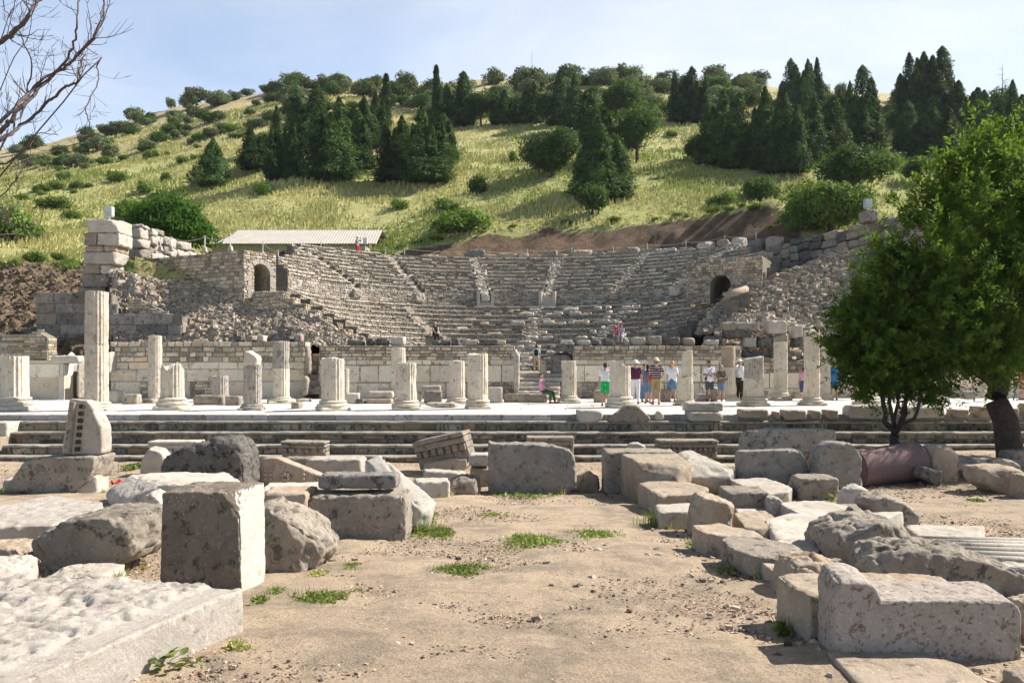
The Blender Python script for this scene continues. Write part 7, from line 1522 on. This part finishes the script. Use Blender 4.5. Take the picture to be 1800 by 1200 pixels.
    G = MB(); capsule(G, hc+Vector((-.018, -.084, -.052)), hc+Vector((.018, -.084, -.052)), .007, .007, 6); G.build('mouth', cm((.38, .13, .11), 'lips', .5), e, smooth=True)
    if hat:
        c_, kd = hat; G = MB(); n = 28; c0 = hc+Vector((0, .012, .05))
        brim = .19 if kd == 'brim' else .105; prof = [(brim, -.03 if kd == 'brim' else .0), (brim*.99, -.02 if kd == 'brim' else .008), (.108, .01), (.104, .05), (.085, .085), (.045, .10), (.004, .10)]
        V = np.array([[c0.x+r*cos(2*pi*j/n)*(.95), c0.y+r*sin(2*pi*j/n)-(0.05*(r > .12)*0), c0.z+z+.008*sin(j*1.3)*(r > .12)] for j in range(n) for r, z in prof]); G.add(V, quads_grid(n, len(prof), True))
        if kd == 'cap': v, f = box_vf(-.07, .07, -.19, -.08, -.005, .006); G.add(np.array(v)+np.array(c0), f)
        G.build('hat', cm(c_, 'hat_cloth'), e, smooth=True)
    if bag:
        c_, (x, y, z), (a, b_, d_) = bag; V, Q = star([(x+sx*a/2, y+sy*b_/2, tz(z)+sz*d_/2) for sx in (-1, 1) for sy in (-1, 1) for sz in (-1, 1)], .03, 7, .004, 3, 0, 0, .1, 3); G = MB(); G.add(V, Q); G.build('bag', cm(c_, 'bag_cloth'), e, smooth=True)
        G = MB(); s0 = 1 if x < 0 else -1; tube(G, [(x, y, tz(z)+d_*.4), (x*.5, -.135, tz(1.2)), (s0*.10, -.09, tz(1.44)), (s0*.12, .02, tz(1.485)), (0, .12, tz(1.3)), (x, y+.04, tz(z)+d_*.4)], [.011]*6, 6); G.build('strap', cm(c_, 'bag_cloth'), e, smooth=True)
    if pack:
        V, Q = star([(sx*.13, .15+sy*.07, tz(1.22)+sz*.20) for sx in (-1, 1) for sy in (-1, 1) for sz in (-1, 1)], .03, 7, .005, 3, 0, 0, .1, 4); G = MB(); G.add(V, Q); G.build('backpack', cm(pack, 'bag_cloth'), e, smooth=True)
    return e
def on_plat(px, yf, yt): Y = EYE*F/(yf-HY); return ((px-CX)*Y/F, Y, .002), (yf-yt)*Y/F
W_ = (.78, .78, .80)
def pp_(lb, px, yf, yt, *a, **k): loc, h = on_plat(px, yf, yt); return person(lb, loc, h, *a, **k)
pp_('person in a white T-shirt and bright green shorts seen from behind', 1064, 713, 638, 170, W_, (.01, .42, .12), (.05, .035, .03), arms=('down', 'down'), step=.03)
pp_('person in a maroon shirt, white trousers and floppy white hat', 1117, 710, 634, 170, (.10, .025, .06), (.74, .74, .76), (.3, .25, .2), kind='trousers', hat=((.80, .79, .76), 'brim'), shoe=(.1, .03, .02))
pp_('person in a grey sleeveless top and denim shorts beside the striped shirt', 1139, 709, 641, 150, (.17, .19, .24), (.13, .20, .34), (.05, .03, .025), sleeve='none', arms=('front', 'down'), long_hair=True, skin=TAN)
pp_('person mostly hidden in a bright blue top and jeans behind the grey-topped woman', 1133, 706, 640, 10, (.02, .30, .55), (.10, .20, .36), (.06, .04, .03), kind='trousers', arms=('cross', 'cross'))
pp_('person in a dark striped shirt, khaki shorts and straw hat with a red bag', 1153, 711, 630, 176, (.05, .03, .05), (.36, .27, .13), (.2, .15, .12), arms=('hip', 'down'), hat=((.66, .56, .38), 'brim'), bag=((.62, .02, .04), (.22, .0, 1.0), (.09, .12, .24)), shirt_mat=stripes(), shoe=(.20, .05, .03))
pp_('blonde person in a white top and blue denim skirt', 1182, 706, 635, 150, W_, (.10, .20, .33), (.50, .31, .12), kind='skirt', long_hair=True, arms=('front', 'down'), skin=SKIN)
pp_('dark-haired person in a white T-shirt with a diagonal strap and dark shorts', 1247, 705.5, 634, 8, (.70, .70, .74), (.06, .08, .09), (.035, .03, .028), skin=DARKS, arms=('front', 'cross'), bag=((.06, .055, .05), (-.17, -.06, .98), (.10, .08, .16)))
pp_('person in a grey-brown top and denim shorts with a black shoulder bag', 1268, 705.5, 642, -40, (.16, .135, .125), (.14, .22, .36), (.35, .28, .22), arms=('front', 'front'), skin=TAN, bag=((.03, .03, .03), (.20, .12, 1.12), (.10, .20, .16)), shoe=(.7, .7, .72))
pp_('person in a long white shirt and white cap raising a hand to the black-topped column', 1300, 704, 633, 115, (.76, .76, .80), (.035, .025, .022), (.2, .18, .16), kind='trousers', sleeve='long', arms=('down', 'up'), hat=((.80, .80, .80), 'cap'))
pp_('person in a blue dress with a blue handbag walking beside the leaning tree branches', 1466, 703, 635, 160, (.03, .18, .42), (.03, .18, .42), (.03, .025, .02), kind='dress', sleeve='none', arms=('down', 'fwd'), skin=SKIN, bag=((.02, .06, .16), (.22, -.05, 1.02), (.06, .2, .16)))
pp_('person in a pink top and blue jeans between two right-hand columns', 1412, 700, 646, 180, (.62, .33, .42), (.05, .07, .17), (.05, .04, .04), kind='trousers', arms=('hip', 'down'))
pp_('person in an orange-pink top passing behind the big tree trunk', 1797, 703, 638, 90, (.55, .18, .12), (.55, .26, .20), (.06, .04, .03), arms=('down', 'down'))
pp_('person half hidden in the leaves, only bare legs showing under the branches', 1506, 703, 640, 100, (.10, .12, .10), (.30, .22, .15), (.06, .04, .03), arms=('down', 'fwd'), skin=TAN, step=.12)
# sitting woman on the low block
Ys = 33.0; person('seated person in a pink sleeveless top and dark green trousers with a teal bag', ((955-CX)*Ys/F, Ys, -.0), 1.68, 62, (.62, .28, .46), (.035, .085, .05), (.10, .03, .025), kind='trousers', sleeve='none', sit=True, arms=('fwd', 'fwd'), skin=SKIN, bag=((.04, .30, .22), (.13, -.10, 1.0), (.14, .12, .20)), shoe=(.28, .08, .04), lean=-.15)
# climbing the stairs
Yq = 47.0; person('person with a black backpack and khaki trousers climbing the central stairs', ((943-CX)*Yq/F, Yq, 1.2-.0), 1.64, 172, (.62, .66, .68), (.52, .42, .26), (.03, .025, .02), kind='trousers', arms=('down', 'down'), pack=(.02, .022, .03), step=.08)
# on the seating
def seat_pt(px, py, r): 
    pass
for lb, px, py, Y, h, face, top, bot, hair, kw in (
 ('person in dark clothes with pale hair sitting alone on the seats left of centre', 765, 601, 47.5, 1.62, 20, (.025, .025, .03), (.03, .03, .035), (.55, .40, .20), dict(sit=True, sleeve='none', kind='trousers', arms=('fwd', 'fwd'))),
 ('person in a red shirt sitting low on the seats above the right wall', 1086, 604, 45.5, 1.6, 10, (.52, .02, .05), (.30, .30, .34), (.03, .02, .02), dict(sit=True, kind='trousers', arms=('fwd', 'fwd'))),
 ('person in a lilac top sitting close beside the red shirt', 1092, 604, 45.3, 1.5, -15, (.45, .36, .55), (.5, .4, .4), (.06, .04, .03), dict(sit=True, kind='trousers', arms=('fwd', 'fwd'))),
 ('person in red shorts and a white cap photographing from the left rim of the seating', 628, 450, 66.5, 1.70, 60, (.24, .23, .20), (.55, .02, .03), (.5, .5, .5), dict(arms=('eyes', 'eyes'), hat=((.8, .8, .8), 'cap'), skin=TAN))):
    z = EYE-(py-HY)*Y/F; person(lb, ((px-CX)*Y/F, Y, z), h, face, top, bot, hair, **kw)
    if kw.get('sit') or px == 628:
        x = (px-CX)*Y/F; V, Q = star([(sx*.6, sy*.4+(.15 if kw.get('sit') else 0), sz) for sx in (-1, 1) for sy in (-1, 1) for sz in ((-1.2, .40) if kw.get('sit') else (-1.4, 0))], .09, 26, .02, 2, .04, 2, .1, int(px)); m = MB(); m.add(V, Q)
        if px != 1092: o = m.build('stone_block', M['grey' if kw.get('sit') else 'pale'], smooth=True); o.location = (x, Y+.1, z); tag(o, 'stone carrying the person in '+('dark clothes' if px == 765 else 'the red shirt' if px == 1086 else 'red shorts'), 'stone block')
# ------------------------------------------------------------------ shed
def shed():
    x0, x1, Y0, Y1 = (372-CX)*70/F, (640-CX)*70/F, 70.0, 75.5; ze = EYE-(429-HY)*70/F; zr = ze+1.5
    e = tag(empty('shed', ((x0+x1)/2, Y0, ze-2)), 'long low shed with a pale corrugated roof and yellowish metal walls', 'shed'); c = np.array(e.location[:])
    n = 460; xs = np.linspace(x0-1.0, x1+1.2, n); rows = [(Y0-.45, ze-.02), ((Y0+Y1)/2, zr+.25), (Y1+.3, zr-.1)]; V = []
    hipl = (1.9, 2.6)
    for i, x in enumerate(xs):
        w = .012*sin(x*2*pi/.26)
        for k, (y, z) in enumerate(rows):
            zz = z; 
            t = min(1, (x-xs[0])/2.4); u = 1
            zz = rows[0][1]+(z-rows[0][1])*t; V.append((x, y, zz+w))
    m = MB(); m.add(np.array(V)-c, quads_grid(n, 3)); V2 = np.array(V)-c; V2[:, 2] -= .03; m.add(V2, quads_grid(n, 3)[:, ::-1]); m.build('roof', plain_mat('roof_sheet', (.52, .47, .41), .7, .10, sc_=1.2), e)
    n = 420; xs = np.linspace(x0, x1, n); V = [(x, Y0+.03*sin(x*2*pi/.3), z) for x in xs for z in (ze-2.2, ze+.05)]; m = MB(); m.add(np.array(V)-c, quads_grid(n, 2)); v, f = box_vf(x0+.05, x1-.05, Y0+.08, Y1, ze-2.2, ze); m.add(np.array(v)-c, f); m.build('wall', plain_mat('shed_wall', (.42, .37, .21), .6, .15, sc_=2), e)
    m = MB(); v, f = box_vf(x0+9.0, x0+10.0, Y0-.06, Y0-.045, ze-2, ze-.1); m.add(np.array(v)-c, f); m.build('door', plain_mat('shed_door', (.06, .06, .05)), e)
shed()
# ------------------------------------------------------------------ posts with rope round the rim
M['post'] = plain_mat('post_paint', (.68, .68, .66), .5, .05); M['rope'] = plain_mat('rope', (.50, .46, .38), .9, .2)
posts = [(282, 438, 417, 45.5), (301, 438, 417, 45.0), (360, 440, 415, 44.5), (405, 438, 412, 43.6), (462, 447, 424, 55), (489, 460, 440, 54), (564, 445, 424, 64), (600, 447, 435, 66), (650, 450, 430, 67), (677, 452, 438, 68), (711, 453, 436, 68.5), (851, 458, 440, 69.5), (927, 456, 438, 69.8), (1005, 456, 436, 69.6), (1078, 453, 433, 68.6), (1138, 447, 428, 67.4), (1206, 442, 424, 65.4), (1274, 435, 414, 62.8), (1329, 426, 408, 60.2)]
desc = ['first thin rope post above the retaining wall, nearest the ragged pier', 'second thin rope post above the retaining wall', 'rope post at the middle of the retaining wall', 'rope post just left of the left arch', 'rope post behind the left arch', 'low rope post right of the left arch', 'rope post at the left end of the seating rim', 'short rope post left of the photographer in red shorts', 'rope post right of the photographer in red shorts', 'short post second right of the photographer', 'rope post on the rim at the start of the yellow shrubs', 'rope post above the left white podium steps', 'rope post on the rim left of the central rim blocks', 'rope post beside the tallest pale rim block', 'rope post on the rim one gap right of the tallest rim block', 'rope post two gaps right of the tallest rim block', 'rope post three gaps right of the tallest rim block', 'rope post above the right arch', 'last rope post below the feathery bush']
tops = []
for (px, pb, pt, Y), d in zip(posts, desc):
    b = P(px, pb, Y); h = (pb-pt)*Y/F; e = tag(empty('rope_post', tuple(b)), d, 'post', 'white posts carrying a rope round the rim'); m = MB(); tube(m, [(0, 0, 0), (0, 0, h)], [.028, .028], 8); tube(m, [(-.06, 0, h), (.06, 0, h)], [.02, .02], 6); m.build('pole', M['post'], e)
    m = MB(); V, Q = star([(sx*s_, sy*s_, z) for sx in (-1, 1) for sy in (-1, 1) for s_, z in ((.14, -.12), (.08, .20))], .05, 16, .01, 3, .01, 0, .1, px); m.add(V, Q); m.build('foot', M['pale'], e, smooth=True); tops.append(b+Vector((0, 0, h*.92)))
for nm, rg in (('thin rope sagging between the posts on the left retaining wall', range(0, 6)), ('thin rope strung between the posts along the rim of the seating', range(6, 19))):
    m = MB(); rg = list(rg)
    for i, j in zip(rg[:-1], rg[1:]):
        a, b = tops[i], tops[j]; n = 10; tube(m, [a.lerp(b, t/n)-Vector((0, 0, .18*4*(t/n)*(1-t/n))) for t in range(n+1)], [.014]*(n+1), 5)
    tag(m.build('rope', M['rope']), nm, 'rope')
# ------------------------------------------------------------------ floodlights, lamp, mast, litter
def flood(px, py, w, h, Y, lb):
    c = P(px, py, Y); W2, H2 = w*Y/F/2, h*Y/F/2; e = tag(empty('floodlight', tuple(c-Vector((0, 0, H2+.1)))), lb, 'floodlight'); z0 = H2+.1
    V, Q = star([(sx*W2, sy*.16, z0+sz*H2) for sx in (-1, 1) for sy in (-1, 1) for sz in (-1, 1)], .05, 40, 0, 2, 0, 0, .1, 1); m = MB(); m.add(V, Q); m.build('housing', plain_mat('lamp_housing', (.42, .44, .44), .4, .05), e, smooth=True)
    m = MB(); v, f = box_vf(-W2*.85, W2*.85, -.175, -.165, z0-H2*.1, z0+H2*.9); m.add(v, f); m.build('glass', plain_mat('lamp_glass', (.45, .55, .58), .15, .03), e)
    m = MB(); 
    for k in range(6): z = z0-H2*.15+k*H2*.2; v, f = box_vf(-W2*.88, W2*.88, -.19, -.178, z, z+.015); m.add(v, f)
    m.build('grille', plain_mat('lamp_grille', (.6, .6, .6), .4), e)
    m = MB(); tube(m, [(0, 0, -.15), (0, 0, z0-H2)], [.05, .05], 8); tube(m, [(-W2, 0, z0), (-W2*.9, 0, z0-H2-.05), (W2*.9, 0, z0-H2-.05), (W2, 0, z0)], [.02]*4, 5); m.build('bracket', M['post'], e)
flood(192.5, 372, 13, 17, 42.6, 'boxy floodlight on top of the ragged left pier'); flood(1525, 358, 12, 15, 48.2, 'boxy floodlight on the right outer wall')
S('flat cap stone under the right floodlight', 1508, 1545, 368, 386, 1.2, 'grey', Y=47.6, zb=EYE-(389-HY)*47.6/F, group=None, rough=1.3)
b = P(642, 433, 68); e = tag(empty('lamp_post', tuple(b)), 'slim lamp post with a white box beside the photographer in red shorts', 'lamp post'); m = MB(); tube(m, [(0, 0, -.4), (0, 0, 1.65)], [.03, .03], 8); m.build('pole', M['post'], e)
m = MB(); v, f = box_vf(-.17, .17, -.1, .1, .2, .75); m.add(v, f); m.build('box', M['post'], e); m = MB(); V, Q = star([(sx*.12, sy*.1, 1.65+sz*.08) for sx in (-1, 1) for sy in (-1, 1) for sz in (-1, 1)], .05, 14, 0, 2, 0, 0, .1, 1); m.add(V, Q); m.build('lamp_head', M['post'], e)
x, y, z = hit(935, 150, 72); m = MB(); tube(m, [(0, 0, -.5), (0, 0, 8)], [.07, .04], 6); o = m.build('mast', plain_mat('mast', (.35, .36, .36))); o.location = (x, y, z); tag(o, 'thin bare mast on the middle skyline', 'mast')
rr = np.random.default_rng(3); Yl = 19.0; c = P(211, 814, Yl); m = MB(); n = 26; C = np.stack([c.x+rr.normal(size=n)*.22, c.y+rr.normal(size=n)*.2, np.full(n, gzf(c.x, Yl)+.03)+rr.random(n)*.05], 1); cards(m, C, rr.normal(size=(n, 3))+np.array([0, -.5, 1]), .07, rr, 1); tag(m.build('litter', plain_mat('red_litter', (.62, .03, .03), .5)), 'small scraps of red litter on the ground at the foot of the steps', 'litter', kind='stuff')
e = tag(empty('blue_barrel', (wx(11, 37.4), 37.4, wz(622, 37.4))), 'small blue tub on the wall at the far left edge', 'tub'); m = MB(); lathe(m, [(.20, 0), (.24, .05), (.25, .26), (.22, .32), (.15, .33)], 20, er=0); m.build('body', plain_mat('blue_plastic', (.03, .10, .42), .4, .05), e, smooth=True); m = MB(); tube(m, [(-.2, 0, .3), (0, 0, .42), (.2, 0, .3)], [.012]*3, 5); m.build('handle', M['post'], e)
S('grey upright stone behind the blue tub', -4, 14, 594, 622, .4, 'grey', Y=37.9, zb=wz(624, 37.9), group=None)
# ------------------------------------------------------------------ air
m = bpy.data.materials.new('haze_air'); m.use_nodes = True; nt = m.node_tree; nt.nodes.clear()
o_ = nt.nodes.new('ShaderNodeOutputMaterial'); pv = nt.nodes.new('ShaderNodeVolumePrincipled'); pv.inputs['Color'].default_value = (.80, .88, 1, 1); pv.inputs['Density'].default_value = .00012; pv.inputs['Anisotropy'].default_value = .2
nt.links.new(pv.outputs[0], o_.inputs['Volume'])
mb = MB(); v, f = box_vf(-950, 950, -320, 950, -3, 110); mb.add(v, f); tag(mb.build('haze', m), 'faint bluish summer haze in the air', 'haze', kind='stuff')
